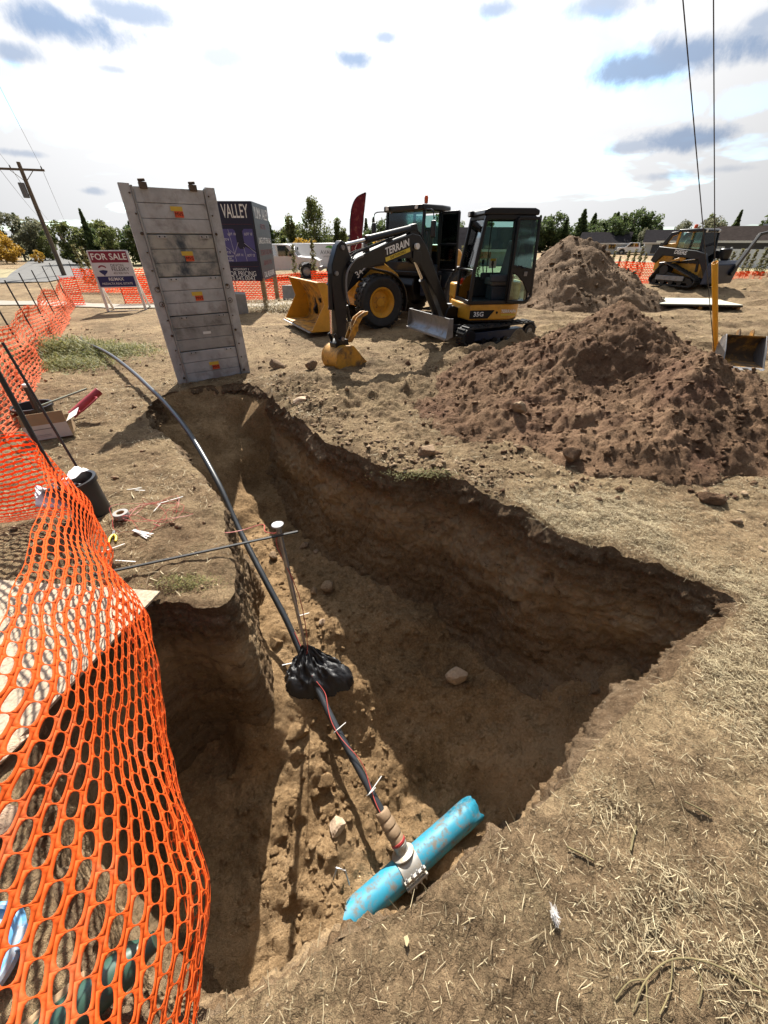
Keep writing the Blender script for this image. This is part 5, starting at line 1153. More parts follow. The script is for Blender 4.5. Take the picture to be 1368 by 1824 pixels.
MB().box((.45, .02, 2.38), (.10, .16, .10)).build('work_light', M_black, cab, .02); MB().box((.503, .02, 2.38), (.01, .13, .07)).build('light_lens', M_white, cab)
def pane(pts, nm='window', m_=None, th=.006):
    p = [Vector(q) for q in pts]; n_ = (p[1] - p[0]).cross(p[2] - p[0]).normalized() * th; mb = MB(); mb.hexa(p + [q + n_ for q in p]); return mb.build(nm, m_ or M_glass, cab)
pane([(.53, .70, .88), (.53, -.16, .88), (.505, -.16, 1.40), (.505, .70, 1.40)]); pane([(.50, .69, 1.44), (.50, -.15, 1.44), (.37, -.15, 2.27), (.37, .69, 2.27)])
pane([(.45, -.20, 1.25), (-.68, -.20, 1.25), (-.62, -.19, 2.27), (.37, -.19, 2.27)]); pane([(-.70, .66, 1.3), (-.70, -.14, 1.3), (-.635, -.14, 2.27), (-.635, .66, 2.27)])
cb((-.12, -.20, 1.25), (-.10, -.19, 2.27), .02, .025, 'window_bar'); MB().bx(-.70, .48, -.215, -.185, .84, 1.25).build('side_panel', M_interior, cab)
# door, latched open flat against the rear side
dr = bpy.data.objects.new('door', None); col.objects.link(dr); dr.parent = cab
def db(pts, w, nm='door_frame'):
    mb = MB()
    for a, b in zip(pts[:-1], pts[1:]): mb.bar(a, b, .05, w, (0, 1, 0))
    return mb.build(nm, M_black, dr, .008)
D0, D1, D2, D3 = (-.30, .82, .84), (-.27, .80, 2.29), (-.70, .80, 2.29), (-.80, .82, .95)
db([D0, D1, D2, D3, (-.72, .82, .84), D0], .055); db([(-.285, .815, 1.50), (-.735, .815, 1.42)], .06)
MB().prism([(-.74, 1.45), (-.29, 1.50), (-.29, 1.38), (-.42, 1.33), (-.56, 1.22), (-.70, 1.02), (-.785, 1.0)], .795, .84).build('door_panel', M_black, dr, .01)
MB().hexa([(-.30, .812, 1.5), (-.72, .812, 1.45), (-.69, .80, 2.26), (-.28, .80, 2.26), (-.30, .818, 1.5), (-.72, .818, 1.45), (-.69, .806, 2.26), (-.28, .806, 2.26)]).build('door_window', M_glass, dr)
MB().prism([(-.31, .88), (-.70, .88), (-.69, 1.05), (-.56, 1.2), (-.42, 1.33), (-.31, 1.36)], .810, .816).build('door_window', M_glass, dr)
MB().bx(-.62, -.55, .842, .862, 1.32, 1.40).build('door_handle', M_steel, dr, .005); MB().tube(smooth_path([(-.36, .845, 1.47), (-.45, .875, 1.50), (-.50, .875, 1.46), (-.58, .845, 1.47)], 4), .010, 6).build('grab_bar', M_black, dr)
# seat, levers, console
MB().bx(-.50, .0, .05, .52, 1.12, 1.26).build('seat_cushion', M_seat, cab, .04, seg=3); MB().prism([(-.42, 1.2), (-.30, 1.2), (-.44, 1.95), (-.55, 1.92)], .06, .51).build('seat_back', M_seat, cab, .04, seg=3); MB().bx(-.48, -.05, .10, .47, .84, 1.11).build('seat_base', M_interior, cab, .02)
for y in (.00, .58): MB().bx(-.45, .08, y - .06, y + .06, 1.20, 1.34).build('armrest_console', M_interior, cab, .03); MB().tube([(.02, y, 1.3), (.06, y, 1.5)], .014, 8).build('joystick', M_hole, cab); MB().lathe([(0, 0), (.024, .01), (.028, .05), (.022, .09), (0, .1)], (.06, y, 1.49), (0, 0, 1), 10).build('joystick_grip', M_hole, cab)
for y in (.20, .34): MB().tube([(.36, y, .84), (.30, y, 1.22)], .010, 8).build('travel_lever', M_hole, cab)
MB().bx(.18, .30, -.16, -.06, .84, 1.45).build('instrument_console', M_interior, cab, .02); MB().bx(.16, .20, -.15, -.02, 1.45, 1.58).build('monitor', M_hole, cab, .01)
MB().bx(-.32, -.15, -.178, -.174, 1.42, 1.60).build('warning_label', M_white, cab); MB().bx(-.30, -.17, -.173, -.170, 1.55, 1.60).build('warning_label', M_lyellow, cab)
# boom group: swung to the left of the house, built in its own vertical plane
B0 = Vector((1.40, 9.75, 0)); bd = Vector((-.7476, -.6641, 0)); bang = math.atan2(bd.y, bd.x)
bm = bpy.data.objects.new('boom_group', None); col.objects.link(bm); bm.parent = ex
Mw = Matrix.Translation(B0) @ Matrix.Rotation(bang, 4, 'Z'); bpy.context.view_layer.update()
bm.matrix_local = (Matrix.Translation(ex.location) @ Matrix.Rotation(R(205.5), 4, 'Z')).inverted() @ Mw
# here: X = reach, Z = height, +Y = far/left side, -Y ... both sides alike
MB().prism([(-.42, .42), (-.42, .74), (-.15, .82), (.06, .78), (.14, .62), (.06, .44)], -.11, .11).build('swing_post', M_black, bm, .02); MB().cyl((-.08, 0, .38), (-.08, 0, .86), .075, n=16).build('swing_pin', M_steel, bm)
bprof = [(-.02, .56), (.10, .56), (.42, 1.02), (.95, 1.58), (1.18, 1.74), (1.55, 1.74), (2.66, 1.58), (2.72, 1.66), (2.66, 1.76), (1.70, 2.02), (1.22, 2.13), (1.02, 2.10), (.82, 1.92), (.30, 1.20), (-.05, .74)]
boom = MB().prism(bprof, -.085, .085).build('boom', M_black, bm, .012)
for y in (-.10, .10): MB().prism([(2.46, 1.60), (2.76, 1.56), (2.78, 1.70), (2.50, 1.78)], y - .012, y + .012).build('boom_tip_plate', M_black, boom, .004)
for y in (-.10, .10): MB().prism([(.98, 1.62), (1.22, 1.70), (1.22, 1.86), (1.00, 1.84)], y - .012, y + .012).build('cylinder_bracket', M_black, boom, .004)
MB().prism([(1.02, 2.10), (1.28, 2.12), (1.22, 2.26), (1.10, 2.28)], -.06, .06).build('cylinder_bracket', M_black, boom, .006)
MB().lathe([(0, 0), (.045, 0), (.05, .03), (.05, .06), (0, .06)], (1.15, .10, 1.93), (0, 1, 0), 14).build('boom_light', M_white, boom)
arm_prof = [(2.78, 1.98), (2.88, 2.02), (2.97, 1.95), (3.10, 1.68), (3.12, 1.45), (3.07, .60), (3.03, .46), (2.93, .46), (2.88, .60), (2.80, 1.30), (2.66, 1.52), (2.60, 1.66), (2.70, 1.80)]
arm = MB().prism(arm_prof, -.07, .07).build('dipper_arm', M_black, bm, .012)
for z, x in ((1.66, 2.68), (1.92, 2.87), (1.56, 3.03), (.52, 2.98)): MB().cyl((x, -.105, z), (x, .105, z), .035, n=14).build('pivot_pin', M_steel, arm)
rcyl((1.20, 0, 2.20), (2.86, 0, 1.94), .058, .030, bm, .66); rcyl((.30, 0, .62), (1.10, 0, 1.75), .060, .032, bm, .66); rcyl((3.10, 0, 1.56), (3.16, 0, .62), .045, .025, bm, .58)
# hoses along the boom and looping at the dipper
for y in (.03, .06, -.03): MB().tube(smooth_path([(.15, y, .98), (.70, y, 1.78), (1.08, y, 2.17), (1.5, y, 2.10), (2.2, y, 1.93), (2.60, y * 1.6, 1.84), (2.76, y * 2.5, 1.72)], 6), .012, 6).build('hydraulic_hose', M_hole, bm)
M_hose = mat('grey_hose_sleeve', (.16, .16, .17), .6)
MB().tube(smooth_path([(2.45, .11, 1.80), (2.66, .13, 1.74), (2.84, .13, 1.55), (2.86, .12, 1.25), (2.80, .11, 1.08)], 6), .017, 8).build('hose_sleeve', M_hose, bm)
for xx in (1.75, 2.3): MB().bx(xx - .03, xx + .03, -.07, .07, 2.0 - (xx - 1.7) * .24, 2.05 - (xx - 1.7) * .24).build('hose_clamp', M_black, bm, .005)
# bucket linkage, coupler, thumb, bucket
for y in (-.09, .09): MB().bar((3.16, y, .62), (3.06, y, .40), .02, .06, (1, 0, 0)).build('bucket_link', M_black, bm, .004)
MB().prism([(2.86, .50), (3.04, .52), (3.16, .46), (3.14, .34), (2.98, .30), (2.84, .36)], -.10, .10).build('quick_coupler', M_black, bm, .01)
for y in (-.07, .03): MB().prism([(2.83, .44), (2.92, .36), (2.80, .52), (2.70, .70), (2.60, .84), (2.42, .92), (2.32, .92), (2.34, .87), (2.46, .83), (2.56, .72), (2.64, .55), (2.74, .42)], y, y + .03).build('thumb', M_yellow_worn, bm, .004)
MB().bx(2.58, 2.68, -.07, .06, .60, .68).build('thumb_crossbar', M_yellow_worn, bm, .004); rcyl((2.79, 0, 1.05), (2.70, 0, .62), .035, .02, bm, .62)
bk = bpy.data.objects.new('bucket', None); col.objects.link(bk); bk.parent = bm
def barc(r_, a0, a1, n_): return [(3.02 + r_ * math.cos(q), .18 + r_ * math.sin(q)) for q in np.linspace(R(a0), R(a1), n_)]
bprof2 = [(2.84, .40)] + barc(.242, 95, -100, 14) + [(2.42, -.045)]
inner = [(2.42, -.025)] + barc(.218, -100, 95, 14) + [(2.84, .38)]
MB().prism(bprof2 + inner, -.23, .23).build('bucket_shell', M_yellow_worn, bk, .004)
for y in (-.245, .23): MB().prism([(2.84, .40)] + barc(.246, 95, -100, 14) + [(2.42, -.05), (2.52, .06), (2.66, .20)], y, y + .015).build('bucket_side', M_yellow_worn, bk, .003)
for y in (-.20, -.07, .07, .20): MB().prism([(2.50, -.035), (2.34, -.02), (2.50, .01)], y - .025, y + .025).build('tooth', M_steel, bk)
for y in (-.09, .07): MB().prism([(2.86, .38), (3.12, .40), (3.10, .50), (2.95, .48)], y, y + .02).build('bucket_ear', M_yellow_worn, bk, .003)
# lettering on the boom's near side: boom plane's visible side
sd_n = 1; tdir = Vector((-1, 0, 0)); bsl = Vector((1.0, 0, -.24)).normalized()
text('TERRAIN', .155, M_lwhite, bm, (1.62, .0885, 1.915), (-bsl.x, 0, -bsl.z), Vector((0, 1, 0)).cross(Vector((-bsl.x, 0, -bsl.z))), .001, shear=.12, bold=.004)
mb = MB(); c_ = Vector((1.60, .0875, 1.805)); mb.bar(c_ - bsl * .32, c_ + bsl * .32, .003, .065, (0, 0, 1)); mb.build('decal_bar', M_lyellow, bm)
text('EARTHWORKS', .060, M_hole, bm, (1.60, .0905, 1.803), (-bsl.x, 0, -bsl.z), Vector((0, 1, 0)).cross(Vector((-bsl.x, 0, -bsl.z))), .0006)

# ------------------------------------------------------------------ wheel loader
wl = thing('wheel_loader', 'yellow and black articulated wheel loader with bucket on the ground', 'wheel loader', (.64, 13.16, gz1(.6, 13.1)), 0)
ff = bpy.data.objects.new('front_frame', None); col.objects.link(ff); ff.parent = wl; ff.rotation_euler = (0, 0, R(208))      # X forward, +Y left; axle at x = 1.30
rf = bpy.data.objects.new('rear_frame', None); col.objects.link(rf); rf.parent = wl; rf.rotation_euler = (0, 0, R(226))       # axle at x = -1.25
def wheel(parent, x, y, s_, r_=.64, w_=.44):
    t = MB(); hw = w_ / 2; t.lathe([(.36, -hw * .75), (.40, -hw * .9), (.56, -hw), (r_ - .03, -hw * .86), (r_, -hw * .6), (r_, hw * .6), (r_ - .03, hw * .86), (.56, hw), (.40, hw * .9), (.36, hw * .75)], (x, y, r_), (0, s_, 0), 44)
    for k in range(26):
        a = 2 * math.pi * k / 26; cr = Vector((math.cos(a), 0, math.sin(a))); tg = Vector((-math.sin(a), 0, math.cos(a)))
        m3 = Matrix((tg, Vector((0, 1, 0)), cr)).transposed()
        for q in (-1, 0, 1): t.box(Vector((x, y + q * hw * .56, r_)) + cr * (r_ + .006) + tg * (.04 if q == 0 else 0), (.105, hw * .50, .036), m3)
    wh = t.build('wheel', M_rubber_tyre, parent, smooth=35); wh.name = 'wheel'
    rm = MB(); rm.lathe([(.0, .10), (.10, .10), (.115, .09), (.12, .055), (.20, .04), (.255, .04), (.27, .10), (.315, .15), (.335, .185), (.365, .19), (.37, .165), (.345, .12), (.30, .06), (.29, -.10)], (x, y, r_), (0, s_, 0), 36); rm.build('rim', M_yellow, wh, smooth=30)
    for k in range(8): a = 2 * math.pi * k / 8; MB().cyl((x + .16 * math.cos(a), y + .045 * s_, r_ + .16 * math.sin(a)), (x + .16 * math.cos(a), y + .068 * s_, r_ + .16 * math.sin(a)), .017, n=6).build('wheel_nut', M_yellow_worn, wh)
    return wh
for s_ in (-1, 1): wheel(ff, 1.30, s_ * .80, s_); wheel(rf, -1.25, s_ * .80, s_)
MB().prism([(.25, .55), (1.75, .50), (1.85, .75), (1.55, 1.35), (.95, 1.55), (.45, 1.25), (.25, .9)], -.32, .32).build('front_chassis', M_yellow, ff, .03)
MB().cyl((1.30, -.6, .64), (1.30, .6, .64), .17, n=16).build('front_axle', M_black, ff)
for s_ in (-1, 1):
    MB().prism([(.92, 1.66), (1.10, 1.78), (1.40, 1.70), (2.30, 1.05), (2.78, .42), (2.72, .30), (2.55, .36), (2.15, .82), (1.30, 1.42), (.95, 1.46)], s_ * .40 - .05, s_ * .40 + .05).build('lift_arm', M_black, ff, .01)
    rcyl((.55, s_ * .40, .85), (1.75, s_ * .40, 1.18), .06, .035, ff, .6)
    fen = MB(); pts = [(1.30 + .76 * math.cos(a), .64 + .74 * math.sin(a)) for a in np.linspace(R(100), R(200), 12)]; pts2 = [(1.30 + .72 * math.cos(a), .64 + .70 * math.sin(a)) for a in np.linspace(R(200), R(100), 12)]
    fen.prism([(1.62, 1.46), (1.45, 1.42)] + pts + pts2 + [(1.45, 1.385), (1.6, 1.42)], s_ * .80 - .24, s_ * .80 + .24); fen.build('front_fender', M_black, ff, .01)
    MB().bar((1.55, s_ * .45, 1.35), (1.62, s_ * .9, 1.5), .04, .04).build('lamp_bracket', M_black, ff); MB().box((1.62, s_ * .92, 1.55), (.12, .16, .14)).build('head_lamp', M_black, ff, .02)
MB().prism([(1.55, 1.50), (1.85, 1.70), (2.15, 1.30), (2.05, .95), (1.90, .98)], -.07, .07).build('bellcrank', M_black, ff, .01); rcyl((.75, 0, 1.50), (1.75, 0, 1.62), .06, .035, ff, .6); MB().bar((2.08, 0, 1.0), (2.72, 0, .66), .10, .10).build('tilt_link', M_black, ff, .01)
text('344L', .22, M_lwhite, ff, (1.62, .4525, 1.36), (-.82, 0, .57), Vector((0, 1, 0)).cross(Vector((-.82, 0, .57))), .001, bold=.003)
# bucket
lb = bpy.data.objects.new('bucket', None); col.objects.link(lb); lb.parent = ff
lcv = [(2.80, .11), (2.70, .15), (2.635, .24), (2.62, .36), (2.625, .55), (2.66, .75), (2.74, .92), (2.85, 1.07), (2.97, 1.16)]; bo = [(3.42, .12)] + lcv + [(3.16, 1.18)]; bi = [(3.15, 1.155)] + [(q[0] + .035, q[1] + (.03 if q[1] < .3 else 0) - (.02 if q[1] > 1 else 0)) for q in lcv[::-1]] + [(3.42, .15)]
MB().prism(bo + bi, -1.17, 1.17).build('bucket_shell', M_yellow_worn, lb, .004)
for y in (-1.185, 1.165): MB().prism([(3.42, .11), (2.80, .10), (2.60, .30), (2.64, .76), (2.95, 1.18), (3.16, 1.19), (3.02, .72)], y, y + .022).build('bucket_side', M_yellow, lb, .003)
MB().bx(3.36, 3.48, -1.17, 1.17, .095, .118).build('cutting_edge', M_steel, lb, .003)
for y in (-.42, .42): MB().prism([(2.40, .28), (2.66, .2), (2.70, .72), (2.52, .52)], y - .03, y + .03).build('bucket_ear', M_black, lb, .004)
# rear half: engine hood, cab, counterweight
MB().prism([(-2.0, .60), (.10, .55), (.20, .95), (.05, 1.25), (-2.0, 1.20)], -.42, .42).build('rear_chassis', M_black, rf, .03)
MB().cyl((0, 0, .5), (0, 0, 1.2), .09, n=14).build('hinge_pin', M_black, rf)
MB().cyl((-1.25, -.6, .64), (-1.25, .6, .64), .17, n=16).build('rear_axle', M_black, rf)
hood = [(-1.0, 1.05), (-1.0, 1.92), (-1.35, 1.92), (-1.85, 1.78), (-2.28, 1.45), (-2.32, 1.05)]
MB().prism(hood, -.58, .58).build('engine_hood', M_yellow, rf, .06, seg=3)
MB().bx(-2.45, -1.9, -.70, .70, .55, 1.0).build('counterweight', M_yellow, rf, .05); MB().cyl((-1.45, -.3, 1.9), (-1.45, -.3, 2.35), .045, n=12).build('exhaust_stack', M_black, rf)
for s_ in (-1, 1):
    fen = MB(); pts = [(-1.25 + .78 * math.cos(a), .64 + .76 * math.sin(a)) for a in np.linspace(R(20), R(170), 14)]; pts2 = [(-1.25 + .74 * math.cos(a), .64 + .72 * math.sin(a)) for a in np.linspace(R(170), R(20), 14)]; fen.prism(pts + pts2, s_ * .80 - .24, s_ * .80 + .24); fen.build('rear_fender', M_black, rf, .01)
    MB().bx(-.45, .0, s_ * .78 - .16, s_ * .78 + .16, .35, .39).build('step', M_black, rf, .005); MB().bx(-.45, .0, s_ * .74 - .14, s_ * .74 + .14, .68, .72).build('step', M_black, rf, .005); MB().bx(-.48, -.43, s_ * .62 - .02, s_ * .62 + .3, .35, 1.2).build('step_bracket', M_black, rf)
    MB().bx(-.55, .05, s_ * .66 - .08, s_ * .66 + .08, .70, 1.45).build('side_tank', M_navy, rf, .03)
lc = bpy.data.objects.new('cab', None); col.objects.link(lc); lc.parent = rf
P_ = {'fl': (.14, .68), 'fr': (.14, -.68), 'ml': (-.55, .72), 'mr': (-.55, -.72), 'rl': (-1.0, .62), 'rr': (-1.0, -.62)}
for k, (x, y) in P_.items(): MB().bar((x + (.05 if k[0] == 'f' else 0), y, 1.25), (x - (.06 if k[0] == 'f' else 0), y * .96, 2.66), .07, .07, (1, 0, 0)).build('cab_post', M_black, lc, .012)
MB().prism([(.22, .70), (.22, -.70), (-.55, -.78), (-1.06, -.66), (-1.06, .66), (-.55, .78)], 2.64, 2.78, 'z').build('cab_roof', M_black, lc, .04, seg=3)
MB().prism([(.18, .70), (.18, -.70), (-.55, -.74), (-1.02, -.64), (-1.02, .64), (-.55, .74)], 1.18, 1.30, 'z').build('cab_floor', M_black, lc, .02)
MB().bx(.10, .17, -.66, .66, 1.30, 1.52).build('front_panel', M_black, lc, .01); MB().bx(-1.02, -.98, -.60, .60, 1.3, 1.75).build('rear_panel', M_black, lc)
def lp(pts, par=lc, nm='window'):
    p = [Vector(q) for q in pts]; n_ = (p[1] - p[0]).cross(p[2] - p[0]).normalized() * .006; MB().hexa(p + [q + n_ for q in p]).build(nm, M_glass, par)
lp([(.17, .64, 1.53), (.17, -.64, 1.53), (.09, -.62, 2.63), (.09, .62, 2.63)]); lp([(.12, -.69, 1.4), (-.52, -.73, 1.4), (-.52, -.70, 2.63), (.08, -.66, 2.63)]); lp([(-.58, .70, 1.7), (-.98, .62, 1.7), (-.98, .60, 2.63), (-.58, .68, 2.63)]); lp([(-.58, -.70, 1.7), (-.98, -.62, 1.7), (-.98, -.60, 2.63), (-.58, -.68, 2.63)]); lp([(-1.0, .56, 1.78), (-1.0, -.56, 1.78), (-1.0, -.56, 2.6), (-1.0, .56, 2.6)])
ld = bpy.data.objects.new('door', None); col.objects.link(ld); ld.parent = lc; ld.location = (-.55, .76, 0); ld.rotation_euler = (0, 0, R(82))    # swung open towards the rear
mb = MB()
for a, b in (((0, 0, 1.32), (0, 0, 2.62)), ((0, 0, 2.62), (.62, 0, 2.62)), ((.62, 0, 2.62), (.66, 0, 1.32)), ((.66, 0, 1.32), (0, 0, 1.32)), ((0, 0, 1.92), (.64, 0, 1.92))): mb.bar(a, b, .05, .05, (0, 1, 0))
mb.build('door_frame', M_black, ld, .008); lp([(.03, 0, 1.95), (.60, 0, 1.95), (.60, 0, 2.6), (.03, 0, 2.6)], ld, 'door_window'); lp([(.03, 0, 1.35), (.62, 0, 1.35), (.62, 0, 1.9), (.03, 0, 1.9)], ld, 'door_window')
MB().bx(-.85, -.35, -.25, .25, 1.45, 1.6).build('seat_cushion', M_seat, lc, .04); MB().prism([(-.85, 1.55), (-.72, 1.55), (-.82, 2.3), (-.94, 2.3)], -.24, .24).build('seat_back', M_seat, lc, .04)
MB().tube([(.05, 0, 1.4), (-.12, 0, 1.85)], .03, 8).build('steering_column', M_hole, lc); MB().tube([(-.12 + .09 * math.cos(a) , .18 * math.sin(a), 1.87 + .12 * math.cos(a)) for a in np.linspace(0, 6.283, 21)], .014, 6).build('steering_wheel', M_hole, lc)
be = MB(); be.lathe([(0, 0), (.05, 0), (.05, .04), (.055, .04), (.055, .12), (.035, .16), (0, .17)], (-.30, .38, 2.82), (0, 0, 1), 16); be.build('beacon', M_orange_lens, lc); MB().cyl((-.30, .38, 2.77), (-.30, .38, 2.83), .02, n=8).build('beacon_stem', M_black, lc)
for s_ in (-1, 1):
    MB().tube(smooth_path([(.15, s_ * .68, 2.66), (.22, s_ * 1.02, 2.64), (.22, s_ * 1.08, 2.45)], 4), .014, 6).build('mirror_arm', M_black, lc); MB().box((.22, s_ * 1.08, 2.25), (.06, .16, .36)).build('mirror', M_black, lc, .03)
    MB().box((.22, s_ * .52, 2.72), (.08, .12, .10)).build('work_light', M_black, lc, .02); MB().box((.262, s_ * .52, 2.72), (.01, .10, .08)).build('light_lens', M_white, lc)
    MB().tube(smooth_path([(.10, s_ * .80, 1.1), (.16, s_ * .86, 1.3), (.14, s_ * .84, 2.1), (.10, s_ * .74, 2.2)], 4), .016, 6).build('grab_rail', M_black, lc)

# ------------------------------------------------------------------ compact track loader
ct = thing('track_loader', 'black and yellow compact track loader parked by the orange fence', 'track loader', (13.75, 20.6, gz1(13.75, 20.6)), R(-66))
for s_ in (-1, 1):
    y0, y1 = (.48, .90) if s_ > 0 else (-.90, -.48)
    pts = [(-1.05, .16), (-.95, .03), (-.80, 0), (.85, 0), (1.0, .05), (1.08, .18), (1.02, .32), (.85, .40), (-.35, .82), (-.55, .86), (-.72, .80), (-.98, .38), (-1.06, .25)]
    P3 = []
    for i in range(len(pts)):
        a, b = pts[i], pts[(i + 1) % len(pts)]; k = max(1, int(math.hypot(b[0] - a[0], b[1] - a[1]) / .1)); P3 += [(a[0] + (b[0] - a[0]) * j / k, a[1] + (b[1] - a[1]) * j / k) for j in range(k)]
    belt(P3, y0, y1, .04, .03, .09, M_rubber, ct)
    MB().prism([(-.85, .12), (.85, .12), (.85, .30), (-.5, .55), (-.85, .4)], y0 + .08, y1 - .08).build('track_frame', M_black, ct, .02)
    MB().cyl((-.52, y0 + .05, .58), (-.52, y1 + .01 * s_, .58), .20, n=20).build('sprocket', M_black, ct, .01); yo = y1 if s_ > 0 else y0
    MB().bx(-.75, .55, min(yo, yo - .05 * s_), max(yo, yo - .05 * s_), .20, .38).build('roller_guard', M_steel, ct, .01)
    for x in (-.8, -.4, 0, .4, .85): MB().cyl((x, y0 + .05, .14), (x, y1 - .05, .14), .11, n=14).build('track_roller', M_black, ct)
    ys = .64 * s_
    MB().prism([(-1.35, .92), (-1.15, 1.46), (.62, 1.32), (1.02, 1.22), (1.40, .62), (1.50, .30), (1.34, .30), (1.15, .62), (.80, 1.02), (.2, 1.06), (-.85, 1.12), (-1.12, .82)], ys - .07 + .10 * s_, ys + .07 + .10 * s_).build('lift_arm', M_black, ct, .02)
    MB().bar((-.85, ys, .75), (.15, ys, 1.05), .10, .16).build('arm_link', M_yellow, ct, .02); rcyl((-.95, ys, .80), (.60, ys, 1.02), .055, .03, ct, .6)
    MB().prism([(-1.05, .55), (-1.0, 1.15), (.55, .95), (.75, .50), (.4, .40), (-.7, .85)], ys * .55 - .04, ys * .55 + .04).build('side_body', M_yellow, ct, .02)
MB().prism([(-1.30, .50), (-1.36, 1.15), (-1.15, 1.55), (-.55, 1.60), (-.50, .45)], -.50, .50).build('engine_cover', M_yellow, ct, .04); MB().bx(-.5, .85, -.46, .46, .30, .85).build('chassis', M_yellow, ct, .03)
MB().prism([(-1.25, 1.50), (-.95, 1.98), (-.62, 2.02), (-.62, 1.90), (-.85, 1.82), (-1.02, 1.5)], -.56, -.46).build('rear_frame', M_black, ct, .02); MB().prism([(-1.25, 1.50), (-.95, 1.98), (-.62, 2.02), (-.62, 1.90), (-.85, 1.82), (-1.02, 1.5)], .46, .56).build('rear_frame', M_black, ct, .02)
kc = bpy.data.objects.new('cab', None); col.objects.link(kc); kc.parent = ct
for y in (-.47, .47):
    MB().bar((-.55, y, .85), (-.60, y, 2.02), .07, .10, (1, 0, 0)).build('cab_post', M_yellow, kc, .012); MB().bar((.72, y, .55), (.42, y, 2.02), .07, .10, (1, 0, 0)).build('cab_post', M_black, kc, .012); MB().hexa([(-.5, y - .004, 1.2), (.5, y - .004, 1.2), (.38, y - .004, 1.96), (-.54, y - .004, 1.96), (-.5, y + .004, 1.2), (.5, y + .004, 1.2), (.38, y + .004, 1.96), (-.54, y + .004, 1.96)]).build('side_window', M_glass, kc); MB().bx(-.5, .6, y - .03, y + .03, .85, 1.22).build('side_panel', M_black, kc)
MB().prism([(-.68, 1.98), (-.66, 2.08), (.40, 2.10), (.50, 2.04), (.50, 1.98)], -.53, .53).build('cab_roof', M_black, kc, .03, seg=3)
MB().hexa([(.70, -.42, .70), (.70, .42, .70), (.44, .42, 1.95), (.44, -.42, 1.95), (.71, -.42, .70), (.71, .42, .70), (.45, .42, 1.95), (.45, -.42, 1.95)]).build('front_window', M_glass, kc)
MB().bx(-.35, .05, -.22, .22, .95, 1.1).build('seat_cushion', M_seat, kc, .03); MB().bx(-.42, -.30, -.22, .22, 1.05, 1.7).build('seat_back', M_seat, kc, .03)
be = MB(); be.lathe([(0, 0), (.07, 0), (.07, .10), (.05, .14), (0, .145)], (-.25, -.1, 2.11), (0, 0, 1), 14); be.build('beacon', M_orange_lens, kc)
for y in (-.42, .42): MB().box((.47, y, 2.0), (.06, .12, .09)).build('work_light', M_white, kc, .01)
MB().prism([(1.30, .12), (1.55, .15), (1.62, .85), (1.45, 1.0), (1.30, .85)], -.85, .85).build('attachment_body', M_navy, ct, .03); MB().lathe([(0, 0), (.20, 0), (.22, .08), (.22, .32), (.18, .36), (0, .36)], (1.25, .1, 1.05), (0, 0, 1), 18).build('attachment_drum', M_black, ct)
text('DEERE', .20, M_lwhite, ct, (-.05, -.8125, 1.245), (1, 0, -.07), (.07, 0, 1), .001, bold=.003)
# telescopic jib reaching right from the attachment (points in the machine's own frame)
inv = (Matrix.Translation(ct.location) @ Matrix.Rotation(R(-66), 4, 'Z')).inverted()
J = [inv @ Vector(q) for q in ((14.75, 19.25, .85), (15.55, 19.6, 2.25), (18.6, 20.9, 2.75))]
MB().bar(J[0], J[0].lerp(J[1], .62), .13, .15).build('jib_lower', M_black, ct, .01); MB().bar(J[0].lerp(J[1], .55), J[1], .10, .12).build('jib_upper', M_black, ct, .01); MB().bar(J[1], J[2], .09, .10).build('jib_tip', M_black, ct, .01)

# ------------------------------------------------------------------ spare bucket and the panel lying flat
M_bucket_old = mat('old_bucket_yellow', (.36, .17, .02), .6, var=.25, dirt=.8, dc=(.085, .055, .032), ds=4)
sb = thing('excavator_bucket', 'spare worn yellow digging bucket lying on its back at the right', 'excavator bucket', (6.60, 7.30, gz1(6.6, 7.3) + .02), R(70))
o1 = [(0, 0), (.62, .03), (.80, .14), (.86, .36), (.78, .52), (.62, .60)]; i1 = [(.62, .575), (.765, .505), (.835, .36), (.785, .16), (.62, .055), (0, .02)]
MB().prism(o1 + i1, -.38, .38).build('bucket_shell', M_bucket_old, sb, .004)
for y in (-.40, .38): MB().prism([(0, 0), (.62, .025), (.80, .13), (.87, .36), (.79, .53), (.62, .61), (.30, .34)], y, y + .02).build('bucket_side', M_steel, sb, .004)
MB().bx(-.08, .02, -.39, .39, -.004, .028).build('cutting_edge', M_steel, sb, .003)
for y in (-.30, -.1, .1, .30): MB().prism([(-.06, -.006), (-.22, .012), (-.06, .032)], y - .04, y + .04).build('tooth', M_steel, sb)
for y in (-.14, .12): MB().prism([(.60, .58), (.80, .50), (.84, .66), (.74, .72), (.66, .66)], y, y + .025).build('bucket_ear', M_bucket_old, sb, .004)
sb.scale = (.8, .8, .8)
fp = thing('shield_panel', 'pale trench panel lying flat on the lot before the track loader', 'shield panel', (11.2, 16.1, gz1(11.2, 16.1)), R(-8))
MB().bx(-1.35, 1.35, -.95, .95, .13, .16).build('deck', mat('pale_grey_green_sheet', (.42, .43, .36), .6, var=.1, dirt=.15), fp, .004)
for y in (-.95, .90): MB().bx(-1.36, 1.36, y, y + .05, .085, .128).build('edge_rail', M_black, fp, .004)
for x in (-1.30, 0, 1.22): MB().bx(x, x + .10, -.93, .93, -.03, .084).build('timber_bearer', M_yellow_worn, fp, .004)
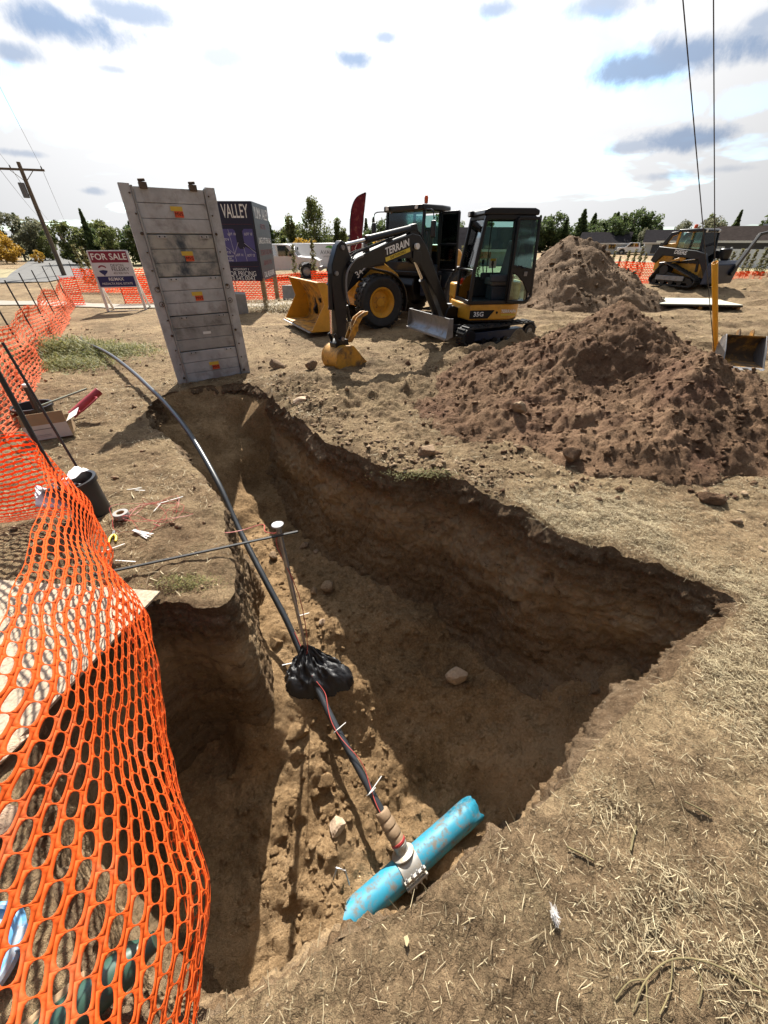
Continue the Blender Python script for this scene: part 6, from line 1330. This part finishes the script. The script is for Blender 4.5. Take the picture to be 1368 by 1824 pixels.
# ------------------------------------------------------------------ road and path
M_road = mat('gravel_road', (.15, .147, .143), .95, var=.2, vs=2.0, bump=.2, spec=.1); M_path = mat('pale_concrete_path', (.30, .27, .23), .9, var=.12, bump=.1, spec=.1)
M_field = soil('dry_grass_field', (.17, .15, .085), (.25, .215, .125), (.34, .29, .175), straw=.2, bump=.4)
def ribbon(name, label, pts, w, z, m, n=40):
    P = np.array(smooth_path([(a, b, 0) for a, b in pts], 8))[:, :2]; T = np.gradient(P, axis=0); T /= np.linalg.norm(T, axis=1)[:, None]; Nn = np.stack([-T[:, 1], T[:, 0]], 1)
    ww = np.interp(np.linspace(0, 1, len(P)), np.linspace(0, 1, len(w)), w) / 2; V_ = []
    for s_ in np.linspace(-1, 1, 7): q_ = P + Nn * (ww * s_)[:, None]; V_.append(np.c_[q_, ground_z(q_[:, 0], q_[:, 1]) + z])
    V_ = np.stack(V_, 1); k, j = V_.shape[:2]; i = np.arange(k * j).reshape(k, j); F = np.stack([i[:-1, :-1], i[1:, :-1], i[1:, 1:], i[:-1, 1:]], -1).reshape(-1, 4)
    o = npmesh(name, V_.reshape(-1, 3), F, m); tag(o, label, kind='structure'); return o
ribbon('verge', 'dry grass verge beside the gravel road', [(-60, 40), (-32, 34), (-24, 44), (-50, 80), (-110, 170)], [10, 12, 16, 20, 30], .015, M_field)
ribbon('road', 'grey gravel road running away to the left', [(-21.5, 29.2), (-24, 32.8), (-27, 37), (-38, 53), (-52, 73), (-75, 106), (-120, 170), (-230, 330)], [5, 5.2, 5.2, 5.4, 5.5, 5.5, 5.5, 5.5], .05, M_road)
ribbon('side_road', 'gravel side road joining from the left', [(-60, 25.5), (-40, 25.6), (-28, 27.2), (-20.8, 29.0)], [4, 4, 4, 4.5], .045, M_road)
ribbon('path', 'pale concrete path in front of the for sale sign', [(-24, 18.0), (-14, 17.0), (-10, 16.45), (-6.4, 16.5), (-2, 17.3)], [1.3, 1.2, 1.0, .9, .8], .03, M_path)
ribbon('far_road', 'pale road across the far field on the right', [(18, 60), (32, 56), (48, 54), (80, 50)], [2.5, 2.5, 2.5, 2.5], .03, M_path)
ribbon('field', 'dry grass field beyond the lot on the right', [(-2, 60), (20, 48), (40, 40), (80, 34)], [46, 42, 36, 30], .012, M_field)
# ------------------------------------------------------------------ trees
def leaf_cloud(fn, n, size, seed, aspect=1.0):
    rs = np.random.RandomState(seed); C = fn(rs, n); n = len(C); a = rs.normal(size=(n, 3)); a /= np.linalg.norm(a, axis=1)[:, None]; b = np.cross(a, rs.normal(size=(n, 3))); b /= np.linalg.norm(b, axis=1)[:, None]
    s_ = size * 1.15 * rs.uniform(.5, 1.4, (n, 1)); P = np.stack([C - a * s_, C + b * s_ * .6 * aspect, C + a * s_, C - b * s_ * .6 * aspect], 1).reshape(-1, 3)
    return P, np.arange(4 * n).reshape(-1, 4), np.repeat(np.clip(rs.rand(n) * .8 + .2 * (C[:, 2] / max(1e-3, C[:, 2].max())), 0, 1), 4)
def clumps(centers, radii, rs, n, flat=1.0):
    k = rs.randint(0, len(centers), n); v = rs.normal(size=(n, 3)); v /= np.linalg.norm(v, axis=1)[:, None]; r_ = rs.rand(n) ** .45
    return centers[k] + v * (radii[k] * r_)[:, None] * np.array([1, 1, flat])
def f_conifer(h, w, seed, gaps=.35):
    def fn(rs, n):
        t = rs.rand(n) ** .75; ang = rs.rand(n) * 6.283; lay = np.floor(t * 13 + .8 * np.sin(ang * 3 + seed)) ; tt = t
        r_ = w / 2 * (1 - tt) ** .8 * (.55 + .45 * np.abs(np.sin(t * 30 + np.sin(ang * 2 + seed) * 1.3))) * np.sqrt(rs.uniform(.2, 1, n)) * (1 + .25 * np.sin(ang * 5 + seed)); return np.stack([r_ * np.cos(ang), r_ * np.sin(ang), .06 * h + tt * h * .94 - .12 * r_], 1)
    return fn
def f_broad(h, w, seed, nb=26, base=.12, colum=False):
    def fn(rs, n):
        r0 = np.random.RandomState(seed); zc_ = r0.uniform(base, .92, nb); prof = np.sin(np.clip((zc_ - base * .6) / (1 - base * .6), 0, 1) * math.pi) ** .55 if not colum else (1 - zc_) ** .6 * .95
        ang = r0.rand(nb) * 6.283; rad = w / 2 * prof * np.sqrt(r0.rand(nb)) * .85; c_ = np.stack([rad * np.cos(ang), rad * np.sin(ang), zc_ * h], 1); rr_ = r0.uniform(.10, .2, nb) * (w + h) / 2 * .7
        return clumps(c_, rr_, rs, n, 1.1)
    return fn
def tree_proto(fn, n, size, m, h, trunk, seed, limbs=6, name_tr='trunk'):
    P, F, rn = leaf_cloud(fn, n, size, seed)
    me_o = npmesh('crown', P, F, m, smooth=0); setattr_color(me_o, 'rnd', rn)
    mb = MB(); rs = random.Random(seed); mb.tube([(0, 0, -.1), (.02 * h * rs.uniform(-1, 1), 0, h * .3), (0, .02 * h, h * .6), (0, 0, h * .9)], [trunk, trunk * .8, trunk * .5, trunk * .12], 7)
    for i in range(limbs):
        z = h * rs.uniform(.2, .7); a = rs.random() * 6.283; L_ = h * .22; mb.tube([(0, 0, z), (L_ * .5 * math.cos(a), L_ * .5 * math.sin(a), z + L_ * .45), (L_ * math.cos(a), L_ * math.sin(a), z + L_ * .8)], [trunk * .4, trunk * .25, trunk * .06], 5)
    tr = mb.build('trunk', M_bark); return me_o, tr
protos = {}
def plant(kind, name, label, cat, loc, sc_, rz, group=None):
    if kind not in protos: raise KeyError(kind)
    cr, tr = protos[kind]; t = thing(name, label, cat, loc, rz, group); t.scale = (sc_[0], sc_[0], sc_[1])
    first = cr.parent is None
    for o in (cr, tr):
        c = o if first else o.copy()
        if not first: col.objects.link(c)
        c.parent = t
    return t
protos['con_a'] = tree_proto(f_conifer(1, .52, 1), 2600, .026, M_con, 1, .02, 1, 0); protos['con_b'] = tree_proto(f_conifer(1, .40, 2), 2300, .026, M_con, 1, .02, 2, 0)
protos['dark'] = tree_proto(f_broad(1, .85, 3, 60), 3400, .026, M_con, 1, .022, 3)
def f_poplar(rs, n):
    r0 = np.random.RandomState(55); nb = 120; z_ = .10 + .86 * r0.rand(nb) ** 1.25; pr = np.interp(z_, [.1, .25, .45, .7, .9, 1], [.20, .30, .30, .20, .09, .03]); a = r0.rand(nb) * 6.283; rd_ = pr * r0.uniform(.35, 1.0, nb)
    return clumps(np.stack([rd_ * np.cos(a), rd_ * np.sin(a), z_], 1), .035 + .25 * pr * r0.uniform(.6, 1.1, nb), rs, n, 1.6)
protos['pop'] = tree_proto(f_poplar, 5200, .016, M_dec, 1, .02, 5); protos['pop2'] = tree_proto(f_broad(1, .42, 6, 30, .08, True), 2200, .022, M_dec, 1, .018, 6)
protos['grey'] = tree_proto(f_broad(1, 1.05, 7, 40), 3200, .026, M_gry, 1, .025, 7, 9); protos['aut'] = tree_proto(f_broad(1, 1.0, 8, 24, .15), 1500, .036, M_yel, 1, .02, 8); protos['green'] = tree_proto(f_broad(1, .95, 9, 36), 2800, .028, M_dec, 1, .022, 9)
def f_sap(rs, n): t = .12 + .86 * rs.rand(n); a = rs.rand(n) * 6.283; r_ = .085 * (1 - .65 * t) * np.sqrt(rs.rand(n)) * (1 + .4 * np.sin(t * 40)); return np.stack([r_ * np.cos(a), r_ * np.sin(a), t], 1)
M_sap = leafmat('sapling_leaf', (.06, .075, .028), (.24, .21, .10), .4)
protos['sap'] = tree_proto(f_sap, 420, .022, M_sap, 1, .009, 10, 0)
rt = random.Random(21)
def ordinal(i):
    a = ['first', 'second', 'third', 'fourth', 'fifth', 'sixth', 'seventh', 'eighth', 'ninth', 'tenth', 'eleventh', 'twelfth', 'thirteenth', 'fourteenth', 'fifteenth', 'sixteenth', 'seventeenth', 'eighteenth', 'nineteenth']
    return a[i] if i < 19 else (['twentieth', 'thirtieth', 'fortieth'][(i + 1) // 10 - 2] if (i + 1) % 10 == 0 else ['twenty', 'thirty', 'forty'][(i + 1) // 10 - 2] + '-' + a[(i + 1) % 10 - 1])
def gzz(x, y): return gz1(x, y) - .05
# shelterbelt behind the signs
for i in range(30):
    x = -32.4 + i * .90 + rt.uniform(-.3, .3); y = 47 + rt.uniform(-1.5, 3.0) ; h = 3.5 + rt.uniform(-.35, .55) - .2 * (i > 18)
    if -8.6 < x < -4.6: h *= .8
    plant(rt.choice(['con_a', 'green', 'dark', 'green', 'con_a']), 'shelterbelt_tree', ordinal(i) + ' tree from the left in the dark shelterbelt behind the signs', 'tree', (x, y, gzz(x, y)), (h * rt.uniform(.9, 1.25), h), rt.random() * 6, 'shelterbelt trees')
plant('con_b', 'spruce_tree', 'tallest pointed spruce in the shelterbelt left of the shield', 'tree', (-29.3, 47, gzz(-29, 47)), (3.6, 4.6), .4)
for i, (x, y, h, k) in enumerate([(-48.3, 58, 5.2, 'grey'), (-46.0, 59, 5.0, 'grey'), (-44.2, 60, 4.4, 'grey'), (-56.5, 74, 5.6, 'con_a'), (-54.0, 73, 5.0, 'con_b'), (-42.6, 59, 2.6, 'green'), (-71, 98, 5.2, 'dark'), (-74, 103, 5.0, 'dark')]):
    plant(k, 'roadside_tree', ['large silver green tree at the left edge beside the road', 'silver green tree beside the road, second from the left edge', 'silver green tree beside the road nearest the pole', 'dark conifer behind the silver trees, left one', 'dark conifer behind the silver trees, right one', 'low green bush in front of the silver trees', 'dark tree far up the road, nearer one', 'dark tree far up the road, farther one'][i], 'tree', (x, y, gzz(x, y)), (h * 1.05, h), i * 1.3, 'trees left of the road')
for i, (x, y, h) in enumerate([(-42.8, 52, 3.4), (-40.4, 50, 2.4), (-38.6, 51.5, 1.3)]): plant('aut', 'autumn_shrub', ['tall golden shrub at the left edge', 'orange yellow shrub in front of the golden one', 'small yellow shrub by the road verge'][i], 'shrub', (x, y, gzz(x, y)), (h * 1.2, h), i * 2.0, 'autumn shrubs by the road')
for i, (x, y, h, k) in enumerate([(-6.6, 45, 5.35, 'pop'), (-8.6, 44, 4.1, 'pop2'), (-4.6, 46, 4.0, 'pop2'), (-3.9, 45, 3.2, 'pop2')]): plant(k, 'poplar_tree', ['tall bushy poplar standing alone between sign and flag', 'slim poplar left of the tall bushy one', 'slim poplar right of the tall bushy one', 'shortest poplar next to the flag'][i], 'tree', (x, y, gzz(x, y)), (h, h), i * 1.7, 'poplars behind the trailer')
for i, (x, y, h) in enumerate([(-7.4, 41, 2.3), (-6.5, 41, 2.2), (-.4, 44, 2.3), (.6, 44, 2.6)]): plant('aut', 'autumn_shrub', ['golden shrub above the trailer roof, left one', 'golden shrub above the trailer roof, right one', 'yellow shrub right of the flag', 'yellow green shrub behind the loader mirror'][i], 'shrub', (x, y, gzz(x, y)), (h * 1.1, h), i * 2.2, 'autumn shrubs behind the trailer')
for i, (x, y, h, k) in enumerate([(.6, 58, 4.7, 'dark'), (2.4, 57, 4.9, 'con_a'), (4.0, 60, 4.4, 'dark'), (7.6, 60, 5.4, 'dark'), (9.2, 61, 4.6, 'dark'), (-1.6, 62, 3.6, 'dark'), (-3.0, 80, 5.2, 'con_b'), (-1.8, 82, 5.4, 'con_b'), (12.6, 66, 3.8, 'con_a'), (14.4, 70, 5.0, 'green')]):
    plant(k, 'background_tree', ['dark round tree just right of the flag', 'conifer seen behind the loader cab', 'dark tree hidden by the loader cab roof', 'tallest dark tree right of the loader cab', 'dark tree between loader cab and excavator cab', 'low dark tree behind the flag', 'slim cypress left of the flag top, left one', 'slim cypress left of the flag top, right one', 'small conifer seen through the excavator cab', 'green tree seen over the excavator cab roof'][i], 'tree', (x, y, gzz(x, y)), (h * 1.0, h), i * 1.1, 'trees behind the loader')
for i in range(44):
    x = 30 + i * .66 + rt.uniform(-.3, .3); y = 108 + rt.uniform(-6, 7); h = 6.2 + rt.uniform(-1.6, 1.5)
    plant(rt.choice(['con_a', 'con_a', 'con_b', 'dark']), 'windbreak_conifer', ordinal(i) + ' tree from the left in the windbreak right of the excavator', 'tree', (x, y, gzz(x, y)), (h * 1.25, h), rt.random() * 6, 'windbreak conifers')
for i, (x, y, h, k) in enumerate([(45.5, 92, 6.6, 'dark'), (49, 94, 7.6, 'dark'), (52, 93, 7.0, 'dark'), (48, 86, 4.0, 'grey'), (55, 88, 5.2, 'grey'), (58.5, 86, 5.6, 'grey'), (61, 90, 6.4, 'pop2'), (64, 92, 5.6, 'dark'), (69, 94, 7.0, 'con_b'), (72, 90, 6.8, 'con_b'), (75, 92, 7.4, 'dark'), (79, 94, 7.0, 'con_a')]):
    plant(k, 'garden_tree', ['leftmost of three big dark trees over the bungalow', 'tallest and middle of three big dark trees', 'rightmost of three big dark trees over the blue house', 'grey green bush between bungalow and blue house', 'grey willow just left of the dark house roof', 'grey willow over the dark house roof', 'slim leaning poplar behind the guy wires', 'dark tree right of the guy wires', 'pointed conifer over the dark roof ridge, left one', 'pointed conifer over the dark roof ridge, right one', 'bushy dark tree behind the upper storey block', 'conifer at the right edge above the roofs'][i], 'tree', (x, y, gzz(x, y)), (h * .95, h), i * 1.9, 'trees among the houses')
# young columnar trees planted in rows
sx_ = [(-15.6, 23.5, 2.0), (-14.9, 23.0, 1.9), (-13.6, 22.6, 1.85), (-11.5, 22.4, 1.9), (-10.4, 22.2, 1.8), (-8.2, 22.5, 1.8), (-6.6, 26.4, 1.75), (-5.15, 26.2, 1.95), (-4.0, 26.0, 2.25), (1.6, 27, 1.9), (4.6, 27, 1.9), (5.6, 27, 1.7), (8.6, 26.6, 1.9), (9.5, 26.5, 1.8)]
for i, (x, y, h) in enumerate(sx_): plant('sap', 'young_tree', ordinal(i) + ' slim young tree from the left in the row behind the orange fences', 'tree', (x, y, gzz(x, y)), (h * 1.15, h), x, 'planted young trees')
for i in range(12): x = 11.6 + i * .46 + rt.uniform(-.1, .1); y = 28.0 + i * .12; h = 1.55 + rt.uniform(-.25, .3); plant('sap', 'young_tree', ordinal(i) + ' young tree from the left between dirt cone and track loader', 'tree', (x, y, gzz(x, y)), (h * 1.2, h), x, 'planted young trees')
for i in range(24): x = 19.2 + i * .42 + rt.uniform(-.1, .1); y = 30.5 - i * .08; h = 1.5 + rt.uniform(-.25, .3); plant('sap', 'young_tree', ordinal(i) + ' young tree from the left in the hedge row behind the jib', 'tree', (x, y, gzz(x, y)), (h * 1.5, h), x, 'young hedge row trees')
# ------------------------------------------------------------------ houses
M_roofg = mat('grey_shingles', (.028, .026, .028), 1.0, var=.25, vs=3, spec=0.0); M_roofb = mat('brown_shingles', (.034, .028, .026), 1.0, var=.25, vs=3, spec=0.0); M_sidw = mat('white_siding', (.55, .55, .54), .7, var=.05); M_sidb = mat('pale_blue_siding', (.42, .47, .52), .7, var=.05); M_sidd = mat('dark_grey_siding', (.055, .055, .065), .8, var=.15); M_trim = mat('white_trim', (.6, .6, .6), .6, var=.03)
def house(label, loc, rz, L_, W_, hw, hr, mw, mr_, gable=True, wins=((.2, .9, .9, .9),), garage=False, name='house'):
    t = thing(name, label, 'house', loc, rz); MB().bx(-L_ / 2, L_ / 2, -W_ / 2, W_ / 2, -.2, hw).build('wall', mw, t)
    if gable: MB().prism([(-W_ / 2, hw), (W_ / 2, hw), (0, hw + hr * .97)], -L_ / 2 + .02, L_ / 2 - .02, 'x').build('gable_wall', mw, t)
    e = .4; th = .14
    r_ = MB()
    if gable:
        for s_ in (-1, 1): r_.add([(-L_ / 2 - e, s_ * (W_ / 2 + e), hw - hr * e / (W_ / 2)), (L_ / 2 + e, s_ * (W_ / 2 + e), hw - hr * e / (W_ / 2)), (L_ / 2 + e, 0, hw + hr), (-L_ / 2 - e, 0, hw + hr), (-L_ / 2 - e, s_ * (W_ / 2 + e), hw - hr * e / (W_ / 2) + th), (L_ / 2 + e, s_ * (W_ / 2 + e), hw - hr * e / (W_ / 2) + th), (L_ / 2 + e, 0, hw + hr + th), (-L_ / 2 - e, 0, hw + hr + th)], [(0, 1, 2, 3), (7, 6, 5, 4), (0, 4, 5, 1), (1, 5, 6, 2), (2, 6, 7, 3), (3, 7, 4, 0)])
    else:
        q = min(L_, W_) / 2; r_.add([(-L_ / 2 - e, -W_ / 2 - e, hw), (L_ / 2 + e, -W_ / 2 - e, hw), (L_ / 2 + e, W_ / 2 + e, hw), (-L_ / 2 - e, W_ / 2 + e, hw), (-L_ / 2 + q, 0, hw + hr), (L_ / 2 - q, 0, hw + hr)], [(0, 1, 5, 4), (1, 2, 5), (2, 3, 4, 5), (3, 0, 4), (0, 3, 2, 1)])
    ro = r_.build('roof', mr_, t, smooth=0); MB().bx(-L_ / 2 - e, L_ / 2 + e, -W_ / 2 - e - .03, -W_ / 2 - e + .03, hw - (hr * e / (W_ / 2) if gable else 0) - .1, hw - (hr * e / (W_ / 2) if gable else 0) + .1).build('fascia', M_trim, ro)
    for u_, z_, ww, hh_ in wins:
        f = MB().bx(-L_ / 2 + u_ * L_ - ww / 2 - .06, -L_ / 2 + u_ * L_ + ww / 2 + .06, -W_ / 2 - .05, -W_ / 2 - .01, z_ - .06, z_ + hh_ + .06).build('window', M_trim, t); MB().bx(-L_ / 2 + u_ * L_ - ww / 2, -L_ / 2 + u_ * L_ + ww / 2, -W_ / 2 - .06, -W_ / 2 - .052, z_, z_ + hh_).build('pane', M_glass_dark, f)
    if garage: MB().bx(-L_ * .2, L_ * .2, -W_ / 2 - .04, -W_ / 2 - .01, 0, 2.0).build('garage_door', M_trim, t)
    return t
house('white bungalow with grey gable roof on the right horizon', (43.2, 92, 0), R(-28), 8.2, 6.5, 1.9, 1.5, M_sidw, M_roofg, True, ((.25, .8, 1.2, .9), (.7, .8, 1.2, .9)))
house('pale blue gabled house below the big dark trees', (49.5, 84, 0), R(-28), 5.0, 7, 2.0, 1.6, M_sidb, M_roofg, True, ((.5, .3, 2.6, 1.3),))
hh2 = house('large house with dark hipped roof and dark siding behind the white fence', (43.5, 54, 0), R(-38), 19, 10, 2.0, 1.5, M_sidd, M_roofb, False, ((.3, .9, 1.2, .6), (.55, .9, 1.2, .6)))
house('upper storey block of a dark roofed house at the right edge', (50.5, 56, 0), R(-38), 9, 8, 3.6, 1.2, M_sidd, M_roofb, False, ((.4, 2.4, 1.2, .8),))
house('grey house with twin gables seen through the excavator cab', (8.8, 50, 0), R(-8), 8.5, 6, 1.5, 1.6, M_sidw, M_roofg, True, ((.3, .5, 1.1, .8), (.72, .5, 1.1, .8)))
house('small gabled house seen through the cab corner beside the grey one', (6.2, 46, 0), R(-8), 3.2, 4, 1.4, 1.2, M_sidw, M_roofg, True, ((.5, .5, .9, .7),))
house('small grey gabled house left of the flag', (-5.2, 62, 0), R(8), 4.6, 6, 1.5, 1.1, mat('grey_siding', (.24, .25, .27), .8), M_roofg, True, ((.5, .5, .9, .7),))
wf = thing('vinyl_fence', 'white vinyl fence in front of the dark house at the right', 'fence', (0, 0, 0)); M_vin = mat('white_vinyl', (.50, .52, .56), .5, var=.04)
A_, B_ = Vector((31.0, 46, 0)), Vector((31.8, 30.5, 0)); B_ = Vector((36.5, 33.5, 0)); kx = 9
for i in range(kx):
    a, b = A_.lerp(B_, i / kx), A_.lerp(B_, (i + 1) / kx); MB().bar(a + Vector((0, 0, .75)), b + Vector((0, 0, .75)) - (b - a).normalized() * .1, .04, 1.4).build('fence_panel', M_vin, wf); MB().bx(a.x - .06, a.x + .06, a.y - .06, a.y + .06, 0, 1.6).build('fence_post', M_vin, wf)
# ------------------------------------------------------------------ utility poles
def upole(label, x, y, z0, ztop, r_, arm, az, trafo=False):
    t = thing('utility_pole', label, 'utility pole', (x, y, z0)); h = ztop - z0; MB().tube([(0, 0, -.3), (0, 0, h)], [r_, r_ * .68], 10).build('pole', M_pole, t); c, s_ = math.cos(az), math.sin(az)
    MB().bar((-arm * c, -arm * s_, h - .35), (arm * c, arm * s_, h - .35), .09, .11).build('crossarm', M_pole, t)
    for k in (-1, -.45, .95): MB().lathe([(.03, 0), (.05, .03), (.03, .06), (.05, .09), (.02, .14), (0, .14)], (k * arm * c * .95, k * arm * s_ * .95, h - .29), (0, 0, 1), 8).build('insulator', M_wire, t)
    for k in (-1, 1): MB().bar((k * arm * .5 * c, k * arm * .5 * s_, h - .38), (0, 0, h - .95), .03, .03).build('brace', M_pole, t)
    if trafo: MB().cyl((-.25 * c, -.25 * s_ - .1, h - 1.75), (-.25 * c, -.25 * s_ - .1, h - 1.0), .17, n=14).build('transformer', mat('transformer_grey', (.13, .13, .14), .6), t, .02); MB().tube([(.02, -.14, 0), (.02, -.14, h * .6)], .02, 6).build('conduit', M_wire, t)
    return t
az = math.atan2(.3, .95)
upole('tall leaning utility pole with crossarm at the left edge by the road', -22.7, 32, 0, 6.05, .16, 1.25, az, True); upole('second utility pole along the gravel road', -52.0, 76, gz1(-52, 76), 4.85, .19, 1.6, az); upole('third utility pole along the gravel road', -79, 116, gz1(-79, 116), 5.5, .22, 1.7, az); upole('farthest utility pole along the gravel road', -105, 155, gz1(-105, 155), 6.0, .25, 1.8, az)
def wire(label, a, b, sag, r_=.012): tag(MB().tube([Vector(a).lerp(Vector(b), t) - Vector((0, 0, sag * 4 * t * (1 - t))) for t in np.linspace(0, 1, 14)], r_, 5).build('power_line', M_wire), label, 'power line', 'power lines')
ca, sa_ = math.cos(az), math.sin(az)
for i, k in enumerate((-1, -.45, .95)):
    p1 = (-22.7 + k * 1.2 * ca, 32 + k * 1.2 * sa_, 5.86); p2 = (-52 + k * 1.5 * ca, 76 + k * 1.5 * sa_, 4.65); p0 = (-5 + k * 1.2 * ca, 4 + k * 1.2 * sa_, 9.0)
    n_ = ['outer left', 'inner', 'right'][i]; wire(f'{n_} power line between the first and second poles', p1, p2, .35); wire(f'{n_} power line running overhead from the first pole out of frame', p1, p0, .3, .008)
# ------------------------------------------------------------------ vehicles and flag
M_wpaint = mat('white_car_paint', (.68, .68, .69), .3, var=.03, coat=.5); M_tread = M_rubber_tyre; M_rimg = mat('alloy_grey', (.3, .3, .31), .35, .7)
def car_wheel(par, x, y, r_, s_):
    w = MB(); w.lathe([(r_ * .62, -.11), (r_ * .95, -.12), (r_, -.08), (r_, .08), (r_ * .95, .12), (r_ * .62, .11)], (x, y, r_), (0, s_, 0), 24); w = w.build('wheel', M_tread, par); MB().lathe([(0, .07), (r_ * .2, .08), (r_ * .55, .05), (r_ * .64, .10), (r_ * .66, .10)], (x, y, r_), (0, s_, 0), 18).build('rim', M_rimg, w)
def pickup(label, loc, rz, m_):
    t = thing('pickup_truck', label, 'pickup truck', loc, rz)
    body = [(-2.75, .55), (-2.75, 1.12), (-.9, 1.15), (-.85, 1.18), (-.72, 1.80), (-.45, 1.88), (.75, 1.88), (1.0, 1.82), (1.45, 1.22), (2.55, 1.12), (2.78, 1.0), (2.82, .55), (2.45, .48), (2.36, .75), (2.1, .92), (1.72, .92), (1.46, .75), (1.38, .45), (-1.28, .45), (-1.36, .75), (-1.62, .92), (-2.0, .92), (-2.26, .75), (-2.34, .5)]
    MB().prism(body, -.92, .92).build('body', m_, t, .05, seg=3)
    for y in (-.925, .925):
        MB().prism([(-.62, 1.24), (-.52, 1.76), (.10, 1.80), (.10, 1.24)], y - .004, y + .004).build('side_window', M_glass_dark, t); MB().prism([(.18, 1.24), (.18, 1.80), (.72, 1.79), (1.22, 1.24)], y - .004, y + .004).build('side_window', M_glass_dark, t)
        MB().box((-.30, y * 1.01, 1.08), (.16, .03, .03)).build('door_handle', M_rimg, t); MB().box((1.02, y * 1.12, 1.30), (.16, .16, .16)).build('mirror', M_black, t, .02)
        for x in (-1.8, 1.92): car_wheel(t, x, y * .88, .40, 1 if y > 0 else -1)
    MB().hexa([(1.42, -.80, 1.26), (1.42, .80, 1.26), (1.03, .74, 1.79), (1.03, -.74, 1.79), (1.44, -.80, 1.265), (1.44, .80, 1.265), (1.05, .74, 1.795), (1.05, -.74, 1.795)]).build('windscreen', M_glass_dark, t)
    MB().bx(2.72, 2.90, -.94, .94, .42, .66).build('front_bumper', M_rimg, t, .03); MB().bx(-2.9, -2.72, -.9, .9, .48, .66).build('rear_bumper', M_rimg, t, .03)
    for y in (-.72, .72): MB().box((2.79, y, .93), (.08, .32, .14)).build('headlight', M_white, t, .02)
    return t
pickup('white pickup truck parked behind the big blue sign', (-7.05, 30.6, gz1(-7, 30)), R(3), M_wpaint); pickup('white pickup truck parked by the far bungalow', (46.2, 86, 0), R(150), M_wpaint)
tr = thing('cargo_trailer', 'long white enclosed trailer with green leaf logo behind the pickup', 'trailer', (-4.2, 33.8, gz1(-4, 33)), R(2))
MB().bx(-2.7, 2.7, -1.1, 1.1, .45, 1.92).build('trailer_body', M_wpaint, tr, .05); MB().bx(-2.72, 2.72, -1.12, -1.10, .42, .55).build('lower_trim', M_rimg, tr)
for x in (.35, 1.15): car_wheel(tr, x, -1.0, .34, -1)
MB().bar((-2.7, 0, .45), (-3.6, 0, .42), .12, .10).build('drawbar', M_black, tr)
text('AVALON', .34, mat('dark_grey_print', (.06, .065, .06), .5), tr, (.35, -1.104, 1.38), (1, 0, 0), (0, 0, 1), .002); text('LANDSCAPING', .15, MATS['dark_grey_print'], tr, (.35, -1.104, 1.15), (1, 0, 0), (0, 0, 1), .002)
MB().prism([(.02, 1.64), (.15, 1.76), (.40, 1.80), (.62, 1.72), (.72, 1.62), (.45, 1.60), (.25, 1.66)], -1.106, -1.102).build('leaf_logo', mat('leaf_green_print', (.10, .32, .05), .5), tr); MB().box((-1.9, -1.105, 1.62), (.10, .012, .16)).build('side_vent', M_hole, tr)
sv = thing('parked_car', 'dark vehicle far away on the gravel road', 'car', (-83.5, 124, gz1(-83, 124) + .05), R(124)); MB().prism([(-2.2, .4), (-2.2, 1.0), (-1.5, 1.1), (-1.1, 1.7), (1.2, 1.7), (1.7, 1.1), (2.2, 1.0), (2.2, .4)], -.9, .9).build('body', M_navy, sv, .06)
for x in (-1.4, 1.4):
    for s_ in (-1, 1): car_wheel(sv, x, s_ * .85, .36, s_)
fl = thing('feather_flag', 'tall maroon feather flag beside the loader cab', 'flag', (-1.62, 22.6, gz1(-1.6, 22.6)), R(4)); M_flag = netmat('maroon_flag_cloth', (.15, .030, .045), .35)
pl_ = smooth_path([(0, 0, 0), (0, 0, 1.6), (.02, 0, 2.7), (.14, 0, 3.3), (.38, 0, 3.66), (.80, 0, 3.84)], 6); MB().tube(pl_, [.025 - .018 * i / (len(pl_) - 1) for i in range(len(pl_))], 8).build('flag_pole', M_wire, fl)
zs = np.linspace(.75, 3.82, 26); lx = np.interp(zs, [p.z for p in pl_], [p.x for p in pl_]); rx = np.interp(zs, [.75, 1.2, 2.2, 3.2, 3.82], [.40, .46, .58, .72, .82]); vs = []
for k, z in enumerate(zs):
    for j in range(9): u_ = j / 8; vs.append((lx[k] + (rx[k] - lx[k]) * u_, .05 * math.sin(u_ * 4 + z * 1.3) * u_ + .02 * math.sin(z * 5), z))
o = MB().add(vs, [(k * 9 + j, k * 9 + j + 1, (k + 1) * 9 + j + 1, (k + 1) * 9 + j) for k in range(25) for j in range(8)]).build('cloth', M_flag, fl, smooth=180); o.modifiers.new('s', 'SOLIDIFY').thickness = .004
MB().tube(smooth_path([(.20, -.03, 1.0), (.28, -.035, 1.25), (.18, -.03, 1.4), (.30, -.035, 1.6), (.22, -.035, 1.72), (.34, -.04, 1.95), (.36, -.045, 2.2), (.42, -.05, 2.05)], 6), .012, 5).build('script_mark', M_lwhite, fl)
MB().box((0, 0, .03), (.5, .5, .05)).build('base_plate', M_black, fl, .01)
